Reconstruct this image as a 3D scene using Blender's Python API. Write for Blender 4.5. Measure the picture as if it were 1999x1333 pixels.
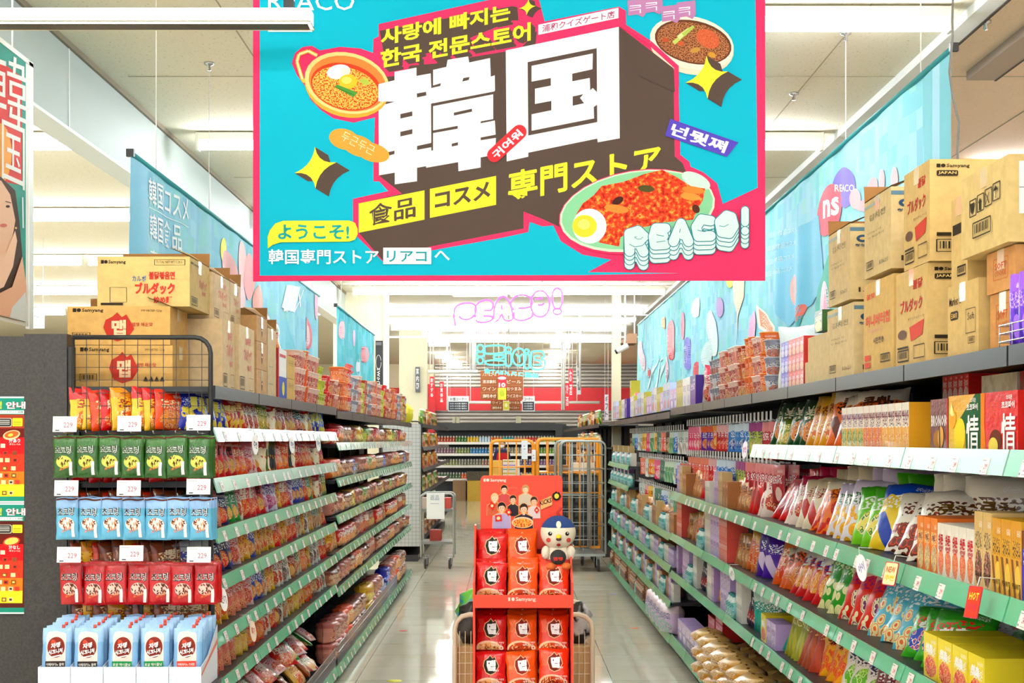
import bpy, math, random
from mathutils import Vector, Matrix
from mathutils.geometry import tessellate_polygon
R = math.radians
rnd = random.Random(7)
for o in list(bpy.data.objects): bpy.data.objects.remove(o)
scn = bpy.context.scene
col = scn.collection
# ------------------------------------------------------------------ camera, world, exposure
EYE = 1.6; F = 2800.0; VX, VY = 992.0, 857.0
cd = bpy.data.cameras.new('camera'); cam = bpy.data.objects.new('camera', cd); col.objects.link(cam)
cam.location = (0, 0, EYE); cam.rotation_euler = (R(90), 0, 0)
cd.sensor_width = 36; cd.lens = 36 * F / 1999
cd.shift_x = (999.5 - VX) / 1999; cd.shift_y = (VY - 666.5) / 1999
cd.clip_end = 200; scn.camera = cam
scn.view_settings.view_transform = 'Standard'; scn.view_settings.look = 'None'
scn.view_settings.gamma = 1; scn.view_settings.exposure = 0.6
scn.view_settings.use_curve_mapping = False
wd = bpy.data.worlds.new('world'); scn.world = wd; wd.use_nodes = True
wd.node_tree.nodes['Background'].inputs[0].default_value = (0.97, 0.98, 1.0, 1)
wd.node_tree.nodes['Background'].inputs[1].default_value = 1.25
LAMP = 38.0
def at(px, py, Y): return Vector(((px - VX) * Y / F, Y, EYE + (VY - py) * Y / F))
def ax(px, Y): return (px - VX) * Y / F
def az(py, Y): return EYE + (VY - py) * Y / F

# ------------------------------------------------------------------ materials
def hexc(h):
    h = h.lstrip('#'); c = [int(h[i:i+2], 16) / 255 for i in (0, 2, 4)]
    return tuple(x / 12.92 if x <= 0.04045 else ((x + 0.055) / 1.055) ** 2.4 for x in c) + (1,)
MATS = {}
def mat(name, c='ffffff', rough=0.5, metal=0.0, emit=0.0, trans=0.0, coat=0.0, alpha=1.0, bump=None, speck=None):
    if name in MATS: return MATS[name]
    m = bpy.data.materials.new(name); m.use_nodes = True; nt = m.node_tree
    b = nt.nodes['Principled BSDF']; rgb = hexc(c)
    b.inputs['Base Color'].default_value = rgb; b.inputs['Roughness'].default_value = rough
    b.inputs['Metallic'].default_value = metal
    if emit: b.inputs['Emission Color'].default_value = rgb; b.inputs['Emission Strength'].default_value = emit
    if trans: b.inputs['Transmission Weight'].default_value = trans
    if coat: b.inputs['Coat Weight'].default_value = coat
    if alpha < 1: b.inputs['Alpha'].default_value = alpha
    if bump or speck:
        tc = nt.nodes.new('ShaderNodeTexCoord')
        no = nt.nodes.new('ShaderNodeTexNoise'); no.inputs['Scale'].default_value = (bump or speck)[0]; no.inputs['Detail'].default_value = 2
        nt.links.new(tc.outputs['Object'], no.inputs['Vector'])
        if bump:
            bp = nt.nodes.new('ShaderNodeBump'); bp.inputs['Strength'].default_value = bump[1]; bp.inputs['Distance'].default_value = 0.005
            nt.links.new(no.outputs[0], bp.inputs['Height']); nt.links.new(bp.outputs[0], b.inputs['Normal'])
        if speck:
            cr = nt.nodes.new('ShaderNodeValToRGB'); cr.color_ramp.elements[0].color = hexc(speck[1]); cr.color_ramp.elements[1].color = rgb
            cr.color_ramp.elements[0].position = speck[2]; cr.color_ramp.elements[1].position = speck[3]
            nt.links.new(no.outputs[0], cr.inputs[0]); nt.links.new(cr.outputs[0], b.inputs['Base Color'])
    MATS[name] = m; return m
def ink(h, rough=0.45):
    m = mat('ink_' + h.lower(), h, rough + .15); m.node_tree.nodes['Principled BSDF'].inputs['Specular IOR Level'].default_value = 0.12
    return m
class NT:
    def __init__(s, name, rough=0.35, coat=0.0):
        s.m = bpy.data.materials.new(name); s.m.use_nodes = True; s.nt = s.m.node_tree
        s.b = s.nt.nodes['Principled BSDF']; s.b.inputs['Roughness'].default_value = rough; s.b.inputs['Coat Weight'].default_value = coat
    def node(s, t, **kw):
        n = s.nt.nodes.new(t)
        for k, v in kw.items(): setattr(n, k, v)
        return n
    def put(s, sock, v):
        if isinstance(v, bpy.types.NodeSocket): s.nt.links.new(v, sock)
        else: sock.default_value = v
    def math(s, op, a, b=0.0, c=None):
        n = s.node('ShaderNodeMath', operation=op); s.put(n.inputs[0], a); s.put(n.inputs[1], b)
        if c is not None: s.put(n.inputs[2], c)
        return n.outputs[0]
    def mix(s, f, a, b):
        n = s.node('ShaderNodeMix', data_type='RGBA'); s.put(n.inputs[0], f)
        s.put(n.inputs[6], hexc(a) if isinstance(a, str) else a); s.put(n.inputs[7], hexc(b) if isinstance(b, str) else b)
        return n.outputs[2]
    def uv(s):
        t = s.node('ShaderNodeUVMap'); x = s.node('ShaderNodeSeparateXYZ'); s.nt.links.new(t.outputs[0], x.inputs[0])
        return t.outputs[0], x.outputs[0], x.outputs[1]
    def mapped(s, v, sc, loc=(0, 0, 0)):
        n = s.node('ShaderNodeMapping'); s.nt.links.new(v, n.inputs[0]); n.inputs['Scale'].default_value = sc; n.inputs['Location'].default_value = loc
        return n.outputs[0]
    def noise(s, v, scale, detail=2.0):
        n = s.node('ShaderNodeTexNoise'); s.nt.links.new(v, n.inputs['Vector']); n.inputs['Scale'].default_value = scale; n.inputs['Detail'].default_value = detail
        return n.outputs[0]
    def ramp(s, v, stops, const=True):
        n = s.node('ShaderNodeValToRGB'); s.nt.links.new(v, n.inputs[0]); cr = n.color_ramp
        cr.interpolation = 'CONSTANT' if const else 'LINEAR'
        while len(cr.elements) < len(stops): cr.elements.new(0.5)
        for e, (p, c) in zip(cr.elements, stops): e.position = p; e.color = hexc(c)
        return n.outputs[0]
    def ell(s, u, v, cx, cy, rx, ry, dist=None):
        a = s.math('POWER', s.math('DIVIDE', s.math('SUBTRACT', u, cx), rx), 2.0); b = s.math('POWER', s.math('DIVIDE', s.math('SUBTRACT', v, cy), ry), 2.0)
        t = s.math('ADD', a, b)
        if dist is not None: t = s.math('ADD', t, dist)
        return s.math('LESS_THAN', t, 1.0)
    def box(s, u, v, x0, x1, y0, y1):
        a = s.math('MULTIPLY', s.math('GREATER_THAN', u, x0), s.math('LESS_THAN', u, x1))
        b = s.math('MULTIPLY', s.math('GREATER_THAN', v, y0), s.math('LESS_THAN', v, y1))
        return s.math('MULTIPLY', a, b)
    def out(s, c, bump=None):
        s.put(s.b.inputs['Base Color'], c)
        if bump is not None:
            bp = s.node('ShaderNodeBump'); bp.inputs['Strength'].default_value = bump[1]; bp.inputs['Distance'].default_value = 0.004
            s.nt.links.new(bump[0], bp.inputs['Height']); s.nt.links.new(bp.outputs[0], s.b.inputs['Normal'])
        return s.m
PM = {}
def deep(h):
    v = [int(h[i:i + 2], 16) / 255 for i in (0, 2, 4)]; mx = max(v)
    return '%02x%02x%02x' % tuple(int(255 * min(1, q ** 1.15 * (0.5 + 0.5 * (q / mx if mx else 1)) ** 0.8)) for q in v)
def pack_mat(base, top, b1, b2, inkc, seed, style=0, gloss=0.3):
    """printed packaging: coloured ground, header, food picture, lettering"""
    key = (base, top, b1, b2, inkc, seed, style, gloss)
    if key in PM: return PM[key]
    n = NT('printed_pack', gloss, 0.25)
    base, top, b1, b2, inkc = [deep(q) for q in (base, top, b1, b2, inkc)]
    w, u, v = n.uv()
    wm = n.mapped(w, (1, 1, 1), (seed * 3.7, seed * 1.3, seed))
    n1 = n.noise(wm, 4.0, 3.0); d1 = n.math('MULTIPLY_ADD', n1, 0.9, -0.45)
    n2 = n.noise(n.mapped(w, (1.5, 1, 1), (seed, seed * 2, 0)), 15.0, 1.0)
    n3 = n.noise(n.mapped(w, (1.0, 1.5, 1), (seed * 5, seed, 0)), 17.0, 0.5)
    c = n.mix(n.math('GREATER_THAN', n.math('ADD', v, n.math('MULTIPLY', d1, 0.22)), 0.74 if style != 2 else 0.5), base, top)
    vo = n.node('ShaderNodeTexVoronoi'); n.nt.links.new(n.mapped(w, (1.6, 1.4, 1), (seed, seed * 2, 0)), vo.inputs['Vector']); vo.inputs['Scale'].default_value = 5.0 if style == 3 else 7.5
    if style in (0, 2):
        pic = n.ramp(n.math('MULTIPLY_ADD', n2, 0.35, vo.outputs['Distance']), [(0, b2), (0.34, b1), (0.52, b2), (0.64, 'fff2d8'), (0.70, b1)])
        c = n.mix(n.ell(u, v, 0.5, 0.27, 0.42, 0.24, d1), c, pic)
    elif style == 1:
        st = n.math('GREATER_THAN', n.math('FRACT', n.math('ADD', n.math('MULTIPLY', u, 2.0), n.math('MULTIPLY', v, 1.3))), 0.55)
        c = n.mix(n.math('MULTIPLY', st, n.math('LESS_THAN', v, 0.5)), c, b1)
        c = n.mix(n.ell(u, v, 0.62, 0.25, 0.26, 0.18, d1), c, b2)
    elif style == 3:
        pic = n.ramp(vo.outputs['Distance'], [(0, b2), (0.22, b1), (0.40, b2), (0.47, b1), (0.58, base)])
        c = n.mix(n.math('LESS_THAN', n.math('ADD', v, d1), 0.45), c, pic)
    let = n.math('MULTIPLY', n.math('GREATER_THAN', n3, 0.52), n.box(u, v, 0.12, 0.88, 0.52, 0.74))
    if style != 5: c = n.mix(let, c, inkc)
    sm = n.math('MULTIPLY', n.math('GREATER_THAN', n.noise(w, 70.0, 0.0), 0.56), n.box(u, v, 0.55, 0.92, 0.8, 0.88))
    if style != 5: c = n.mix(sm, c, 'ffffff')
    n.out(c, (n.noise(wm, 9.0, 2.0), 0.55)); PM[key] = n.m
    return n.m

# ------------------------------------------------------------------ text and flat art
TX = {}
def text2d(s, bold=0.0, res=2):
    k = (s, bold, res)
    if k in TX: return TX[k]
    cu = bpy.data.curves.new('t', 'FONT'); cu.body = s; cu.resolution_u = res; cu.offset = bold; cu.fill_mode = 'FRONT'
    o = bpy.data.objects.new('t', cu); col.objects.link(o)
    me = bpy.data.meshes.new_from_object(o)
    vs = [(v.co.x, v.co.y) for v in me.vertices]; fs = [tuple(p.vertices) for p in me.polygons]
    bpy.data.objects.remove(o); bpy.data.curves.remove(cu); bpy.data.meshes.remove(me)
    if not vs: vs = [(0, 0)]
    x0 = min(v[0] for v in vs); x1 = max(v[0] for v in vs); y0 = min(v[1] for v in vs); y1 = max(v[1] for v in vs)
    w = max(x1 - x0, 1e-4); h = max(y1 - y0, 1e-4)
    TX[k] = ([((v[0] - x0) / w, (v[1] - y0) / h) for v in vs], fs, w / h)
    return TX[k]
def ell_pts(cx, cy, rx, ry, rot=0, n=28):
    a = R(rot); return [(cx + rx * math.cos(t) * math.cos(a) - ry * math.sin(t) * math.sin(a), cy + rx * math.cos(t) * math.sin(a) + ry * math.sin(t) * math.cos(a)) for t in [i * 2 * math.pi / n for i in range(n)]]
class Art:
    """layered flat print; y runs DOWN like on the page"""
    def __init__(s): s.it = []; s.ly = 0
    def poly(s, pts, c, hold=False):
        s.ly += 0.15 if hold else 1
        vs = [Vector((p[0], p[1], 0)) for p in pts]
        s.it.append((s.ly, [(p[0], p[1]) for p in pts], [tuple(t) for t in tessellate_polygon([vs])], c)); return s
    def rect(s, x, y, w, h, c, hold=False): return s.poly([(x, y), (x + w, y), (x + w, y + h), (x, y + h)], c, hold)
    def ell(s, cx, cy, rx, ry, c, rot=0, n=28, hold=False): return s.poly(ell_pts(cx, cy, rx, ry, rot, n), c, hold)
    def rrect(s, x, y, w, h, r, c, hold=False):
        p = []
        for cx, cy, a0 in ((x + w - r, y + r, -90), (x + w - r, y + h - r, 0), (x + r, y + h - r, 90), (x + r, y + r, 180)):
            for k in range(5): a = R(a0 + k * 22.5); p.append((cx + r * math.cos(a), cy + r * math.sin(a)))
        return s.poly(p, c, hold)
    def text(s, t, BL, BR, TL, c, bold=0.0, res=2, hold=False):
        s.ly += 0.15 if hold else 1
        vs, fs, _ = text2d(t, bold, res)
        ex = (BR[0] - BL[0], BR[1] - BL[1]); ey = (TL[0] - BL[0], TL[1] - BL[1])
        s.it.append((s.ly, [(BL[0] + a * ex[0] + b * ey[0], BL[1] + a * ex[1] + b * ey[1]) for a, b in vs], fs, c)); return s
    def tb(s, t, x, y, w, h, c, bold=0.0, res=2, hold=False): return s.text(t, (x, y + h), (x + w, y + h), (x, y), c, bold, res, hold)
    def line(s, pts, w, c, hold=False):
        s.ly += 0.15 if hold else 1
        for (a, b) in zip(pts, pts[1:]):
            dx, dy = b[0] - a[0], b[1] - a[1]; l = math.hypot(dx, dy) or 1; nx, ny = -dy / l * w / 2, dx / l * w / 2
            s.ly += 0.1; s.it.append((s.ly, [(a[0] + nx, a[1] + ny), (b[0] + nx, b[1] + ny), (b[0] - nx, b[1] - ny), (a[0] - nx, a[1] - ny)], [(0, 1, 2, 3)], c))
        return s

class MB:
    def __init__(s): s.v = []; s.f = []; s.mi = []; s.uv = {}; s.ms = []; s.sm = set()
    def m(s, m):
        if m not in s.ms: s.ms.append(m)
        return s.ms.index(m)
    def face(s, idx, m, uv=None, smooth=False):
        s.f.append(tuple(idx)); s.mi.append(s.m(m))
        if uv: s.uv[len(s.f) - 1] = uv
        if smooth: s.sm.add(len(s.f) - 1)
    def quad(s, pts, m, uv=None):
        b = len(s.v); s.v += [tuple(p) for p in pts]; s.face(range(b, b + len(pts)), m, uv)
    def box(s, x0, x1, y0, y1, z0, z1, m, mf=None, M=None):
        P = [(x, y, z) for z in (z0, z1) for x, y in ((x0, y0), (x1, y0), (x1, y1), (x0, y1))]
        if M is not None: P = [tuple(M @ Vector(p)) for p in P]
        b = len(s.v); s.v += P; U = [(0, 0), (1, 0), (1, 1), (0, 1)]
        for k, f in enumerate([(0, 1, 5, 4), (1, 2, 6, 5), (2, 3, 7, 6), (3, 0, 4, 7), (4, 5, 6, 7), (3, 2, 1, 0)]):
            s.face([b + i for i in f], (mf or {}).get(k, m), U)
        return s
    def tube(s, pts, r, m, n=8, closed=False):
        pts = [Vector(p) for p in pts]; N = len(pts); b = len(s.v); up0 = None
        for i, p in enumerate(pts):
            if closed: d = pts[(i + 1) % N] - pts[i - 1]
            else: d = pts[min(i + 1, N - 1)] - pts[max(i - 1, 0)]
            if d.length < 1e-9: d = Vector((0, 0, 1))
            d.normalize()
            if up0 is None: up0 = d.orthogonal().normalized()
            up0 = (up0 - d * up0.dot(d)); up0 = up0.normalized() if up0.length > 1e-6 else d.orthogonal().normalized()
            q = d.cross(up0)
            for k in range(n):
                a = 2 * math.pi * k / n; s.v.append(tuple(p + up0 * (r * math.cos(a)) + q * (r * math.sin(a))))
        for i in range(N if closed else N - 1):
            j = (i + 1) % N
            for k in range(n):
                k2 = (k + 1) % n; s.face((b + i * n + k, b + i * n + k2, b + j * n + k2, b + j * n + k), m, None, n > 4)
        if not closed:
            s.face([b + k for k in range(n)][::-1], m); s.face([b + (N - 1) * n + k for k in range(n)], m)
        return s
    def lathe(s, prof, m, n=20, M=None, mats=None):
        b = len(s.v)
        for (r, z) in prof:
            for k in range(n):
                a = 2 * math.pi * k / n; p = Vector((r * math.cos(a), r * math.sin(a), z))
                s.v.append(tuple(M @ p if M is not None else p))
        L = len(prof); z0 = prof[0][1]; z1 = prof[-1][1]
        for i in range(L - 1):
            mm = mats[i] if mats else m
            for k in range(n):
                k2 = (k + 1) % n
                ua, ub = k / n * 2, (k + 1) / n * 2; va = (prof[i][1] - z0) / max(z1 - z0, 1e-6); vb = (prof[i + 1][1] - z0) / max(z1 - z0, 1e-6)
                s.face((b + i * n + k, b + i * n + k2, b + (i + 1) * n + k2, b + (i + 1) * n + k), mm, [(ua % 1.0001, va), (ub % 1.0001 if ub % 1.0001 > ua % 1.0001 else 1, va), (ub % 1.0001 if ub % 1.0001 > ua % 1.0001 else 1, vb), (ua % 1.0001, vb)], True)
        return s
    def ball(s, c, rx, ry, rz, m, n=16, mfun=None, M=None):
        b = len(s.v); H = n // 2 + 1
        for i in range(H + 1):
            th = math.pi * i / H
            for k in range(n):
                a = 2 * math.pi * k / n; p = Vector((c[0] + rx * math.sin(th) * math.cos(a), c[1] + ry * math.sin(th) * math.sin(a), c[2] + rz * math.cos(th)))
                s.v.append(tuple(M @ p if M is not None else p))
        for i in range(H):
            for k in range(n):
                k2 = (k + 1) % n; mm = m
                if mfun: mm = mfun(math.pi * (i + .5) / H, 2 * math.pi * (k + .5) / n) or m
                s.face((b + (i + 1) * n + k, b + (i + 1) * n + k2, b + i * n + k2, b + i * n + k), mm, None, True)
        return s
    def art(s, A, fn, maxlen=None, eps=0.0004):
        for ly, vs, fs, c in A.it:
            m = c if isinstance(c, bpy.types.Material) else ink(c)
            tris = []
            for f in fs:
                for i in range(1, len(f) - 1): tris.append((vs[f[0]], vs[f[i]], vs[f[i + 1]]))
            if maxlen:
                out = []; st = tris
                while st:
                    t = st.pop(); L = [math.dist(t[i], t[(i + 1) % 3]) for i in range(3)]; mx = max(L)
                    if mx <= maxlen or len(out) > 6000: out.append(t); continue
                    i = L.index(mx); a, b2, c2 = t[i], t[(i + 1) % 3], t[(i + 2) % 3]; md = ((a[0] + b2[0]) / 2, (a[1] + b2[1]) / 2)
                    st.append((a, md, c2)); st.append((md, b2, c2))
                tris = out
            for t in tris:
                P = [Vector(fn(x, y, ly * eps)) for x, y in t]
                b = len(s.v); s.v += [tuple(p) for p in P]; s.face((b, b + 1, b + 2), m, [(t[i][0], -t[i][1]) for i in range(3)])
        return s
    def mesh(s, name):
        me = bpy.data.meshes.new(name); me.from_pydata(s.v, [], s.f)
        for m in s.ms: me.materials.append(m)
        me.polygons.foreach_set('material_index', s.mi)
        if s.uv:
            ul = me.uv_layers.new(name='UVMap'); d = ul.data
            for i, uvs in s.uv.items():
                ls = me.polygons[i].loop_start
                for k, q in enumerate(uvs): d[ls + k].uv = q
        if s.sm: me.polygons.foreach_set('use_smooth', [i in s.sm for i in range(len(s.f))])
        me.update(); return me
    def build(s, name, parent=None, label=None):
        o = bpy.data.objects.new(name, s.mesh(name)); col.objects.link(o)
        if parent is not None: o.parent = parent
        if label: o['label'] = label
        return o
def tag(o, label, cat, group=None, kind=None):
    o['label'] = label; o['category'] = cat
    if group: o['group'] = group
    if kind: o['kind'] = kind
    return o
def struct(o): o['kind'] = 'structure'; return o
def empty(name, loc=(0, 0, 0), rot=(0, 0, 0)):
    o = bpy.data.objects.new(name, None); o.empty_display_size = 0.05; col.objects.link(o); o.location = loc; o.rotation_euler = rot; return o
KIDS = {}
def kids(o):
    if o.name not in KIDS: KIDS[o.name] = list(o.children)
    return KIDS[o.name]
def dup(o, loc=None, rot=None, label=None, group=None, parent=None):
    c = o.copy(); col.objects.link(c)
    if parent is not None: c.parent = parent
    if loc is not None: c.location = loc
    if rot is not None: c.rotation_euler = rot
    if label: c['label'] = label
    if group: c['group'] = group
    for ch in kids(o):
        k = ch.copy(); col.objects.link(k); k.parent = c
        for g in kids(ch):
            q = g.copy(); col.objects.link(q); q.parent = k
    return c
# ================================================================== THE SHELL
CZ = 3.7
M_ceil = mat('ceiling_board', 'e9dfc6', 0.9, speck=(60, 'b9ac90', 0.30, 0.36))
M_cream = mat('cream_wall', 'ddd5b4', 0.7)
M_white = mat('white_paint', 'f4f3ee', 0.5)
M_black = mat('black_steel', '1f1f1f', 0.45)
M_dark = mat('dark_back_panel', '1c1f1d', 0.7)
M_panel = mat('grey_black_panel', '3a3633', 0.55, speck=(120, '2e2b29', 0.4, 0.6))
M_chrome = mat('chrome_wire', 'c9ccd0', 0.22, 0.9)
M_red = mat('red_wall_paint', 'd31f2a', 0.55)
M_glass = mat('smoke_barrier_glass', 'eef6f4', 0.02, trans=1.0, alpha=0.1)
M_kraft = mat('kraft_board', 'd2a765', 0.75, speck=(35, 'c89c5a', 0.35, 0.65))
M_tube = mat('lamp_tube', 'f2f7ff', 0.4, emit=LAMP)
M_house = mat('lamp_housing', 'efeede', 0.45)
def floor_mat():
    n = NT('polished_floor_tile', 0.07, 0.0)
    tc = n.node('ShaderNodeTexCoord').outputs['Object']
    x = n.node('ShaderNodeSeparateXYZ'); n.nt.links.new(tc, x.inputs[0])
    def joint(s, off, p):
        fr = n.math('FRACT', n.math('DIVIDE', n.math('ADD', s, off), p)); return n.math('LESS_THAN', n.math('ABSOLUTE', n.math('SUBTRACT', fr, 0.5)), 0.5 - 0.0028 / p), fr
    a, fa = joint(x.outputs[0], 20.0 * 0.565 + 0.44, 0.565); b, fb = joint(x.outputs[1], 0.1, 0.565)
    no = n.noise(n.mapped(tc, (1, 1, 1)), 3.0, 3.0)
    base = n.ramp(no, [(0.3, 'e2dbc2'), (0.7, 'e9e3d0')], False)
    c = n.mix(n.math('MULTIPLY', a, b), '8d8872', base)
    n.put(n.b.inputs['Roughness'], n.math('MULTIPLY_ADD', no, 0.09, 0.03))
    n.b.inputs['Specular IOR Level'].default_value = 0.8
    return n.out(c, (n.noise(tc, 1.6, 1.0), 0.06))
M_floor = floor_mat()
struct(MB().box(-18, 15, -6, 41, -0.1, 0, M_floor).build('floor'))
struct(MB().box(-18, 2.345, -6, 41, CZ, CZ + 0.1, M_ceil).build('ceiling'))
struct(MB().box(2.345, 15, -6, 41, CZ, CZ + 0.1, mat('warm_light_ceiling_board', 'f3d3b4', 0.9, speck=(60, 'd8b493', 0.30, 0.36))).build('ceiling.001'))  # peach board colour stands in for warmer lamp light on this side
struct(MB().box(-18.1, -18, -6, 41, 0, CZ, M_cream).build('wall_left'))
struct(MB().box(15, 15.1, -6, 41, 0, CZ, M_cream).build('wall_right'))
# ceiling joints
for i, xx in enumerate((-1.4, 0.45, 1.75, 3.3)):
    struct(MB().box(xx, xx + 0.006, -2, 20, CZ - 0.003, CZ - 0.0005, mat('joint', 'a79c80', 0.9)).build('trim_%d' % (i + 1)))
for i, yy in enumerate((5.2, 8.3, 11.5, 14.6, 17.8)):
    struct(MB().box(-2.2, 6, yy, yy + 0.006, CZ - 0.003, CZ - 0.0005, mat('joint', 'a79c80', 0.9)).build('trim_%d' % (i + 5)))
# bulkhead above the left side
M_bulk = mat('bulkhead_paint', 'b9c2bb', 0.6)
b = MB().box(-2.45, -2.33, 2.0, 20.5, 3.24, CZ, M_bulk)
for yy in (4.2, 7.6, 11.2, 15): b.box(-2.331, -2.326, yy, yy + 0.012, 3.24, CZ, M_white)
b.box(-2.46, -2.315, 2.0, 20.5, 3.228, 3.245, M_white); b.box(-2.34, -2.312, 2.0, 20.5, CZ - 0.03, CZ, mat('brown_seam', '8b7b62', 0.7))
struct(b.build('trim_20'))
b = MB().box(2.24, 2.33, 2.0, 24, CZ - 0.05, CZ, M_white); b.box(2.33, 2.345, 2.0, 24, CZ - 0.055, CZ, mat('dark_seam', '4b3f35', 0.8))
struct(b.build('trim_21'))
b = MB().box(2.62, 2.78, 2.0, 8.2, CZ - 0.05, CZ, mat('taupe_band', 'b59f8d', 0.8)); b.box(2.78, 2.79, 2.0, 8.2, CZ - 0.055, CZ, mat('dark_seam', '4b3f35', 0.8))
struct(b.build('trim_22'))
# columns and cross walls at the back of the aisle
struct(MB().box(-2.5, -1.75, 20.5, 20.75, 0, CZ, M_cream).build('wall_left.001'))
struct(MB().box(-1.78, -1.70, 20.45, 20.5, 0, 3.66, M_white).build('trim_23'))
struct(MB().box(1.49, 1.61, 20.45, 20.7, 0, CZ, M_cream).build('wall_right.001'))
struct(MB().box(-1.90, -1.42, 25, 25.3, 0, 3.5, M_cream).build('wall_left.002'))
# glass smoke barrier across the aisle
g = MB().box(-1.75, 3.2, 20.56, 20.575, 3.07, 3.68, M_glass)
g.box(-1.75, 3.2, 20.545, 20.59, 3.05, 3.075, M_white); g.box(-1.75, 3.2, 20.545, 20.59, 3.37, 3.385, M_white)
struct(g.build('window_1'))
# shutters, red wall and dark cooler surround at the very back
sh = mat('shutter_steel', '9a9288', 0.35, 0.6)
def shutter(x0, x1, z0, z1, Y, name):
    b = MB(); z = z0; k = 0
    pr = []
    while z < z1:
        pr += [(Y, z), (Y - 0.035, z + 0.02), (Y - 0.035, z + 0.075), (Y, z + 0.095)]; z += 0.1
    pr.append((Y, z))
    base = 0
    for (y, zz) in pr: b.v += [(x0, y, zz), (x1, y, zz)]
    for i in range(len(pr) - 1): b.face((2 * i, 2 * i + 1, 2 * i + 3, 2 * i + 2), sh)
    return struct(b.build(name))
struct(MB().box(-18, 15, 40.2, 40.4, 0, CZ, M_cream).build('wall_back'))
struct(MB().box(-4.2, 4.4, 40.0, 40.2, 2.40, 3.03, M_red).build('wall_back.001'))
shutter(-2.05, 4.4, 1.95, 2.39, 40.15, 'door_1'); shutter(-2.05, 4.4, 3.05, 3.66, 40.15, 'door_2')
struct(MB().box(-4.0, 4.4, 40.0, 40.15, 0, 1.95, mat('dark_cooler_wall', '2d3133', 0.6)).build('wall_back.002'))
b = MB().box(-2.95, -2.0, 39.2, 39.25, 1.7, 3.1, M_red)
struct(b.build('wall_back.003'))
# hanging rails far away
def rail(x0, x1, Y, z, label):
    o = MB().tube([(x0, Y, z), (x1, Y, z)], 0.035, M_white).build('sign_rail'); r = MB()
    for k in (0.15, 0.85): r.tube([(x0 + (x1 - x0) * k, Y, z), (x0 + (x1 - x0) * k, Y, CZ)], 0.012, M_white, 6)
    r.build('hanger_rod', o); tag(o, label, 'rail'); return o
rail(-1.5, -0.55, 26, 2.82, 'white rail hung from the ceiling left of the green neon sign')
rail(-1.52, 2.3, 36, 2.52, 'long white rail crossing the red wall behind the brown aisle signs')
# white ceiling poles
for px, Y, l in ((925, 24, 'thin white ceiling pole just left of the green neon sign'), (1132, 23, 'thin white ceiling pole hanging above the orange roll cage'), (1097, 28, 'slender white pole hanging before the right part of the red wall'), (1101, 29, 'slender white pole beside its twin before the red wall'), (873, 30, 'thin white pole rising left of the wine corner notice')):
    x = ax(px, Y); z = {925: az(722, Y), 1132: az(755, Y), 1097: az(800, Y), 1101: az(800, Y), 873: az(800, Y)}[px]
    tag(MB().tube([(x, Y, z), (x, Y, CZ)], 0.018 if px != 925 else 0.04, M_white, 8).build('ceiling_pole'), l, 'pole')

# ================================================================== LAMPS
def lamp_proto(L):
    r = empty('ceiling_light')
    b = MB().box(-L / 2, L / 2, -0.03, 0.03, 0.04, 0.09, M_house); b.box(-L / 2, -L / 2 + 0.02, -0.035, 0.035, -0.03, 0.09, M_house); b.box(L / 2 - 0.02, L / 2, -0.035, 0.035, -0.03, 0.09, M_house)
    b.build('housing', r)
    MB().tube([(-L / 2 + 0.02, 0, 0.0), (L / 2 - 0.02, 0, 0.0)], 0.026, M_tube, 8).build('tube', r)
    return r
LROW = ['fourth', 'fifth']
lp = lamp_proto(2.14); first = True
rows = [3.4, 6.95, 9.8, 13.0, 16.3, 19.6, 22.8, 26.0, 29.2]
def lampat(x, y, lab, grp, z=3.60):
    global first
    if first: o = lp; o.location = (x, y, z); first = False; o['group'] = grp; o['label'] = lab
    else: o = dup(lp, (x, y, z), None, lab, grp)
    o['category'] = 'ceiling light'; return o
names = {3.4: 'nearest row', 6.95: 'row behind the big hanging sign', 9.8: 'second row', 13.0: 'third row', 16.3: 'fourth row', 19.6: 'fifth row, before the glass barrier', 22.8: 'first row beyond the glass barrier', 26.0: 'second row beyond the glass barrier', 29.2: 'third row beyond the glass barrier'}
for y in [0.2, -3.0] + rows:  # rows near and behind the camera, out of view, added to light front faces
    for x in (-1.06, 1.08):
        if y == 6.95 and x < 0: continue
        lampat(x, y, 'white strip light over the aisle, %s, %s half' % (names.get(y, 'added unseen row above the camera' if y > 0 else 'added unseen row behind the camera'), 'left' if x < 0 else 'right'), 'strip lights over the aisle')
for y in [0.2, 3.4, 6.95, 9.8, 13.0, 16.3, 19.6, 22.8]:
    for x in (-3.7, -5.9, -8.1, -10.3):
        lampat(x, y, 'strip light beyond the left bulkhead, %s, %s' % (names.get(y, 'added unseen row above the camera'), {-3.7: 'nearest the bulkhead', -5.9: 'middle', -8.1: 'third from it', -10.3: 'furthest left'}[x]), 'strip lights left of the bulkhead')
for y in [2.9, 6.95, 10.8]:
    for x in (4.55, 7.6, 10.7): lampat(x, y, 'strip light on the warm-lit ceiling at right, %s, %s' % ({2.9: 'nearest row', 6.95: 'middle row', 10.8: 'back row'}[y], {4.55: 'near the aisle', 7.6: 'middle', 10.7: 'furthest right'}[x]), 'strip lights at far right')
sp = lamp_proto(0.45); sf = True
sp.children[1].data.materials[0] = mat('short_lamp_tube', 'f6f6ee', 0.4, emit=LAMP * 4)
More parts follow.
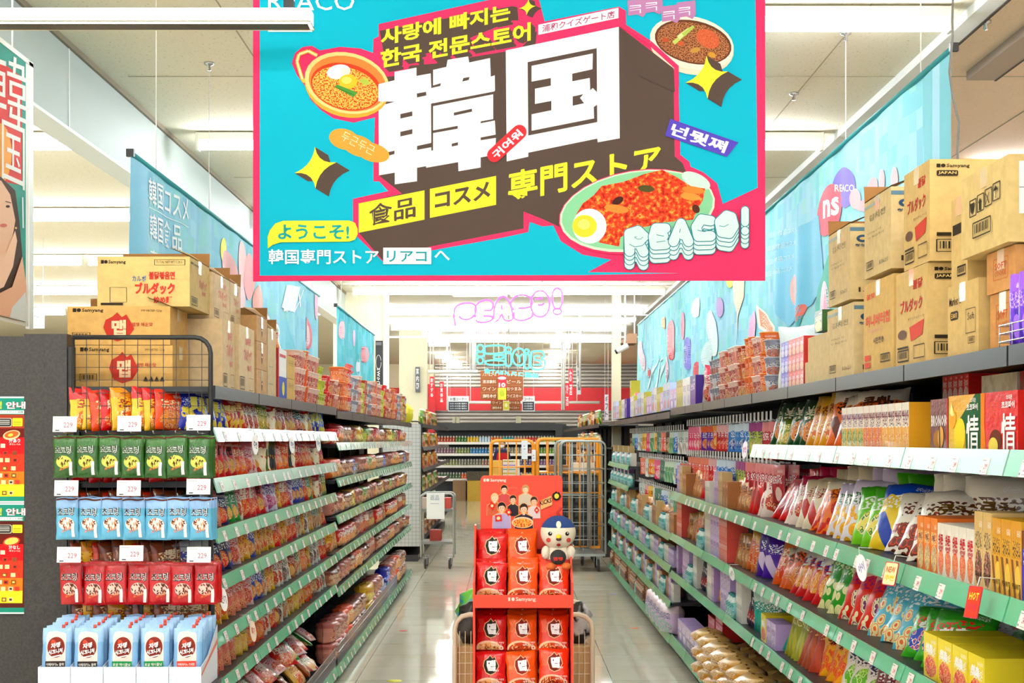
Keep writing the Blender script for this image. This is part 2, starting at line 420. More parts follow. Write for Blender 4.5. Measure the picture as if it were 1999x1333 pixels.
for (px, py, Y, side) in ((857, 672, 30.5, 'left'), (867, 692, 35.0, 'left'), (879, 704, 37, 'left'), (887, 714, 39, 'left'), (1094, 675, 31, 'right'), (1088, 690, 34.5, 'right'), (1081, 702, 37, 'right'), (1075, 713, 39, 'right')):
    o = sp if sf else dup(sp); sf = False
    o.location = (ax(px, Y), Y, CZ - 0.1)
    tag(o, 'short ceiling light far back, %s column, at %s' % (side, {672: 'near end', 675: 'near end', 692: 'second place', 690: 'second place', 704: 'third place', 702: 'third place', 714: 'far end', 713: 'far end'}[py]), 'ceiling light', 'short lights at the back')
# the hanging batten light at upper left, in front of the big sign
hl = empty('hanging_light', (0, 5.7, 0)); tag(hl, 'long white batten light crossing in front of the big sign, upper left', 'light')
b = MB().box(-3.6, -0.778, -0.04, 0.06, 3.24, 3.247, mat('lamp_beige', 'efe6c6', 0.5)); b.box(-3.6, -0.778, -0.055, 0.055, 3.244, 3.248, mat('lamp_seam', 'b0a887', 0.6)); b.box(-3.6, -0.79, -0.046, 0.03, 3.2345, 3.237, mat('lamp_dark', '4a3c22', 0.6))
b.build('housing', hl); MB().box(-3.6, -0.78, -0.045, 0.045, 3.24, 3.300, mat('lamp_panel', 'f6f9ff', 0.4, emit=3.0)).build('diffuser', hl, 'bright white diffuser')
b = MB().tube([(-0.87, 0, 3.30), (-0.87, 0, 3.7)], 0.006, M_black, 6); b.box(-0.89, -0.85, -0.02, 0.02, 3.31, 3.34, M_black); b.tube([(-2.6, 0, 3.30), (-2.6, 0, 3.7)], 0.006, M_white, 6); b.build('bracket', hl)

# ================================================================== SHELF RACKS
M_rail = mat('green_price_rail', '55b98b', 0.25, coat=0.3)
M_railb = mat('pale_green_price_rail', '9fd8c0', 0.22, coat=0.4)
M_shelf = mat('black_shelf', '26282a', 0.4)
M_tag = mat('price_tag_paper', 'f3f0ea', 0.4)
def tag_proto(name, w, h, num):
    b = MB(); A = Art(); A.rect(0, 0, 60, 45, M_tag); A.tb(num, 26, 15, 26, 15, 'c8374a', 0.01, 1); A.rect(4, 5, 30, 2, '8a8a8a'); A.rect(5, 34, 8, 6, '777777', True); A.rect(5, 25, 8, 1.5, '999999', True); A.rect(24, 38, 30, 1.5, '999999', True)
    b.box(-w / 2, w / 2, 0.0, 0.001, 0, h, M_tag); b.art(A, lambda x, y, k: (-w / 2 + x / 60 * w, -0.0003 - k, h - y / 45 * h))
    return b.mesh(name)
TAGM = [tag_proto('price_tag', 0.052, 0.042, n) for n in ('199', '299', '249')]
TAGS = 0
def rack(name, label, xf, xb, s, y0, nb, bw, rows, deck, cat='shelf rack', post_top=1.99):
    """s=+1: right of the aisle (faces -X); s=-1: left. rows: list of (z_top, height, first_bay, last_bay, mat)"""
    global TAGS
    r = empty(name, (xf, y0, 0)); tag(r, label, cat); y1 = nb * bw
    X = lambda d: (d * s)           # depth d behind the front edge, local
    D = abs(xb - xf)
    b = MB().box(*sorted((X(D), X(D + 0.03))), 0, y1, 0.0, deck - 0.02, M_dark); b.build('back_panel', r)
    MB().box(*sorted((X(0.06), X(D))), 0.01, y1 - 0.01, 0.0, 0.085, M_black).build('plinth', r)
    for i in range(nb + 1):
        MB().box(*sorted((X(D - 0.035), X(D - 0.001))), i * bw - 0.018, i * bw + 0.018, 0.085, deck - 0.021, M_black).build('post', r)
    for k, (z, h, b0, b1, rm) in enumerate(rows):
        for i in range(b0, b1):
            MB().box(*sorted((X(0.012), X(D - 0.036))), i * bw + 0.004, (i + 1) * bw - 0.004, z - 0.035, z - 0.012, M_shelf).build('shelf', r)
            rb = MB(); ya, yb = i * bw + 0.005, (i + 1) * bw - 0.005
            P = [(X(0.0), ya, z), (X(0.0), yb, z), (X(-0.018), yb, z - h), (X(-0.018), ya, z - h)]; Q = [(x + 0.006 * s, y, zz) for x, y, zz in P]
            rb.quad(P if s < 0 else P[::-1], rm); rb.quad(Q[::-1] if s < 0 else Q, rm)
            for a in range(4): c = (a + 1) % 4; rb.quad([P[a], P[c], Q[c], Q[a]], rm)
            rl = rb.build('price_rail', r)
            n = 4 if (i + k) % 3 else 3
            for t in range(n):
                if TAGS > 380: break
                yy = ya + (t + 0.35 + 0.5 * rnd.random()) * bw / n
                o = bpy.data.objects.new('price_tag', TAGM[(k + t + i) % 3]); col.objects.link(o); o.parent = rl; TAGS += 1
                o.location = (X(-0.018) - 0.0015 * s, min(yy, yb - 0.03), z - h); o.rotation_euler = (R(-18 if s > 0 else -18), 0, R(-90 * s))
    # top deck
    for i in range(nb):
        b = MB().box(*sorted((X(0.0), X(D))), i * bw + 0.004, (i + 1) * bw - 0.004, deck - 0.02, deck, M_shelf)
        b.box(*sorted((X(-0.006), X(0.006))), i * bw + 0.006, (i + 1) * bw - 0.006, deck - 0.045, deck + 0.004, mat('grey_deck_edge', '45484b', 0.3, 0.5))
        b.build('top_shelf', r)
    return r
G, P = M_rail, M_railb
LX, RX, BW = -1.12, 1.20, 0.9
rackLA = rack('shelf_rack', 'tall black shelf rack on the left holding packets, nearest the wire mesh panel', LX, -1.66, -1, 5.45, 4, 0.965, [(1.645, .055, 0, 4, P), (1.451, .056, 0, 4, P), (1.255, .053, 0, 4, G), (1.064, .05, 0, 4, G), (.853, .047, 0, 4, G), (.66, .045, 0, 4, G), (.125, .06, 0, 4, G)], 1.80)
rackLB = rack('shelf_rack', 'left shelf rack further down the aisle, full of multipacks and cup noodles', LX, -1.66, -1, 9.35, 8, 0.9, [(1.578, .052, 0, 8, P), (1.343, .055, 0, 8, G), (1.10, .054, 0, 8, G), (.859, .05, 0, 8, G), (.62, .05, 0, 8, G), (.11, .06, 0, 8, G)], 1.78)
rackRA = rack('shelf_rack', 'tall right shelf rack of snack bags and boxes, nearest the viewer', RX, 1.76, 1, 2.53, 5, BW, [(1.575, .063, 1, 5, P), (1.575, .063, 0, 1, G), (1.222, .06, 0, 5, G), (.914, .047, 0, 5, G), (.637, .045, 0, 5, G), (.165, .062, 0, 5, G)], 1.82)
rackRB = rack('shelf_rack', 'middle right shelf rack with hooks above snack shelves', RX, 1.76, 1, 7.04, 4, 0.88, [(1.220, .058, 0, 4, G), (.914, .047, 0, 4, G), (.637, .045, 0, 4, G), (.165, .062, 0, 4, G)], 1.82)
rackRC = rack('shelf_rack', 'far right shelf rack with hooks, cosmetics and household goods', RX, 1.76, 1, 10.60, 7, 0.92, [(1.34, .05, 4, 7, G), (1.13, .05, 4, 7, G), (.90, .05, 0, 7, G), (.66, .05, 0, 7, G), (.40, .05, 0, 7, G), (.15, .06, 0, 7, G)], 1.80)
# ================================================================== THE BIG HANGING SIGN
def art_mat(name, stops, scale, rough=0.45, detail=3.0, stretch=(1, 1, 1)):
    if name in MATS: return MATS[name]
    n = NT(name, 0.6, 0.0); n.b.inputs['Specular IOR Level'].default_value = 0.12; w, u, v = n.uv()
    n.out(n.ramp(n.noise(n.mapped(w, stretch), scale, detail), stops)); MATS[name] = n.m; return n.m
YA, YB = 6.10, 5.89
def sign_fn(px, py, k):
    # the sign's plane runs from depth YA at its left edge to YB at its right edge
    xa, xb = (494 - VX) * YA / F, (1494 - VX) * YB / F
    sl = (YB - YA) / (xb - xa); q = (px - VX) / F
    Y = (YA - sl * xa) / (1 - sl * q); return (q * Y, Y - k, EYE + (VY - py) / F * Y)
CY, PK, BR_, YE = '00bfd6', 'f5356a', '5b4a40', 'fdf438'
def z1(x, y): return (480 + x / 3.808, y / 3.808)
def z2(x, y): return (980 + x / 3.808, y / 3.808)
def z3(x, y): return (480 + x / 3.808, 300 + y / 3.808)
def z4(x, y): return (980 + x / 3.808, 240 + y / 3.808)
def Z(f, *p): return [f(p[i], p[i + 1]) for i in range(0, len(p), 2)]
A = Art()
TOP = -62
A.rect(494, TOP, 1000, 610, PK); A.s_ = 0
A.poly([(507, TOP + 10), (1474, TOP + 10), (1482, 528), (1482, 366), (1482, 529), (1479, 529), (1148, 529), (1147, 530), (1140, 537), (507, 538)][0:2] + [(1481, 530), (1140, 537), (507, 538)], CY)
# pink backing that follows the lettering and the dishes
A.poly([(739, 47), (1000, -10), (1050, -10), (1063, 42), (1208, 13), (1222, 21), (1222, 50), (1324, 129), (1328, 302), (1346, 316), (1348, 325), (1374, 337), (1400, 358), (1411, 398), (1484, 364), (1490, 535), (1148, 531), (1193, 507), (1137, 497), (1095, 471), (1080, 440), (1059, 442), (1034, 433), (1031, 453), (980, 464), (842, 489), (748, 511), (698, 463), (689, 455), (689, 388), (758, 373), (740, 354), (729, 354), (729, 316), (732, 228), (728, 102), (729, 76), (739, 71)], PK)
A.poly(Z(z1, 340, 470, 365, 395, 420, 350, 490, 340, 550, 375, 700, 348, 850, 360, 950, 395, 970, 870, 800, 912, 650, 880, 560, 820, 480, 740, 440, 640, 380, 560), PK)
# brown depth of the lettering
A.poly([(739, 162), (745, 150), (741, 60), (1000, 12), (1010, 14), (1012, 40), (1048, 60), (1045, 92), (1208, 52), (1315, 134), (1317, 305), (1333, 319), (1345, 352), (1150, 470), (1060, 428), (1022, 413), (1022, 446), (841, 481), (747, 508), (701, 455), (701, 397), (785, 378), (739, 342)], BR_)
A.poly([(741, 60), (741, 150), (752, 150), (790, 146), (800, 128), (850, 124), (880, 118), (990, 100), (1012, 99), (1048, 60), (1012, 40), (1000, 40), (860, 98), (800, 112), (752, 120)], PK)
for ln, q in (('사랑에 빠지는', ((743, 90), (996, 39), (743, 57))), ('한국 전문스토어', ((743, 134), (1036, 79), (743, 98)))):
    for d in (9, 6, 3): A.text(ln, *[(p[0] + d, p[1] + d) for p in q], BR_, 0.035)
    A.text(ln, *q, YE, 0.035)
W = 'fbfbf7'
A.poly(Z(z1, 985, 628, 1105, 598, 1105, 535, 1268, 503, 1268, 565, 1390, 543, 1390, 520, 1490, 498, 1500, 445, 1652, 420, 1660, 465, 1815, 432, 1820, 570, 1850, 560, 1852, 672, 1838, 690, 1838, 885, 1850, 890, 1858, 1025, 1855, 1150, 1745, 1170, 1745, 1245, 1580, 1273, 1578, 1205, 1340, 1247, 1340, 1235, 1272, 1247, 1272, 1347, 1107, 1370, 1107, 1283, 990, 1303), W)
for h in ((990, 760, 1105, 732, 1105, 757, 1040, 775), (1270, 695, 1340, 682, 1342, 710, 1272, 725), (1148, 848, 1237, 828, 1238, 862, 1148, 882), (1148, 980, 1238, 960, 1238, 995, 1148, 1015), (1272, 1085, 1378, 1062, 1378, 1095, 1272, 1115), (1060, 1130, 1105, 1120, 1105, 1145, 1063, 1157), (1376, 770, 1392, 766, 1392, 1118, 1378, 1120), (1378, 640, 1450, 618, 1445, 640, 1378, 655), (1374, 543, 1392, 515, 1392, 640, 1378, 655), (1617, 580, 1663, 572, 1657, 595, 1608, 607), (1378, 770, 1845, 680, 1845, 700, 1390, 790), (1545, 838, 1680, 808, 1682, 830, 1547, 860), (1745, 902, 1855, 882, 1855, 895, 1745, 917), (1390, 970, 1575, 935, 1575, 957, 1390, 990), (1745, 1022, 1860, 1000, 1860, 1025, 1745, 1043), (1530, 1068, 1577, 1057, 1577, 1080, 1530, 1090)):
    A.poly(Z(z1, *h), BR_, hold=True)
A.poly(Z(z2, 28, 375, 868, 200, 875, 1028, 712, 1058, 708, 1030, 195, 1135, 195, 1165, 35, 1200), W)
A.poly(Z(z2, 190, 462, 704, 358, 708, 908, 195, 1008), BR_)
A.poly(Z(z2, 220, 490, 675, 398, 672, 515, 522, 548, 522, 605, 652, 580, 655, 672, 675, 655, 710, 690, 708, 778, 682, 795, 684, 880, 220, 972, 220, 850, 367, 820, 367, 750, 245, 773, 245, 660, 363, 637, 363, 580, 220, 607), W)
A.poly(Z(z2, 525, 717, 605, 700, 580, 728, 610, 768, 525, 787), BR_)
# 食品 コスメ 専門ストア
A.poly(Z(z3, 838, 370, 1328, 272, 1328, 490, 838, 588), YE); A.poly(Z(z3, 1368, 262, 1860, 165, 1860, 380, 1368, 478), YE, True)
A.text('食品', z3(912, 540), z3(1258, 468), z3(912, 384), BR_, 0.012); A.text('食品', z3(916, 542), z3(1262, 470), z3(916, 386), BR_, 0.0); A.text('コスメ', z3(1405, 415), z3(1818, 333), z3(1405, 285), BR_, 0.035)
A.text('専門ストア', z4(45, 592), z4(1175, 375), z4(45, 370), YE, 0.015); A.text('専門ストア', z4(51, 591), z4(1181, 374), z4(51, 369), YE, 0.015); A.text('専門ストア', z4(48, 586), z4(1178, 369), z4(48, 364), YE, 0.015)
# store label, stars, stickers
A.poly(Z(z2, 270, 185, 865, 58, 865, 135, 270, 260), W); A.text('浦和クイズゲート店', z2(298, 243), z2(838, 133), z2(298, 187), 'c05078', 0.02)
def star(T, Rr, Bm, L, ex):
    def side(a, b):
        c = ((T[0] + Bm[0]) / 2, (L[1] + Rr[1]) / 2); return [((1 - t) ** 2 * a[0] + 2 * t * (1 - t) * (c[0] * .75 + (a[0] + b[0]) * .125) + t * t * b[0], (1 - t) ** 2 * a[1] + 2 * t * (1 - t) * (c[1] * .75 + (a[1] + b[1]) * .125) + t * t * b[1]) for t in (0, .2, .4, .6, .8)]
    S = side(T, Rr) + side(Rr, Bm) + side(Bm, L) + side(L, T)
    for p, q in zip(S, S[1:] + S[:1]): A.poly([p, q, (q[0] + ex[0], q[1] + ex[1]), (p[0] + ex[0], p[1] + ex[1])], BR_, True)
    A.poly([(p[0] + ex[0], p[1] + ex[1]) for p in S], BR_, True)
    A.poly(S, YE)
star((615, 287), (657, 317), (616, 368), (575, 338), (26, 16)); star((1379, 109), (1421, 140), (1381, 193), (1338, 162), (27, 16))
star((1032, -2), (1046, 12), (1028, 30), (1013, 17), (12, 5))
A.ell(672, 272, 30, 20, 'f3a93c', 15); A.ell(700, 285, 34, 20, 'f3a93c', 20, hold=True); A.ell(728, 298, 33, 18, 'f3a93c', 15, hold=True)
A.text('두근두근', (664, 272), (726, 304), (672, 256), 'fff2cc', -0.005)
# pot of noodles, upper left
A.line(Z(z1, 530, 415, 465, 380, 395, 405, 380, 460, 420, 590, 440, 610), 7, 'f2c23e'); A.line(Z(z1, 530, 415, 465, 380, 395, 405, 380, 460, 420, 590), 3, 'fff3c0')
A.ell(*z1(752, 640), 84, 61, 'eeb13a', 14); A.ell(*z1(752, 618), 84, 59, 'f7dc8a', 14); A.ell(*z1(756, 622), 77, 53, 'f08a3c', 14)
NOO = art_mat('printed_red_noodles', [(0, 'b52408'), (0.40, 'e8511c'), (0.47, 'f6a33a'), (0.55, 'ffcf62'), (0.62, 'e8511c')], 0.32)
A.ell(*z1(745, 645), 70, 45, 'e2401c', 14); A.ell(*z1(740, 655), 66, 40, NOO, 14)
A.ell(*z1(690, 535), 23, 14, 'fbf7f0', -10); A.ell(*z1(740, 530), 10, 7, 'f3e9dc', 0); A.ell(*z1(760, 608), 18, 14, 'f9c92a'); A.ell(*z1(750, 598), 10, 7, 'fde36a')
A.poly(Z(z1, 655, 645, 680, 630, 832, 690, 800, 725), '4f9a3a'); A.line(Z(z1, 665, 650, 815, 712), 1.2, '2f6f28'); A.ell(*z1(885, 610), 10, 6, 'b9c94a', 20)
A.poly(Z(z1, 985, 628, 1105, 598, 1105, 757, 985, 755), W)
# bowl, upper right
A.ell(*z2(1410, 345), 83, 55, 'efe6c8', 12); A.ell(*z2(1410, 320), 83, 51, 'fbf3da', 12); A.ell(*z2(1420, 315), 76, 42, '6d3c22', 12)
A.ell(*z2(1420, 318), 72, 38, art_mat('printed_dark_noodles', [(0, '4f2a1a'), (0.42, '7d4426'), (0.5, 'a9683c'), (0.56, 'c98a58'), (0.62, '6a3520')], 0.4), 12)
A.ell(*z2(1530, 290), 24, 17, art_mat('printed_orange_noodles', [(0, 'c2502c'), (0.5, 'dd7a4a'), (0.56, 'a53c20')], 0.5), 30)
for k, (x, y) in enumerate(((1265, 310), (1300, 270), (1335, 250))): A.poly(Z(z2, x, y, x + 80, y - 60, x + 95, y - 45, x + 20, y + 25), ('c5d66a', 'dfe79a', 'b3cc58')[k])
A.ell(*z2(1435, 375), 10, 5, 'c9963c', -15); A.ell(*z2(1560, 410), 8, 5, 'd99a2c', 20); A.ell(*z2(1215, 300), 7, 4, 'c8502c'); A.ell(*z2(1330, 325), 6, 4, 'd85a30')
A.poly([(1208, 52), (1315, 134), (1317, 180), (1250, 150)], BR_)
A.line([(1208, 45), (1268, 84), (1320, 131)], 9, PK); A.line([(1320, 128), (1321, 170)], 9, PK)
star((1379, 109), (1421, 140), (1381, 193), (1338, 162), (27, 16))
for x, y in ((943, 15), (1065, -5), (1193, 60), (1310, 30)):
    A.poly(Z(z2, x - 12, y - 8, x + 125, y - 25, x + 130, y + 80, x + 105, y + 115, x + 60, y + 95, x - 5, y + 105), 'c485b4', True)
for x, y in ((945, 20), (1065, 0), (1195, 65), (1310, 35)):
    q = [z2(x, y + 88), z2(x + 105, y + 78), z2(x, y + 12)]
    A.text('ㅋ', *q, 'f5eef6', 0.045); A.text('ㅋ', *q, 'c485b4', 0.012)
# red capsule, purple label
A.line([(965, 303), (1014, 258)], 28, 'e5323a'); A.ell(965, 303, 14, 14, 'e5323a', hold=True); A.ell(1014, 258, 14, 14, 'e5323a', hold=True)
A.text('귀여워', (970, 312), (1022, 264), (958, 300), 'ffffff', 0.03)
A.poly(Z(z2, 1250, 885, 1755, 1060, 1670, 1168, 1210, 1010), '5a49c2'); A.text('넌뭣쪄', z2(1240, 1000), z2(1650, 1142), z2(1275, 915), 'ffffff', 0.03)
# plate, lower right
A.ell(*z4(1005, 660), 155, 81, PK, -9); A.ell(*z4(1005, 655), 153, 78, 'd8f0d2', -9); A.ell(*z4(1005, 650), 149, 74, '8fd8a2', -9)
A.ell(*z4(1440, 430), 30, 14, 'd9f6e4', 25)
RICE = art_mat('printed_red_stew', [(0, 'a81e0c'), (0.4, 'd93418'), (0.5, 'ea4a1e'), (0.57, 'f4822c'), (0.64, 'f9b04a'), (0.68, 'd93418')], 0.11)
A.poly(Z(z4, 545, 690, 600, 600, 680, 540, 740, 470, 900, 440, 1060, 380, 1190, 350, 1290, 400, 1400, 470, 1510, 490, 1490, 580, 1450, 640, 1420, 720, 1200, 740, 1000, 790, 880, 850, 870, 920, 720, 890, 760, 780, 700, 660, 600, 660), RICE)
A.ell(*z4(1070, 490), 16, 7, '5a5022', 5); A.ell(*z4(860, 580), 12, 7, '4a241a', -30); A.ell(*z4(1440, 640), 9, 7, '5a2a1a', 60); A.ell(*z4(1420, 500), 22, 7, 'f08a30', 8); A.ell(*z4(1400, 550), 20, 7, 'f39a3a', 8); A.ell(*z4(850, 640), 24, 8, 'f09038', 8)
A.ell(*z4(650, 768), 33, 34, 'fbfaf2', 0); A.ell(*z4(613, 768), 24, 22, 'f7e233', 0); A.ell(*z4(608, 755), 12, 10, 'fbf07a', 0)
# welcome balloon and bottom line
A.poly([z3(165, 705), z3(163, 620), z3(180, 570), z3(220, 520), z3(280, 500), z3(770, 498), z3(812, 515), z3(832, 560), z3(832, 600), z3(812, 640), z3(770, 655), z3(260, 660), z3(200, 680)], 'eef03c')
A.tb('ようこそ!', *z3(240, 528), 139, 29, '18a8a0', 0.025); A.tb('韓国専門ストア', *z3(170, 712), 215, 29, W, 0.015)
A.rect(*z3(1022, 700), 93.5, 32, W); A.tb('リアコ', *z3(1048, 722), 78, 22, '18a0a8', 0.02); A.tb('へ', *z3(1402, 722), 30, 19, W, 0.015)
A.tb('REACO', 524, -14, 168, 35, W, 0.0); A.rect(524, 32, 86, 31, W); A.tb('リアコ', 532, 37, 70, 21, '2f9fb0', 0.02)
# balloon lettering of the shop
TE = '2a9ea6'
Ls = (('R', 905, 780, 1095, 1010), ('E', 1085, 750, 1245, 970), ('A', 1235, 720, 1420, 935), ('C', 1400, 685, 1585, 915), ('O', 1575, 660, 1755, 880), ('!', 1765, 635, 1840, 850))
STK = {'R': [[(.22, .82), (.2, .25), (.55, .16), (.78, .34), (.55, .52), (.3, .54), (.62, .6), (.76, .84)]], 'E': [[(.8, .22), (.35, .22), (.24, .5), (.3, .78), (.8, .76)], [(.3, .5), (.7, .48)]], 'A': [[(.2, .82), (.5, .2), (.8, .82)], [(.35, .58), (.65, .58)]], 'C': [[(.8, .25), (.42, .2), (.22, .45), (.3, .75), (.8, .74)]], 'O': [[(.5, .2), (.22, .42), (.3, .76), (.62, .8), (.8, .55), (.7, .25), (.5, .2)], [(.4, .5), (.62, .5)]], '!': [[(.5, .14), (.5, .56)], [(.5, .84), (.5, .86)]]}
for off in (84, 50, 16, -12):
    for ch, x0, y0, x1, y1 in Ls:
        for ww, cc in ((22 if ch != '!' else 17.5, '1f8f98'), (19 if ch != '!' else 14.5, 'e0f6f6')):
            A.ly += 1
            for st in STK[ch]:
                pp = [z4(x0 + a * (x1 - x0), y0 + off + b_ * (y1 - y0)) for a, b_ in st]
                A.line(pp, ww, cc, True)
                for p_ in pp: A.ell(p_[0], p_[1], ww / 2, ww / 2, cc, hold=True, n=18)
A.line(Z(z4, 985, 855, 1005, 868, 1030, 865, 1045, 850), 1.0, TE); A.line(Z(z4, 945, 905, 985, 925, 1040, 915, 1070, 890), 1.2, TE); A.line(Z(z4, 1145, 835, 1200, 845), 1.2, TE); A.line(Z(z4, 1145, 890, 1210, 880), 1.2, TE)
A.line(Z(z4, 1322, 790, 1316, 820), 1.2, TE); A.line(Z(z4, 1318, 860, 1318, 910), 1.2, TE); A.line(Z(z4, 1450, 800, 1500, 812, 1560, 790), 1.2, TE); A.line(Z(z4, 1610, 768, 1645, 775, 1680, 758), 1.2, TE)
def dim(c, f=0.8):
    if not isinstance(c, str): return c
    v = [int(c[i:i + 2], 16) for i in (0, 2, 4)]
    if min(v) > 225: return c
    return '%02x%02x%02x' % tuple(int(255 * ((q / 255) ** 2.2 * f) ** (1 / 2.2)) for q in v)
A.it = [(l_, v_, f_, dim(c_)) for l_, v_, f_, c_ in A.it]
b = MB(); b.art(A, sign_fn, None, 0.00006)
fr = [sign_fn(*p, 0) for p in ((494, TOP), (1494, TOP), (1494, 548 - 10), (494, 549))]
bk = [(x, y + 0.012, z) for x, y, z in fr]
b.quad(fr, ink(dim(PK))); b.quad(bk[::-1], M_white)
for i in range(4): j = (i + 1) % 4; b.quad([fr[j], fr[i], bk[i], bk[j]], ink(PK))
sg = b.build('hanging_sign'); tag(sg, 'huge cyan and pink sign with white Korean goods lettering hung above the aisle', 'hanging sign')
w = MB()
for px in (560, 1430):
    p = sign_fn(px, TOP, 0); w.tube([(p[0], p[1] + 0.006, p[2]), (p[0], p[1] + 0.006, CZ)], 0.003, M_chrome, 6)
w.build('hanging_wire', sg)

# ================================================================== SIDE BANNERS OF PRINTED CLOTH
def mosaic(name, cols, seed):
    n = NT(name, 0.85); n.b.inputs['Specular IOR Level'].default_value = 0.1; w, u, v = n.uv()
    br = n.node('ShaderNodeTexBrick'); n.nt.links.new(n.mapped(w, (1, 1, 1), (seed, seed, 0)), br.inputs['Vector'])
    br.inputs['Scale'].default_value = 1.0; br.inputs['Brick Width'].default_value = 0.085; br.inputs['Row Height'].default_value = 0.085; br.inputs['Mortar Size'].default_value = 0.0; br.offset = 0.0
    br.inputs['Color1'].default_value = (0, 0, 0, 1); br.inputs['Color2'].default_value = (1, 1, 1, 1)
    c = n.ramp(br.outputs[0], [(i / len(cols), c) for i, c in enumerate(cols)])
    g = n.ramp(n.noise(n.mapped(w, (0.5, 0.6, 1)), 2.2, 1.0), [(0.35, cols[0]), (0.5, cols[1]), (0.6, cols[2])], False)
    c = n.mix(0.55, c, g); n.out(c); return n.m
def banner(name, label, X, ya, yb, zt, zb, m, art, side, amp=0.013, edge=None):
    """cloth hung along the aisle at x=X between depths ya..yb; side=+1 is on the right"""
    b = MB(); nu = int((yb - ya) / 0.03); nv = 10
    def fold(y, z):
        k = (zt - z) / (zt - zb); return X - side * (0.25 + k) * amp * (math.sin(y * 9.1 + 0.6 * math.sin(y * 2.3)) + 0.5 * math.sin(y * 17.3 + 1) + 0.6 * math.sin(y * 3.1))
    base = len(b.v)
    for j in range(nv + 1):
        for i in range(nu + 1):
            y = ya + (yb - ya) * i / nu; z = zt + (zb - zt) * j / nv; b.v.append((fold(y, z), y, z))
    for j in range(nv):
        for i in range(nu):
            a = base + j * (nu + 1) + i; U = [((i + d) / nu * (yb - ya), -(j + e) / nv * (zt - zb)) for d, e in ((0, 0), (1, 0), (1, 1), (0, 1))]
            b.face((a, a + 1, a + nu + 2, a + nu + 1), m, U, True)
    def fn(px, py, k):
        Y = F * abs(X) / abs(px - VX); z = EYE + (VY - py) * Y / F; z = min(max(z, zb + 0.003), zt - 0.003); return (fold(Y, z) - side * (0.003 + k), Y, z)
    art.it = [(l_, v_, f_, c_) for l_, v_, f_, c_ in art.it]
    b.art(art, fn, 5, 0.00015)
    o = b.build(name); tag(o, label, 'banner')
    p = MB().tube([(X, ya - 0.04, zt + 0.012), (X, yb + 0.04, zt + 0.012)], 0.012, mat('teal_pole', '2f8f93', 0.4)); p.box(X - 0.016, X + 0.016, ya - 0.055, ya - 0.035, zt - 0.004, zt + 0.028, M_black)
    p.build('pole', o); w = MB()
    for y in (ya + 0.4, (ya + yb) / 2, yb - 0.4): w.tube([(X, y, zt + 0.02), (X, y, CZ)], 0.0025, M_white, 5)
    w.build('hanging_wire', o); return o
A = Art()
A.rect(1800, 100, 58, 350, '66bccb'); A.rect(1822, 90, 14, 350, '9fd6ea')
A.ell(1649, 366, 24, 40, '7a66d0'); A.ell(1618, 410, 20, 52, 'e2566a', 10); A.tb('REACO', 1628, 360, 42, 14, 'ffffff', 0.01); A.text('ns', (1608, 428), (1634, 418), (1608, 392), 'ffffff', 0.03)
for x, y, rx, ry, rr in ((1673, 388, 12, 20, 0), (1704, 372, 10, 26, 4), (1725, 352, 7, 22, 0), (1752, 350, 8, 24, 0), (1700, 400, 26, 12, -10)): A.ell(x, y, rx, ry, 'f2b8bd', rr)
A.poly([(1480, 593), (1511, 640), (1506, 672), (1484, 640)], 'fff2e6'); A.poly([(1484, 602), (1506, 641), (1503, 660), (1486, 636)], 'eda983')
A.poly([(1520, 470), (1600, 420), (1612, 560), (1540, 640), (1512, 600)], '6fc0e0'); A.ell(1554, 566, 10, 30, 'f0b2a6'); A.ell(1566, 612, 7, 20, 'dd6a5a', 20); A.poly([(1558, 620), (1572, 615), (1562, 690), (1548, 700)], '2f9ea6')
A.poly([(1574, 700), (1600, 560), (1628, 470), (1640, 520), (1610, 640), (1590, 740)], '4fb7a6'); A.ell(1612, 610, 9, 62, 'fbe3ee'); A.ell(1614, 615, 4, 40, 'f3b2cc')
for i, y in enumerate((452, 478, 505, 528)): A.text('韓国の食品コスメ', (1500 - i * 3, y + 14), (1560 - i * 4, y), (1500 - i * 3, y + 3), 'd8f2f2', 0.0, 1)
A.ell(1427, 548, 6, 14, 'f4ec4a'); A.poly([(1431, 540), (1455, 540), (1454, 580), (1448, 620), (1446, 672), (1443, 672), (1443, 625), (1434, 590)], 'f4dcc2')
for x, y, rx, ry, c, rr in ((1361, 600, 9, 20, 'eff7f2', 10), (1334, 636, 5, 27, 'e68aa0', 0), (1312, 662, 8, 38, 'eaa3a8', 0), (1315, 690, 6, 14, 'de5a60', 20), (1392, 650, 10, 46, 'e3f5f4', -6), (1384, 690, 10, 26, 'd5efee', 8), (1405, 600, 5, 20, 'c4a6dc', 0), (1471, 645, 9, 38, 'e9b5da', 6), (1254, 695, 5, 30, 'f1d2dc', -6), (1303, 722, 5, 26, 'f5e3ea', 0), (1303, 722, 3, 18, 'e9a4b8', 0), (1361, 726, 6, 20, 'd9545c', 0), (1296, 630, 3, 12, 'f0c39a', 0), (1268, 728, 3, 10, 'd9545c', 0)): A.ell(x, y, rx, ry, c, rr)
for i in range(4): A.line([(1268 + 7 * i, 760), (1274 + 7 * i, 722 - 3 * i), (1280 + 7 * i, 700)], 1.6, 'dff5f6')
A.ell(1342, 690, 4, 32, '8f8fe0'); A.text('おいしい', (1339, 712), (1346, 712), (1339, 668), 'ffffff', 0.0, 1)
bm = mosaic('cyan_mosaic_cloth', ['a8e6ea', '93dde8', 'acdaf2', 'a4e6d4', 'bcecf6', '7ccbe0'], 3)
banner('printed_banner', 'long cyan mosaic printed cloth banner hanging above the right racks', 1.72, 5.58, 19.0, 3.10, 2.12, bm, A, 1)
A = Art()
A.rect(255, 290, 28, 360, '7fc3e2')
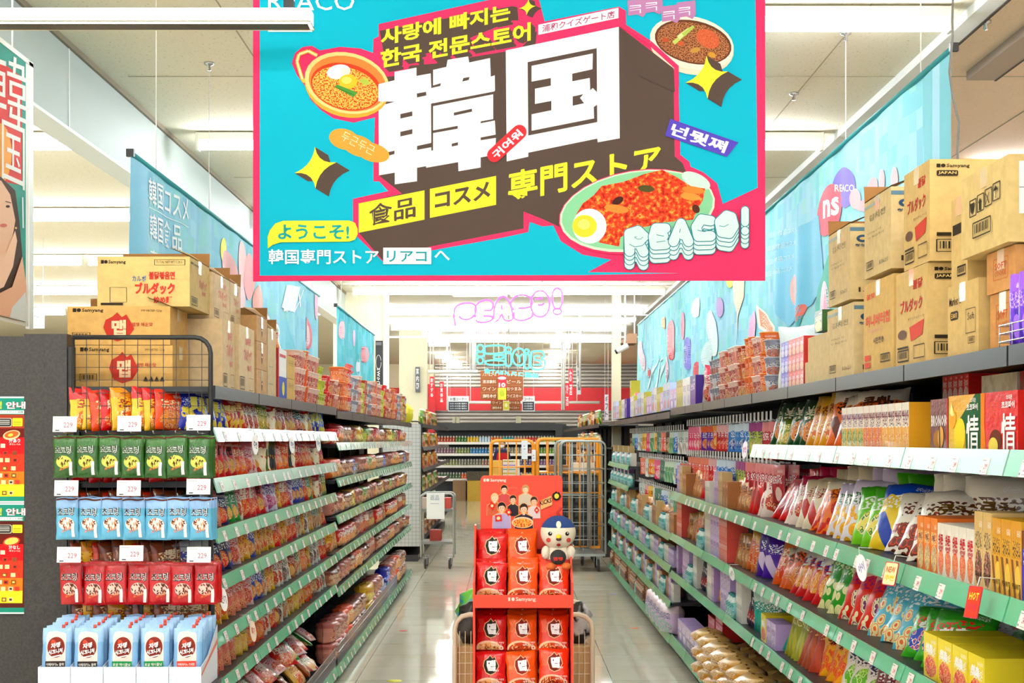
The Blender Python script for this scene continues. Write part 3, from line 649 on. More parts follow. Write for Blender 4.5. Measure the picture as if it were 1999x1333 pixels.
A.text('韓国コスメ', (287, 398), (366, 438), (287, 345), 'f2fafc', 0.01); A.text('韓国食品', (287, 466), (350, 492), (287, 414), 'f2fafc', 0.01); A.text('専門店', (287, 525), (340, 545), (287, 485), 'f2fafc', 0.01)
A.line([(287, 404), (366, 444)], 1.2, 'f2fafc')
A.ell(436, 488, 7, 24, 'f2ec3a'); A.ell(446, 530, 12, 42, 'f0b6b4', -8); A.ell(470, 520, 10, 50, 'f3c6c6', 0); A.ell(485, 540, 10, 46, 'eda8a8', 0); A.ell(462, 585, 16, 40, 'f4d2da', 0); A.ell(503, 590, 12, 34, 'f0b0a4', 0); A.ell(515, 640, 10, 30, 'fbe6ec', 0)
A.poly([(549, 600), (560, 556), (585, 560), (574, 612)], 'eaf8fa'); A.text('コスメ', (552, 612), (584, 606), (560, 570), 'ffffff', 0.01, 1); A.ell(602, 650, 6, 32, 'ea8a96', -4); A.ell(602, 650, 3.6, 26, 'f6d6da', -4); A.ell(616, 592, 3, 32, 'f3b8cc')
A.poly([(520, 640), (560, 620), (570, 700), (530, 720)], '7fd0e4')
banner('printed_banner', 'long pale blue printed cloth banner with hands and white writing above the left rack', -1.60, 6.12, 12.1, 2.80, 2.16, mosaic('pale_blue_mosaic_cloth', ['9fdce8', '8fcfe8', 'a9dff2', '95e0d8', '83c6e6'], 8), A, -1)
A = Art()
for x, y, rx, ry, c in ((668, 644, 5, 18, 'f3cdd6'), (678, 721, 7, 12, 'e25a4a'), (690, 660, 4, 16, 'e8b6dc'), (712, 692, 8, 16, 'eb9aa2'), (699, 716, 3, 16, 'eef4fb'), (726, 700, 3, 12, 'a8b4f0')): A.ell(x, y, rx, ry, c)
banner('printed_banner', 'short teal printed cloth banner with pink shapes, furthest back on the left', -1.60, 13.35, 17.1, 2.83, 2.16, mosaic('teal_mosaic_cloth', ['5fc6d4', '4fb8cc', '79d0e0', '5cc4bc', '8ad8e6'], 5), A, -1)

# tall poster at far left
A = Art()
A.poly([(-40, 40), (60, 118), (60, 640), (-40, 640)], '3d9a8b'); A.poly([(-40, 90), (42, 150), (42, 362), (-40, 345)], 'dc3a34'); A.ell(-2, 300, 24, 60, 'f0a23c')
A.text('韓', (-22, 228), (52, 256), (-22, 92), 'f5f5f2', -0.002); A.text('国', (2, 352), (47, 372), (2, 232), 'f5f5f2', -0.002)
A.poly([(-40, 345), (0, 345), (28, 372), (36, 430), (44, 520), (48, 600), (48, 640), (-40, 640)], '4a2f20'); A.poly([(-40, 360), (0, 352), (18, 380), (28, 430), (20, 478), (0, 510), (-40, 500)], 'f2c3a4')
A.ell(13, 403, 4, 2.5, '3d2a22'); A.line([(8, 393), (19, 396)], 1.6, '4a3024'); A.ell(4, 440, 7, 3.5, 'd8756a'); A.ell(28, 445, 2.2, 2.2, 'e8c060')
A.poly([(-40, 520), (10, 490), (26, 450), (30, 470), (22, 520), (4, 560), (-40, 580)], 'f5caac'); A.poly([(-40, 590), (20, 560), (40, 500), (48, 560), (48, 640), (-40, 640)], 'e9b392')
A.poly([(20, 600), (46, 570), (50, 640), (10, 640)], 'dfe4e4'); A.line([(40, 385), (41, 445)], 2.5, 'e8f2ee')
b = MB(); XP = -2.0
def pf(px, py, k):
    Y = F * -XP / (VX - px); return (XP + k, Y, min(EYE + (VY - py) * Y / F, 3.16))
b.box(XP - 0.01, XP, 5.3, 6.03, 2.07, 3.165, M_white); A2 = Art(); A2.it = A.it
def pc(px, py, k):
    p = pf(min(max(px, -60), 50), py, k); return (p[0], p[1], min(max(p[2], 2.085), 3.16))
b.art(A, pc, 25, 0.0006); b.box(XP - 0.012, XP + 0.004, 5.98, 6.03, 2.06, 3.175, M_white)
b.box(XP - 0.012, XP + 0.004, 5.3, 6.03, 3.16, 3.18, M_white)
pb = b.build('portrait_banner'); tag(pb, 'tall white framed banner of a woman and red kanji at the far left', 'banner')
MB().tube([(XP - 0.005, 5.8, 3.17), (XP - 0.005, 5.8, CZ)], 0.004, M_white, 6).build('hanging_wire', pb)

# ================================================================== NEON SIGNS
def neon(name, label, txts, m, mb):
    """txts: list of (string, BL, BR, TL as photo points, depth, tube radius, bold)"""
    root = None
    for (s, BL, BR, TL, Y, r, bo) in txts:
        cu = bpy.data.curves.new('n', 'FONT'); cu.body = s; cu.fill_mode = 'NONE'; cu.offset = bo; cu.resolution_u = 3; cu.bevel_depth = 0
        o = bpy.data.objects.new('n', cu); col.objects.link(o); me = bpy.data.meshes.new_from_object(o)
        vs = [v.co.copy() for v in me.vertices]; ed = {}
        for e in me.edges:
            a, c = e.vertices; ed.setdefault(a, []).append(c); ed.setdefault(c, []).append(a)
        bpy.data.objects.remove(o)
        x0 = min(v.x for v in vs); x1 = max(v.x for v in vs); y0 = min(v.y for v in vs); y1 = max(v.y for v in vs)
        def mp(v):
            a = (v.x - x0) / (x1 - x0); c = (v.y - y0) / (y1 - y0)
            return at(BL[0] + a * (BR[0] - BL[0]) + c * (TL[0] - BL[0]), BL[1] + a * (BR[1] - BL[1]) + c * (TL[1] - BL[1]), Y)
        seen = set(); b = MB()
        for st in ed:
            if st in seen: continue
            lp_ = [st]; seen.add(st); cur = st
            while True:
                nx = [q for q in ed[cur] if q not in seen]
                if not nx: break
                cur = nx[0]; seen.add(cur); lp_.append(cur)
            if len(lp_) > 2: b.tube([mp(vs[i]) for i in lp_], r, m, 5, True)
        if root is None: root = b.build(name); tag(root, label, 'neon sign')
        else: b.build('letter_tube', root)
    return root
M_np = mat('pink_neon', 'd060e8', 0.4, emit=1.0); M_np2 = mat('pale_pink_neon', 'f6cdf2', 0.4, emit=1.0)
M_ng = mat('green_neon', '4fe0c4', 0.4, emit=1.1)
def cr(pts, closed=False, n=4):
    """smooth curve through photo points"""
    out = []; N = len(pts)
    for i in range(N if closed else N - 1):
        p0, p1, p2, p3 = (pts[(i - 1) % N] if closed or i else pts[0]), pts[i], pts[(i + 1) % N], (pts[(i + 2) % N] if closed or i + 2 < N else pts[-1])
        for k in range(n):
            t = k / n; out.append(tuple(.5 * (2 * b_ + (c_ - a_) * t + (2 * a_ - 5 * b_ + 4 * c_ - d_) * t * t + (3 * b_ - a_ - 3 * c_ + d_) * t ** 3) for a_, b_, c_, d_ in zip(p0, p1, p2, p3)))
    return out if closed else out + [pts[-1]]
def zn(*p): return [(860 + p[i] / 4.76, 550 + p[i + 1] / 4.76) for i in range(0, len(p), 2)]
def tubes(root, shapes, Y, r, m):
    for pts, cl in shapes:
        o_ = MB().tube([at(x, y, Y) for x, y in cr(pts, cl)], r, m, 6, cl).build('letter_tube', root) if root else None
def el(cx, cy, rx, ry): return (zn(*[q for t in range(10) for q in (cx + rx * math.cos(t * .6283), cy + ry * math.sin(t * .6283))]), True)
o = neon('neon_sign', 'pink outline neon sign hung across the end of the aisle', [('韓国専門ストア', (905, 660), (1080, 636), (905, 648), 19.0, 0.003, 0.0)], M_np2, None)
tubes(o, [(zn(140, 410, 125, 330, 135, 245, 180, 210, 240, 198, 300, 205, 330, 240, 320, 300, 270, 345, 210, 348, 170, 322), False), (zn(322, 330, 322, 245, 350, 195, 405, 172, 455, 172, 488, 205, 470, 262, 400, 268), False), (zn(330, 350, 345, 372, 420, 375, 480, 350, 470, 322, 400, 318), False), (zn(492, 350, 500, 250, 530, 170, 575, 138, 615, 152, 645, 205, 665, 280, 672, 340, 640, 362, 590, 350, 570, 300, 540, 350, 510, 372), False), (zn(566, 215, 570, 260), False), (zn(680, 262, 650, 205, 680, 150, 740, 122, 805, 130, 845, 165, 848, 215, 800, 242, 722, 246), False), (zn(685, 280, 683, 335, 740, 360, 805, 348, 852, 318, 848, 285), False), el(925, 205, 88, 122), (zn(880, 160, 950, 152), False), (zn(905, 212, 935, 218, 962, 200), False), (zn(1040, 110, 1060, 72, 1085, 62, 1112, 75, 1130, 110, 1128, 190, 1112, 240, 1085, 250, 1058, 240, 1042, 190), True), el(1085, 275, 38, 28)], 19.0, .013, M_np)
b = MB().box(ax(885, 19.02), ax(1098, 19.02), 19.02, 19.028, az(661, 19), az(563, 19), mat('clear_acrylic', 'f7eef8', 0.05, trans=1.0, alpha=0.05)); b.build('acrylic_backing', o)
w = MB()
for px in (892, 1055): w.tube([(ax(px, 19.02), 19.02, az(566, 19)), (ax(px, 19.02), 19.02, CZ)], 0.004, M_white, 5)
w.build('hanging_wire', o)
def mirror(s, x0, y0, x1, y1, dy, Y, r, bo): return (s, (x1, y1 + dy), (x0, y1), (x1, y0 + dy), Y, r, bo)
o = neon('neon_sign', 'green mirrored neon sign hung above the brown aisle signs', [mirror('韓国コスメEAT食', 945, 719, 1051, 728, 10, 24.0, 0.006, 0.0)], M_ng, None)
tubes(o, [el(370, 618, 30, 32), (zn(345, 655, 398, 655, 400, 690, 345, 690), True), el(368, 730, 28, 30), (zn(420, 600, 520, 592, 590, 600, 600, 640, 560, 662, 430, 668, 410, 640), True), (zn(500, 690, 560, 680, 590, 700, 545, 716, 500, 710), True), (zn(415, 745, 470, 730, 590, 738, 600, 765, 540, 775, 440, 768), True), el(630, 632, 25, 24), (zn(608, 668, 652, 668, 658, 720, 650, 775, 612, 778, 606, 720), True), el(730, 700, 62, 80), (zn(700, 670, 730, 695, 762, 670), False), (zn(730, 695, 735, 750), False), el(800, 645, 20, 18), (zn(782, 680, 822, 680, 826, 740, 820, 800, 784, 800, 780, 740), True), (zn(850, 650, 940, 648, 962, 690, 940, 712, 968, 740, 960, 795, 920, 815, 855, 808, 838, 760, 842, 690), True), (zn(920, 690, 880, 690, 878, 722, 925, 735, 925, 768, 870, 772), False)], 24.0, .015, M_ng)
w = MB()
for px in (972, 1060): w.tube([(ax(px, 24), 24.01, az(680, 24)), (ax(px, 24), 24.01, CZ)], 0.004, M_white, 5)
w.build('hanging_wire', o)

# ================================================================== SIGNS FAR BACK
def flatsign(name, label, cat, x0, y0, x1, y1, Y, base, art, thick=0.02, wires=True, group=None):
    b = MB(); b.box(ax(x0, Y), ax(x1, Y), Y, Y + thick, az(y1, Y), az(y0, Y), ink(base) if isinstance(base, str) else base)
    b.art(art, lambda px, py, k: (ax(px, Y), Y - 0.002 - k, az(py, Y)), None, 0.002)
    o = b.build(name); tag(o, label, cat, group)
    if wires:
        w = MB()
        for q in (0.1, 0.9):
            x = ax(x0 + (x1 - x0) * q, Y); w.tube([(x, Y + thick / 2, az(y0, Y)), (x, Y + thick / 2, CZ)], 0.004, M_white, 5)
        w.build('hanging_wire', o)
    return o
BN = '9a5a34'
for (x0, y0, x1, y1, Y, L1, L2, lab) in ((938, 724, 1021, 780, 27.0, ['ノンアルコール', '清涼飲料', 'ワイン', '飼材'], ['カクテル', 'ビール', 'おつまみ', 'ウイスキー'], 'large brown aisle sign listing wine and beer in white kana'), (958, 781, 1016, 801, 29.0, ['ワイン', '飼材'], ['おつまみ', 'ウイスキー'], 'small brown aisle sign below the large brown one')):
    A = Art(); n = len(L1)
    for i in range(n):
        h = (y1 - y0) / n; w_ = (x1 - x0)
        A.tb(L1[i], x0 + 0.05 * w_, y0 + h * (i + .25), w_ * 0.32, h * 0.5, 'f6e6cf', 0.01, 1); A.tb(L2[i], x0 + 0.62 * w_, y0 + h * (i + .25), w_ * 0.34, h * 0.5, 'f6e6cf', 0.01, 1)
        if i: A.line([(x0, y0 + h * i), (x1, y0 + h * i)], 0.5, 'c89068')
    flatsign('aisle_sign', lab, 'hanging sign', x0, y0, x1, y1, Y, BN, A)
A = Art(); A.rect(972, 733, 16, 24, 'e23a44'); A.ell(980, 738, 8, 3, 'f2f2f2'); A.tb('10', 973.5, 747, 13, 9, 'ffffff', 0.04); A.rect(972, 757, 16, 23, 'e8d84a'); A.ell(980, 768, 5, 6, 'b8c23a')
flatsign('price_poster', 'narrow red and yellow poster marked 10 over the large brown sign', 'poster', 972, 733, 988, 780, 26.7, 'f0f0e8', A)
A = Art(); A.rect(983, 784, 10, 15, 'd8d23a'); A.ell(988, 791, 2.6, 4, 'f4f2c8')
flatsign('price_poster', 'small yellow card over the small brown sign', 'poster', 982, 782, 994, 801, 28.7, 'efe9b8', A)
for (x0, x1, lab) in ((874.5, 915.5, 'black and white liquor corner notice left of the brown signs'), (1019, 1044, 'black and white liquor corner notice right of the brown signs')):
    A = Art(); A.rect(x0 + 1.5, 774.5, x1 - x0 - 3, 9.5, 'dcdcdc'); A.tb('お酒コーナー' if x1 < 950 else 'コーナー', x0 + 4, 776, x1 - x0 - 8, 6, '3a3d42', 0.02, 1); A.rect(x0 + 1.5, 784, x1 - x0 - 3, 17, '3b4046')
    for k in range(3): A.tb('ただいまお酒の販売は', x0 + 4, 786.3 + k * 4.7, x1 - x0 - 8, 3, 'f2f2f2', 0.01, 1)
    flatsign('corner_notice', lab, 'hanging sign', x0, 773, x1, 803, 30.0 if x1 < 950 else 31.0, 'd4d6d6', A)
# vertical cloth strips in front of the red wall
for k, (px, y0, y1, Y, c, s, lab) in enumerate(((843, 735, 780, 31.0, 'd8303a', 'おすすめ', 'red vertical strip with white writing nearest the left shelves'), (862, 745, 790, 32.0, 'd8303a', 'お買得品', 'red vertical strip with white writing in front of the left red wall'), (815, 716, 765, 24.9, '6a6e70', '案内図', 'grey vertical strip on the cream wall at left'), (1114, 720, 780, 27.0, 'e03a44', 'お酒', 'red and white vertical strip left of the white strip at right'), (1130, 718, 770, 25.5, 'e9e9e9', '特価', 'white vertical strip with dark marks hanging at right of the red wall'), (1107, 748, 800, 29.5, 'e03a44', '冷酒', 'thin red vertical strip hanging low before the red wall at right'), (1184, 770, 820, 21.5, 'e8dfe6', 'ギフト', 'pale vertical strip standing above the far right shelves'))):
    A = Art()
    for i, ch in enumerate(s): A.tb(ch, px - 2.6, y0 + 3 + i * (y1 - y0 - 6) / len(s), 5.2, (y1 - y0 - 6) / len(s) * .8, 'ffffff' if c[0] in 'd6' or c == 'e03a44' else '4a4a52', 0.01, 1)
    flatsign('vertical_strip', lab, 'banner', px - 4, y0, px + 4, y1, Y, c, A, 0.09 if px == 815 else 0.006, px != 815)
A = Art(); A.line(ell_pts(739, 707, 5, 14), 0.8, 'c8c8c8'); A.text('news', (736, 750), (736, 718), (742, 750), 'd8d8d8', 0, 1); A.rect(734, 668, 11, 6, '6a6a6a')
flatsign('door_poster', 'dark tall poster with a white script on the cream wall behind the teal banner', 'poster', 733, 665, 747, 765, 20.46, '3b3b3d', A, 0.02, False)
# white sign hanging far left
A = Art(); A.tb('セール', 66, 614, 16, 9, '6a7a8a', 0.0, 1)
flatsign('hanging_sign', 'small white hanging sign far away at the left above the dark panel', 'hanging sign', 62, 608, 86, 641, 15.0, 'f4f6f8', A)
# security camera and its bracket, wide beige sensor box
c = empty('security_camera', at(1215, 680, 20.0)); tag(c, 'white bullet security camera beside the cream column at right', 'security camera')
Mx = Matrix.Rotation(R(-62), 4, 'Y') @ Matrix.Rotation(R(0), 4, 'X')
b = MB().lathe([(0.0, -0.09), (0.035, -0.09), (0.04, -0.08), (0.04, 0.07), (0.037, 0.09), (0.0, 0.09)], M_white, 14, Matrix.Rotation(R(62), 4, 'Y')); b.build('body', c)
MB().lathe([(0.0, -0.112), (0.03, -0.112), (0.036, -0.088), (0.0, -0.088)], M_black, 14, Matrix.Rotation(R(62), 4, 'Y')).build('lens', c)
MB().tube([(0.02, 0, 0.03), (0.04, 0.02, 0.12), (0.04, 0.02, 3.7 - c.location.z)], 0.012, M_white, 8).build('bracket', c)
b = MB(); Y = 20.3; pr = [(1212, 670), (1226, 651), (1243, 651), (1243, 670)]
f = [at(x, y, Y) for x, y in pr]; k = [(p.x, p.y + 0.5, p.z) for p in f]; mb = mat('brown_box', '9a7457', 0.6); b.quad(f, mb); b.quad(k[::-1], mb)
for i in range(4): j = (i + 1) % 4; b.quad([f[j], f[i], k[i], k[j]], mb)
o = b.build('duct_end'); tag(o, 'brown slanted duct end hanging at the far end of the right banner', 'duct'); MB().box(ax(1240, Y), ax(1242, Y), Y + 0.2, Y + 0.22, az(651, Y), CZ, M_white).build('hanger_rod', o)
# cable hanging at right, sprinkler heads and thin wires
pts = [(1861, -25), (1859, 40), (1860, 70), (1857, 100), (1853, 140), (1860, 190), (1872, 240), (1869, 285), (1871, 340), (1870, 420)]
o = MB().tube([at(x, y, 5.0) for x, y in pts], 0.004, mat('grey_cable', '6b6660', 0.5), 6).build('cable'); tag(o, 'grey cable dangling from the ceiling behind the right cartons', 'cable')
for (px, py, Y, lab) in ((1651, 62, 7.4, 'ceiling sprinkler with a thin wire at the upper right'), (1924, 52, 7.2, 'small ceiling sprinkler on the warm-lit ceiling, far upper right'), (1550, 172, 8.7, 'small ceiling sprinkler right of the big sign'), (408, 118, 8.0, 'small ceiling fitting left of the big sign with a thin wire')):
    x = ax(px, Y); b = MB().lathe([(0.0, -0.045), (0.012, -0.045), (0.008, -0.02), (0.028, -0.012), (0.03, 0.0), (0.0, 0.0)], M_chrome, 12, Matrix.Translation((x, Y, CZ)))
    o = b.build('sprinkler'); tag(o, lab, 'sprinkler')
    if px in (1651, 408): MB().tube([(x, Y, CZ - 0.045), (x, Y, 2.85)], 0.0022, M_white, 5).build('thin_wire', o)
# two guide posters on the dark end panel
def guide(x0, y0, x1, y1, title2, lab, red_top, tilt):
    A = Art(); w_, h_ = 92, 1.0
    Y = 5.43
    def r(x, y, w, h, c, hold=False): A.rect(x, y, w, h, c, hold)
    A.rect(x0 - 40, y0, x1 - x0 + 40, y1 - y0, 'dfeee8'); A.rect(x0 - 36, y0 + 3, x1 - x0 + 33, y1 - y0 - 6, '1f8a73'); A.rect(x0 - 30, y0 + 35, x1 - x0 + 22, y1 - y0 - 47, 'a33a22' if red_top else '5a2018')
    X1 = x1 - 12; hh = (y1 - y0)
    A.rect(x0 - 30, y0 + 80, X1 - x0 + 30, 32, 'e8181e'); A.rect(x0 - 30, y0 + 112, X1 - x0 + 30, 34, 'ee3a22', True); A.rect(x0 - 30, y0 + 146, X1 - x0 + 30, 25, 'f07a1e', True); A.rect(x0 - 30, y0 + 171, X1 - x0 + 30, 24, 'f4e22a', True); A.rect(x0 - 30, y0 + 62, X1 - x0 + 30, 18, '6a1a12', True)
    A.rect(x0 - 30, y0 + 27, X1 - x0 + 28, 6.5, 'f4f4f4', True); A.tb('インスタント袋麺', x0 + 1, y0 + 28, 45, 4.5, '1b6a5a', 0.01, 1)
    for bo, c in ((0.06, 'b81c30'), (0.03, 'fdf4f2')): A.tb('안내', x0 + 12, y0 + 10, 38, 14, c, bo)
    A.tb('!', x0 + 1, y0 + 9, 3, 15, 'f4e22a', 0.04)
    A.rrect(x0 - 20, y0 + 42, 44, 17, 3, 'd9d3c8'); A.rrect(x0 - 19, y0 + 43, 42, 15, 3, '3a3532'); A.rrect(x0 + 25, y0 + 42, 20, 16, 2, 'e8e02a')
    for k in range(3): A.rect(x0 - 6, y0 + 46 + k * 3.5, 26, 1.2, 'e9e6e0', True); A.rect(x0 + 27, y0 + 49 + k * 2.5, 15, 0.8, '7a7a20', True)
    A.ell(x0 + 24, y0 + 75, 17, 9, 'f2c890' if red_top else 'e83a22', -12); A.ell(x0 + 24, y0 + 74, 14, 6.5, 'e8602a' if red_top else 'f3cf6a', -12); A.ell(x0 + 22, y0 + 75, 5, 3, 'f9d24a', -12)
    A.tb(title2, x0 + 19, y0 + 82, 22, 8, 'ffffff', 0.02); A.tb('辛さレベル', x0 + 20, y0 + 91, 22, 4, 'ffe9d8', 0.01, 1)
    for i, (dx, dy) in enumerate(((3, 92), (8, 106), (26, 106), (-1, 120), (12, 120), (27, 120), (7, 136), (24, 136), (-2, 150), (10, 150), (25, 150), (5, 163), (20, 163), (32, 163), (7, 184), (20, 184))):
        A.rect(x0 + dx, y0 + dy, 9, 8, ('e9d7b8', 'c23a2a', '8a4a2a', 'f0e0a0')[i % 4], True); 
    A.ly += 1
    for i, (dx, dy) in enumerate(((8, 106), (12, 120), (27, 120), (7, 136), (10, 150), (25, 150), (20, 163), (7, 184), (20, 184))): A.rect(x0 + dx + 2, y0 + dy + 2, 5, 4, ('5a2a1a', 'f2d060')[i % 2], True)
    fn = lambda px, py, k: (ax(px + tilt * (py - y0), Y), Y - 0.0005 - k, az(py, Y))
    b = MB(); b.art(A, fn, None, 0.0002); P = [fn(x, y, 0) for x, y in ((x0 - 40, y0), (x1, y0), (x1, y1), (x0 - 40, y1))]; Q = [(p[0], 5.4335, p[2]) for p in P]
    b.quad(P, M_white); b.quad(Q[::-1], M_white)
    for i in range(4): j = (i + 1) % 4; b.quad([P[j], P[i], Q[i], Q[j]], M_white)
    o = b.build('guide_poster'); tag(o, lab, 'poster')
guide(0, 774, 62, 981, '汁あり', 'upper green bordered noodle guide poster on the dark end panel', True, -0.012)
guide(0, 982, 59, 1198, '汁なし', 'lower green bordered noodle guide poster on the dark end panel', False, -0.016)
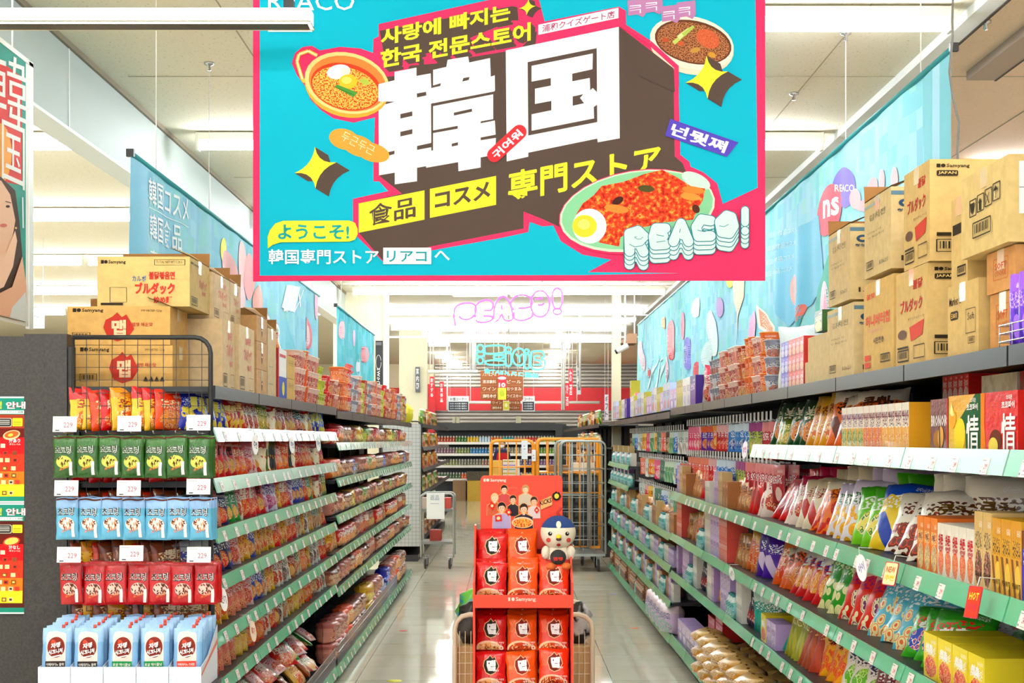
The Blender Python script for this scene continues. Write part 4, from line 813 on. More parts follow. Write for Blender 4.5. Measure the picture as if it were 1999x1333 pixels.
# ================================================================== GOODS
KN = {'b': ('snack_bag', 'snack bag'), 'n': ('noodle_packet', 'noodle packet'), 'm': ('multipack', 'multipack'), 'x': ('snack_box', 'box'), 'c': ('cup_noodle', 'cup noodle'), 'p': ('hanging_pouch', 'pouch'), 's': ('stand_up_pouch', 'pouch'), 't': ('cosmetic_tube', 'tube'), 'l': ('bottle', 'bottle'), 'q': ('cosmetic_bottle', 'bottle'), 'j': ('jar', 'jar'), 'e': ('snack_packet', 'packet'), 'k': ('tissue_pack', 'pack'), 'y': ('cosmetic_box', 'box'), 'z': ('gift_box', 'box')}
D = {}
for ln in '''blu|b|glossy blue bag with yellow sticks|.15|.15|.05|2a3fb8|22329a|e8d24a|f4e86a|dfe6ff|3
reb|b|red bag with yellow sticks|.14|.145|.05|d8232a|c21c24|f0c83a|f7e06a|ffe9a0|3
whr|e|white and red snack bag|.14|.15|.05|f1ece4|c8242a|c8502a|e8b06a|b01c28|0
olv|b|olive green snack bag|.13|.14|.05|8a9a2e|6a7a22|c8b03a|e8d86a|fff3c0|0
drd|e|dark red glossy bag|.14|.145|.05|a8141c|8a1018|e8a23a|f4d08a|ffe2d0|1
blk|e|black bag with warm picture|.13|.145|.05|1d1d22|2a2a30|c8502a|e8a03a|f3f3f3|0
red|n|bright red noodle packet|.16|.15|.04|dc1a20|c8141a|e8701c|f6b85a|fff3e6|0
red2|n|red packet with black lettering|.16|.15|.04|e0252a|d01820|f0c060|7a2a1a|2a1a18|0
org|n|orange noodle packet|.15|.15|.04|ee6a1c|e0480f|f9b040|c8401a|fff0d0|0
pkw|n|pink and white packet|.14|.145|.04|f3d8d8|e88a98|d85a4a|f3b06a|c83a58|0
stri|n|striped red and cream thin packet|.15|.145|.02|f1e6cf|b82a26|c84a22|e8b45a|3a2a20|1
blst|n|black and gold thin packet|.15|.145|.02|2a2826|6a5a2a|d8a23a|b83a22|f1e6cf|1
grst|n|green and cream thin packet|.15|.145|.02|5a7a3a|e8e0c0|c8502a|f0d05a|f7f3e0|1
nav|n|navy blue packet|.14|.145|.03|1f2d6a|18225a|e8502a|f3c05a|ffffff|0
grn|n|green noodle packet|.14|.145|.03|2a9a4a|1f8040|f3d85a|e8602a|ffffff|0
blr|b|blue and white snack bag|.15|.15|.06|2a5ac8|e9eef6|e8a03a|f6e0a0|ffffff|0
yel|b|yellow snack bag|.15|.15|.06|f4c81f|e8a818|e8781c|fbe88a|a8321c|0
yrd|b|yellow bag with red header|.15|.15|.06|f6cf32|d8242a|e88a1c|f9e69a|b81c22|0
pur|b|white and purple snack bag|.15|.15|.05|ece6f2|7a3aa8|c85a9a|e8b0d0|6a2a9a|0
salm|e|salmon pink packet|.16|.15|.05|ee8f84|e87868|f6c8a0|d85a4a|ffffff|3
brn|e|brown bakery packet|.15|.15|.06|a8642a|8a4a1c|d89a4a|f0cf8a|fff0d0|0
tel|e|teal and yellow packet|.15|.15|.05|f0cf2a|1fa8b8|f6e07a|e8a01c|1a5a8a|0
wblk|e|white bag with black print|.15|.15|.05|efede6|e6e3da|4a4a48|b8402a|1d1d1f|0
gryg|e|grey green packet|.14|.145|.05|c8cbb8|8fa88a|c87a4a|e8cfa0|2a4a3a|0
mor|m|orange five-pack of noodles|.24|.14|.12|f08a1e|e86a12|f9c04a|d84a1a|fff3d0|0
mrd|m|red five-pack of noodles|.24|.14|.12|df2a22|c81c1c|f3a03a|f9d08a|fff0e0|0
mpk|m|pink and brown multipack|.22|.14|.12|dca090|c07a70|b8563a|efc8a0|5a2a2a|0
myl|m|yellow multipack|.22|.14|.12|f0d024|e0b81a|f6ea7a|c8882a|a83a1a|0
mbr|m|brown patterned multipack|.22|.13|.12|b87a5a|8a5038|e8b88a|6a3a2a|f9ead0|0
mgr|m|pale green multipack|.22|.13|.12|c6cf9a|8fae6a|e8a05a|f6e0a0|3a6a3a|0
mbl|m|blue round multipack|.14|.13|.12|3a48c0|2f3aa8|8a9af0|e8e8ff|ffffff|0
cpk|c|pink printed noodle cup|.055|.095|0|e8a89c|f3d8cc|c85a5a|f9e6d0|8a2a3a|0
cor|c|orange noodle cup|.055|.1|0|ef7a1e|f08a2e|f6b05a|e85a14|ffe8c8|0
crd|c|red noodle cup|.055|.1|0|d8242c|e8383a|f3b060|fff0d8|ffffff|0
cwh|c|white and grey printed noodle cup|.05|.085|0|e4e2e6|9a9aa8|c87a5a|6a6a8a|3a3a58|0
cyl|c|yellow green noodle cup|.05|.08|0|dfe23a|c8d02a|f3f0a0|9ab82a|4a6a1a|0
cwm|c|warm patterned noodle cup|.055|.09|0|d8864a|c85a2a|f3c07a|8a3a1c|fff0d8|0
boz|b|yellow corn snack bag|.24|.23|.1|f3b81a|f6c83a|e89018|fadf6a|7a3a10|0
gch|b|dark green chip bag|.24|.22|.1|24592c|1f4a26|e8a02a|c8701c|f3ead0|0
obk|b|orange and white striped snack bag|.22|.23|.09|f08a2a|f9efe0|7a3a1c|e85a1a|3a2018|1
rdf|b|flame red chip bag|.24|.24|.1|e01c1e|d81418|b81014|f04a2a|ffe6d8|1
mag|b|magenta and white snack bag|.24|.24|.1|f3e3d8|d8246a|c8502a|e8983a|c81c5a|0
orr|b|orange bag with red base|.24|.24|.1|f0962a|f3e6cf|d82a1c|b81c18|8a2a1a|3
cre|b|cream bag with red print|.24|.24|.1|f3e8d2|f0e0c0|c83a2a|e8a05a|b8242a|1
ban|b|white bag of yellow chips|.24|.24|.1|f1ecf0|e9def0|f3bc1c|f9d84a|3a7a4a|3
lim|b|lime green snack bag|.24|.24|.1|8fcf2a|5aae22|f6ea8a|3a8a2a|ffffff|0
bly|b|bag striped blue and yellow|.24|.24|.1|f0d83a|1f6ac8|1a5ab8|f6ea9a|ffffff|1
choc|b|white bag with dark chocolate cones|.26|.24|.11|f6f0e6|f3ece0|7a3a22|d8582a|6a3a18|3
bis|b|tan biscuit bag|.22|.17|.08|c8905a|d8a86a|e8c08a|a8683a|5a3018|0
org2|b|clear bag of orange snacks|.24|.2|.09|ee8a2a|f6c86a|e86a1c|f3d08a|ffffff|0
vio|b|shiny violet bag|.24|.23|.08|6a2ab0|5a1f9a|f0e0f6|8a3ad0|ffffff|1
ors|b|orange shrimp snack bag|.23|.23|.09|f07a24|f6a04a|e85a1a|f9c88a|fff3e0|0
sty|b|orange bag with striped top|.23|.23|.09|f08030|efe3cf|e8a03a|d8481c|5a2a1a|0
rby|b|red, yellow and blue ball snack bag|.24|.24|.1|d81f2a|f3efe8|f3a82a|f9cf5a|2a4ab8|0
grw|b|green and cream puff bag|.27|.26|.12|3fa82e|8fcf4a|f3f0c0|e8e6b0|e8f3d0|3
rdc|b|red and cream twist bag|.26|.25|.11|e83a1e|f3d8c8|f6f0d0|8a2a7a|a81c8a|3
aqu|b|pale aqua snack bag|.27|.25|.11|6fc8dc|8fd8e8|f3eec0|f08a4a|ffffff|3
frg|b|green blue and red bag of puffs|.2|.18|.08|4fae2e|3f9a2a|2a5ac0|f08a4a|e8202a|0
shr|b|yellow shrimp cracker bag|.25|.24|.1|f3c022|e8a018|f0722a|f9a86a|5a2a10|3
bur|b|burgundy rice cake bag|.22|.22|.08|8a1c3a|f3e6cf|d86a2a|e8b04a|ffffff|0
mix|b|white bag with green fruit snack|.24|.22|.09|f3eee6|7a4aa8|7ac02a|b8e05a|3a2a5a|0
pea|b|orange and green fruit bag|.24|.22|.09|e8a02a|c83a5a|6ab03a|f3c84a|ffffff|0
olp|s|tall olive green pouch|.13|.26|.05|a8a832|8a8f26|c8c84a|6a7a1a|f3f0c0|1
brp|s|tall orange brown pouch|.15|.28|.05|a8541c|8a4014|c86a2a|d8863a|e8b070|1
brp2|s|single rust red pouch|.15|.27|.05|b8481c|9a3a14|c85a24|8a3010|f0b080|1
jet|s|teal pouch|.15|.2|.06|1fa89a|e0f0ea|2abcae|8fe0d6|ffffff|1
dkb|s|dark beauty pouch|.13|.2|.05|3a2a4a|20202a|c83a2a|7a6ac8|ffffff|0
bana|x|green and yellow banana snack box|.078|.15|.1|f3c02a|f3efe6|3a9a3a|f6dc5a|7a2a6a|2
banb|x|orange and red banana snack box|.078|.15|.1|f09a2a|f3efe6|d8402a|f6cf5a|7a2a3a|2
banc|x|yellow banana snack box|.078|.15|.1|f3c02a|f3efe6|e8a81c|f6dc5a|7a2a4a|2
hon|x|orange honey snack box|.065|.16|.2|ee9322|f0a030|f6dca0|5a4a6a|f9ecc0|2
crd2|x|cream box with brown drizzle print|.065|.2|.1|e6cf9a|dcc28a|5a3018|c83a2a|4a2a18|0
pnt|x|yellow peanut stick box|.068|.19|.1|e6bc2a|dcae22|8a5a1a|f3d86a|5a3a10|1
strp|x|tall white box with red lettering|.062|.15|.1|f4efe6|f3eee4|ee7a1c|f3a04a|c81c22|2
vbx|x|deep blue violet box|.09|.17|.1|3a2ab8|7a3a22|5a3ad8|2a1f8a|ffffff|1
ybx|x|lime yellow chick snack box|.13|.13|.22|f3e21a|f6e83a|d83a1c|f3a02a|ffffff|0
lav|z|lavender box|.12|.12|.08|cdb8e0|d9c8ea|b8a0d0|efe6f6|6a4a9a|0
pbx|x|salmon red thin box|.03|.13|.12|df6a5a|e07a6a|e88a7a|f3b0a0|ffffff|0
tan|y|beige dotted box|.05|.2|.06|d8c090|dcc8a0|8a4a2a|e8d8b0|8a4a2a|1
lil|z|lilac gridded box|.05|.2|.06|b8a0cc|c8b0d8|a088c0|dccbe8|ffffff|1
wht|y|pale skincare box|.06|.13|.05|e6e3dc|eeece6|c8d0d0|d8b0a8|6a7a7a|0
aqb|q|aqua cosmetic bottle|.03|.13|.06|8fc8c8|e9f3f1|6ab0b8|cfe8e6|1f7a80|0
brw|x|brown kraft snack box|.1|.15|.12|b8864f|c09058|a8743f|cfa870|5a3a1a|1
pk1|p|pink face mask pouch|.11|.17|.008|ee5a8a|f08aa8|f6d0dc|e83a6a|ffffff|0
pk2|p|purple and orange gummy pouch|.11|.16|.012|7a2ab0|f0781c|f3a02a|e83a5a|ffffff|0
pk3|p|pale green mask pouch|.1|.17|.006|a8c8a8|dfe9da|7aa88a|e9f0e2|3a6a4a|1
pk4|p|coral pouch|.1|.16|.008|ee7a60|f6a890|f9d0c0|e85a48|ffffff|0
pk5|p|slate green pouch|.1|.17|.006|5f7f72|7a988a|a8c0b0|48665a|f0f3ee|0
pk6|p|sky blue pouch|.11|.16|.01|4a9ad8|e6f0f8|2a6ac0|f3f6fb|ffffff|0
pk7|p|red berry pouch|.11|.16|.012|d82a3a|f3c8c8|f0603a|f9b0a0|ffffff|0
pk8|p|yellow apricot pouch|.1|.15|.01|f3c03a|f9df8a|e88a1c|fdf0b8|7a4a10|0
pk9|p|white mask pouch|.1|.17|.006|eef0ec|dfe3de|c8b8b0|b8c8cc|6a7a80|1
pk10|p|brown coffee pouch|.1|.17|.008|7a4a2f|5a3420|c8a070|e8cfa0|f3e6cf|0
pk11|p|orange kids pouch|.1|.14|.01|f08a1e|f3b03a|f9dc6a|e85a1a|ffffff|0
pk12|p|lime nut pouch|.11|.17|.012|c3cf6a|b05a9a|e8e0a0|8a9a3a|5a3a6a|0
pk13|p|rose patterned snack pouch|.11|.19|.02|c83a4a|e8a0a0|a81c2a|f3d8cf|ffffff|1
bxp|z|deep purple gift box|.28|.2|.12|5a1f9a|5a1f9a|6a2ab0|6a2ab0|f0e6f8|1
bxw|z|white gift box|.2|.2|.12|eceae8|f3f2ee|d8d8e0|c8c8d8|8a8aa0|1
bxg|z|yellow green tall box|.12|.2|.1|c8c23a|b8b02a|dcd86a|a8a02a|f6f3c0|1
bxb|z|pale blue gift box|.24|.21|.12|cfdcf0|dfe8f6|b8c8e8|e8a0a0|6a7ab0|1
bxl|z|lavender and cream box|.22|.15|.12|cdb6e2|e0d0ee|b89cd6|f3ecf9|ffffff|1
pst|k|pastel wrapped tissue pack|.24|.22|.14|e3cfe6|f3e3ea|a8c8c8|c89ac8|7a8aa0|0
cra|b|clear bag of golden crackers|.26|.09|.2|d8a850|e0c080|c08a3a|f0d498|f6ead0|0
rdx|z|bright red flat box|.3|.1|.3|e02a22|e8382c|d8241c|f04a3a|ffd8d0|1
sml|x|small red chocolate box|.08|.07|.08|c83a24|e04a2a|f3c08a|a82a1c|ffffff|2
smp|x|small purple chocolate box|.08|.07|.08|5a4ac0|8a7ad8|e8e0f6|4a3ab0|ffffff|2
man|x|green mango snack box|.15|.09|.15|3a6a2a|2f5a24|f3d23a|e8c02a|f3f0c0|0
tal|b|tall white bag with green fruit print|.2|.3|.1|eef0e6|e8f0f0|4fae5a|f3dc4a|3a7a6a|0
brn1|x|white chocolate biscuit box|.17|.15|.06|e9dcd8|efe4e0|a8702a|d8a04a|1f1a1c|5
brn2|x|brown chocolate biscuit box|.17|.15|.06|7a4a48|8a5a58|b07a30|e0b05a|f6f0ee|5
pie1|x|yellow and green banana pie box|.27|.155|.07|f2cf2a|f0c422|f6e06a|e8a81c|ffffff|5
pie2|x|red and orange pie box|.27|.155|.07|e3231c|dc1c1c|8a3a20|e8b83a|ffffff|5
obx|x|flat orange snack carton|.4|.06|.2|e8951e|d8861a|f0a83a|d07a14|5a3010|5
rdk|x|small red snack pack|.05|.09|.12|d81f22|e83a3a|f3e0e0|c01818|ffffff|2
can|l|small drink bottle|.035|.2|.07|8a5a3a|a87a4a|d8b08a|6a3a2a|f3e8d8|1
cn2|l|small green bottle|.035|.2|.07|5a8a3a|7aa84a|e8e0a0|c8b04a|f3e8d8|1
cn3|l|small cream bottle|.035|.18|.07|e6dcc0|c8b890|d87a4a|8a6a4a|5a4a3a|0
cn4|l|small amber bottle|.035|.22|.07|d8a03a|e8c05a|c8502a|f3e0a0|a8321c|1
'''.strip().split('\n'):
    f = ln.split('|'); D[f[0]] = dict(kind=f[1], desc=f[2], w=float(f[3]), h=float(f[4]), t=float(f[5]), c=f[6:11], st=int(f[11]))
def bagshape(w, h, t, pw=2.5, seed=0):
    r = random.Random(seed); ph = [r.random() * 6.28 for _ in range(6)]
    def th(u, v):
        a = max(0.0, 1 - abs(2 * u - 1) ** pw) ** 0.6; b = max(0.0, 1 - abs(2 * v - 1) ** (pw + 1.2)) ** 0.7
        return 0.0012 + t / 2 * a * b * (1 + 0.10 * math.sin(9 * u + ph[0] + 3 * v) + 0.09 * math.sin(14 * v + ph[1] + 4 * u)) + 0.06 * t * (1 - b) * math.sin(22 * u + ph[2]) * (0.3 + a)
    def pos(u, v):
        pinch = 1 - 0.05 * math.sin(math.pi * v) * (1 if t > .03 else .4); edge = 0.010 * w * math.sin(17 * v + ph[3])
        return (u - 0.5) * w * pinch + edge * (2 * u - 1), v * h + 0.012 * h * math.sin(8 * u + ph[4]) * (v > 0.9)
    return th, pos
def bag_mesh(name, w, h, t, m, art=None, pw=2.5, seed=0, nu=9, nv=12, eps=0.0006):
    b = MB(); th, pos = bagshape(w, h, t, pw, seed)
    vs = [0, .035, .08] + [.08 + .84 * (i + 1) / (nv - 4) for i in range(nv - 4)] + [.965, 1]
    us = [0.5 - 0.5 * math.cos(math.pi * i / nu) for i in range(nu + 1)]; nv = len(vs) - 1
    for sgn in (-1, 1):
        base = len(b.v)
        for v in vs:
            for u in us:
                x, z = pos(u, v); b.v.append((x, sgn * th(u, v), z))
        for j in range(nv):
            for i in range(nu):
                a = base + j * (nu + 1) + i; q = [a, a + 1, a + nu + 2, a + nu + 1]; U = [(us[i], vs[j]), (us[i + 1], vs[j]), (us[i + 1], vs[j + 1]), (us[i], vs[j + 1])]
                if sgn > 0: q = q[::-1]; U = U[::-1]
                b.face(q, m, U, True)
    if art:
        def fn(x, y, k):
            u = min(max(x, 0.02), 0.98); v = min(max(1 - y, 0.02), 0.98); X, Zz = pos(u, v); return (X, -th(u, v) - 0.0006 - k, Zz)
        b.art(art, fn, 0.11, eps)
    return b.mesh(name)
def box_mesh(name, w, d, h, m, side=None, art=None):
    b = MB(); b.box(-w / 2, w / 2, 0, d, 0, h, side or m, {0: m})
    if art: b.art(art, lambda x, y, k: ((x - .5) * w, -0.0004 - k, (1 - y) * h), None, 0.0003)
    return b.mesh(name)
PROTO = {}
STORE = {}
def make_proto(key):
    """builds one of a kind; returns (object, own label used yet?)"""
    d = D[key]; k = d['kind']; nm = KN[k][0]; c = d['c']; seed = sum(ord(q) for q in key) % 97
    w, h, t = d['w'], d['h'], d['t']
    if k in 'bnempsk':
        m = pack_mat(*c, seed, d['st'], 0.28 if k in 'bne' else 0.4); A = None
        if key in BAGTXT:
            A = Art()
            for (s, x, y, ww, hh, cc, bo) in BAGTXT[key]: A.tb(s, x, y, ww, hh, cc, bo, 1)
        me = bag_mesh(nm, w, h, t, m, A, {'m': 7, 'p': 4, 's': 3, 'k': 6}.get(k, 2.5), seed)
        o = bpy.data.objects.new(nm, me); col.objects.link(o)
        if k == 'p':
            tb = MB().box(-0.014, 0.014, -0.001, 0.0005, h - 0.004, h + 0.014, mat('clear_hang_tab', 'e8eaea', 0.3)); tb.build('hang_tab', o)
    elif k in 'xyz':
        m = pack_mat(*c, seed, d['st'], 0.4); A = None
        if key in BAGTXT:
            A = Art()
            for (s, x, y, ww, hh, cc, bo) in BAGTXT[key]: A.tb(s, x, y, ww, hh, cc, bo, 1)
        if key in BOXART: A = BOXART[key]()
        side = mat('boxside_' + c[0], deep(c[0]), 0.45)
        o = bpy.data.objects.new(nm, box_mesh(nm, w, t, h, m, side, A)); col.objects.link(o)
    elif k == 'c':
        m = pack_mat(*c, seed, d['st'], 0.35); b = MB(); b.lathe([(0.0, 0), (w * .74, 0), (w * .76, h * .06), (w * .96, h * .93)], m, 16)
        o = empty(nm); bb = b.build('cup', o)
        MB().lathe([(w * .96, h * .93), (w * 1.02, h * .935), (w * 1.02, h * .985), (w * .97, h), (0.0, h)], mat('lid_' + c[1], c[1], 0.35), 16).build('lid', o)
    elif k in 'lq':
        m = pack_mat(*c, seed, d['st'], 0.3); o = empty(nm); r_ = w
        MB().lathe([(0, 0), (r_, 0.003), (r_, h * .62), (r_ * .45, h * .84), (r_ * .42, h * .92), (0, h * .92)], m, 10).build('body', o)
        MB().lathe([(r_ * .5, h * .9), (r_ * .5, h), (0, h)], mat('cap_' + c[4], c[4], 0.4), 10).build('cap', o)
    PROTO[key] = o; o['proto'] = 1; return o
BAGTXT = {'bana': [('바나나킥', .05, .16, .9, .16, '7a1f6a', .03)], 'banb': [('바나나킥', .05, .16, .9, .16, '7a1f3a', .03)], 'banc': [('바나나킥', .05, .16, .9, .16, '7a1f4a', .03)],
    'strp': [('쉬폰', .15, .2, .7, .2, 'c81c22', .03), ('시오코쉬', .2, .42, .6, .12, 'c81c22', .03)], 'crd2': [('CRUNCHY', .06, .78, .88, .07, '4a2a18', .02)], 'pnt': [('PEANUT', .1, .8, .8, .07, '5a3a10', .02)],
    'rby': [('56', .2, .3, .6, .22, 'ffffff', .05)], 'shr': [('새우칩', .2, .35, .6, .16, '3a2410', .03)], 'mix': [('ORNIIO', .1, .25, .8, .14, '3a3a58', .03)], 'red2': [('신라면', .2, .2, .6, .25, '2a1a18', .03)], 'red': [('맵', .25, .2, .5, .3, 'fff3e6', .03)],
    'gch': [('Wave', .15, .2, .7, .2, 'e8d8c0', .02)], 'boz': [('CORN', .18, .28, .64, .14, '7a3a10', .03)], 'obk': [('콘칩', .25, .18, .5, .2, '5a2a18', .03)], 'frg': [('칙촉', .2, .38, .6, .2, 'ffffff', .05)], 'ybx': [('칙촉', .2, .22, .5, .25, 'ffffff', .05)], 'hon': [('허니', .28, .3, .44, .14, '4a3a5a', .02)], 'choc': [('쿠키', .3, .3, .4, .18, '6a4a10', .03)], 'blu': [('JI', .2, .25, .6, .35, 'f4e86a', .04)], 'reb': [('빼빼로', .15, .25, .7, .2, 'fff0a0', .03)], 'rdf': [('HOT', .2, .2, .6, .2, 'ffe6d8', .03)], 'brn': [('빵', .3, .2, .4, .25, 'fff0d0', .03)], 'mor': [('오뚜기', .2, .2, .6, .25, 'fff3d0', .03)], 'mrd': [('라면', .25, .2, .5, .3, 'ffffff', .03)]}
def art_bron(dark):
    A = Art(); tc = 'f6f0ee' if dark else '1f1a1c'
    A.tb('BRONOIR', .06, .3, .88, .22, tc, .02, 1); A.ell(.42, .76, .24, .17, 'a8702a'); A.ell(.6, .72, .16, .2, 'd8a04a', 10); A.poly([(.5, .5), (.56, .52), (.6, .92), (.54, .95)], '4a2a18'); A.rect(.93, 0, .07, 1, 'c8403a'); return A
def art_pie(red):
    A = Art()
    if red:
        A.poly([(0, 0), (.12, 0), (.1, .5), (.16, 1), (0, 1)], 'e8801c'); A.ell(.42, .8, .17, .19, '6a2e1c'); A.ell(.36, .88, .13, .14, 'f0d85a'); A.tb('새콤', .18, .16, .32, .25, 'f05a40', -.01, 1); A.tb('한입', .42, .38, .26, .2, 'f05a40', -.01, 1)
    else:
        A.poly([(1, 0), (.85, 0), (.36, .42), (.55, .62), (.56, 1), (1, 1)], '1f5a30'); A.ell(.36, .72, .18, .32, 'f6d82a', 8); A.ell(.15, .42, .1, .16, 'f3a82a', 10); A.poly([(.1, .1), (.2, .35), (.12, .36), (.05, .3)], 'f9ee9a')
    A.tb('오리온', .72, .06, .16, .08, 'ffffff', .02, 1); A.tb('초코파이', .6, .16, .34, .12, 'ffffff', .03, 1); A.tb('情', .6, .36, .36, .62, 'ffffff', .0); A.tb('情', .615, .355, .36, .62, 'ffffff', .0); A.tb('情', .6, .37, .37, .61, 'ffffff', .0); return A
def art_obx():
    A = Art(); A.tb('오리온 고래밥 MON', .2, .3, .6, .4, '3a2410', .02, 1); return A
BOXART = {'brn1': lambda: art_bron(False), 'brn2': lambda: art_bron(True), 'pie1': lambda: art_pie(False), 'pie2': lambda: art_pie(True), 'obx': art_obx}
NPLACED = 0
def put(key, loc, rot, label, group, parent=None):
    global NPLACED
    if key not in PROTO: make_proto(key)
    o = PROTO[key]; words = label.split()
    lab = ' '.join(words[:16])
    if 'proto' in o:
        o.location = loc; o.rotation_euler = rot; o['label'] = lab; o['group'] = group; del o['proto']; q = o
    else: q = dup(o, loc, rot, lab, group)
    q['category'] = KN[D[key]['kind']][1]; NPLACED += 1
    return q
def seq(s):
    """'blu*3 red' -> [('blu', 3), ('red', 1)]"""
    r = []
    for w in s.split():
        k, _, n = w.partition('*'); r.append((k, int(n) if n else 1))
    return r
BAYW = ['first', 'second', 'third', 'fourth', 'fifth', 'sixth', 'seventh', 'eighth', 'ninth']
def line_up(S, where, side, xf, z, y0, y1, y00, bw, turn=30, lean=-8, gap=1.0, back=0.03, loop=True, pitch=None, jit=1.0, layers=1, second=None):
    """stands goods in a row along the shelf edge from y0 (near) to y1 (far)"""
    y = y0; L = seq(S); i = 0; run = 0
    while y < y1:
        key, n = L[i % len(L)]; d = D[key]; k = d['kind']; i += 1
        if not loop and i > len(L): break
        for c in range(n):
            if k in 'clq': ext = 2.15 * d['w'] + .004; tr = 0
            elif k in 'xyz': ext = d['w'] + 0.003; tr = 0
            elif k == 'm': ext = d['w'] * 0.98 + 0.012; tr = 6
            else:
                tr = turn if d['t'] > 0.025 else 62; a = R(tr)
                ext = (max(d['t'], 0.022) * 1.02 / max(math.sin(a), .2)) if tr >= 42 else d['w'] * math.cos(a) * 0.97 + d['t'] * 0.3
            if pitch: ext = pitch
            ext *= gap
            if y + ext > y1: y = y1; break
            yc = y + ext / 2; a = R(tr + jit * rnd.uniform(-9, 9) * (k in 'bnems')); bay = min(int((yc - y00) / bw), 8)
            sc_ = (1 + .07 * rnd.uniform(-1, 1)) * (1.06 if side < 0 else 1.04) if k in 'bne' else 1; x = xf + side * (back + (0 if k not in 'c' else d['w']) + (d['w'] / 2 * math.sin(a) if k in 'bnes' else 0) + (d['t'] / 2 if k in 'bnems' else 0))
            rz = R(-90) + a if side > 0 else R(90) - a
            if k == 'c': rz = rnd.uniform(-.6, .6)
            lab = '%s, %s, %s bay' % (d['desc'], where, BAYW[bay]); g = lab
            ll = R(lean + jit * rnd.uniform(-7, 5)) if k in 'bnes' else 0
            for q in range(layers if k in 'cmxyz' and d['h'] * layers < .29 else 1): put(key, (x, yc, z + 0.001 + q * (d['h'] + .001)), (ll, R(rnd.uniform(-4, 4)) * (k in 'bnes'), rz), lab, g).scale = (sc_, sc_, sc_)
            if second and k in 'bne' and rnd.random() < second: put(key, (x + side * (0.12 if side < 0 else .17), yc + rnd.uniform(-.02, .02), z + 0.012), (R(-3), 0, rz + rnd.uniform(-.15, .15)), d['desc'] + ', standing behind, ' + where, 'packets standing behind, ' + where)
            y += ext
# ---- left rack, near section
w_ = lambda a: a + ' down, near left rack'
LZ = [1.633, 1.439, 1.243, 1.052, .841, .648]
LS = ['blu*4 reb*3 whr*3 olv*2 stri*3 drd*3 whr drd*3 blk*2 stri*3 drd*3',
      'red*2 red2*3 org*2 pkw*2 stri*4 grst*4 stri*3 blst*5 org*4 blst*3 stri*4 red*3 org*3 stri*6',
      'blk*2 salm nav grn*2 whr red*3 red2 pur*3 yrd red*2 pur blr*3 red grn yel stri*5 whr*2 olv*2',
      'blr*2 nav*2 blr pkw yrd*2 blr yel*3 yrd red yel*2 red*2 gryg*2 yrd wblk yrd*2 gryg*2 yel red',
      'brn yel*3 salm*3 pkw blr*2 gryg yrd*2 whr*2 wblk*2 drd gryg*2 org yel*2 wblk*3 red*2',
      'red*2 salm*3 tel*2 org*3 whr*2 red drd wblk gryg yrd*2 tel yel*2 org*2 brn*2 whr*2 wblk grn*2 yel*2']
for i in range(6):
    line_up(LS[i], w_(['top shelf', 'second shelf', 'third shelf', 'fourth shelf', 'fifth shelf', 'sixth shelf'][i]), -1, LX, LZ[i], 5.50, 9.27, 5.45, 0.965, 34, -10, 0.98, second=0.35)
# ---- left rack, far section
w_ = lambda a: a + ', far left rack'
for z, s, nm, ly in ((1.566, 'crd*3 mrd mbr*2 cor*2 mbr myl*2 cyl*3 mgr mpk', 'top shelf', 1), (1.331, 'mor*2 mbr*3 mbl cwh*3 mpk*2 mrd mgr', 'second shelf', 1), (1.088, 'mpk*2 mor mbr*2 myl mpk*2 cyl*2 mgr mbr', 'third shelf', 1), (.847, 'yel*3 mrd*3 mor mpk red*6 drd*4 mrd*2 mpk', 'fourth shelf', 1), (.608, 'mbr*2 mpk*3 mbr mor*2 mpk mbr*2 salm*4', 'fifth shelf', 1)):
    line_up(s, w_(nm), -1, LX, z, 9.40, 16.5, 9.35, 0.9, 20, -5, 1.0, layers=ly)
# ---- right rack, near section
w_ = lambda a: a + ', near right rack'
line_up('boz*3', w_('top shelf'), 1, RX, 1.563, 2.9, 3.4, 2.53, .9, 20, -5, 1.0)
line_up('pie2 pie1 brn2 brn1', w_('top shelf'), 1, RX, 1.563, 3.46, 4.34, 2.53, .9, gap=1.0, loop=False)
line_up('banc*4 banb*3 bana*4', w_('top shelf'), 1, RX, 1.563, 4.40, 5.30, 2.53, .9, gap=1.0, loop=False)
line_up('obk*4 boz*3 gch*3 olv*2 gch*2', w_('top shelf'), 1, RX, 1.563, 5.24, 7.0, 2.53, .9, 48, -22, 1.0)
line_up('vbx*2 pnt*3 crd2*2 strp*5 hon*3', w_('second shelf'), 1, RX, 1.210, 3.25, 4.45, 2.53, .9, loop=False)
line_up('choc*3 bly lim*2 ban*3 orr*2 cre*2 mag*2 rdf*2 salm*4 mag*2', w_('second shelf'), 1, RX, 1.210, 4.42, 7.0, 2.53, .9, 46, -34, 1.03, second=0.8)
line_up('ybx*4 frg*3 aqu*3 rdc*3 grw*2 rby*4 sty*2 ors*2 org2*2 vio*2', w_('third shelf'), 1, RX, .902, 3.7, 7.0, 2.53, .9, 46, -34, 1.03, second=0.7)
line_up('lav*2 ybx pea*2 bur*2 mix*3 shr*3 brp2 brp*3 olp*4 jet', w_('fourth shelf'), 1, RX, .625, 4.2, 7.0, 2.53, .9, 46, -30, 1.03, second=0.3)
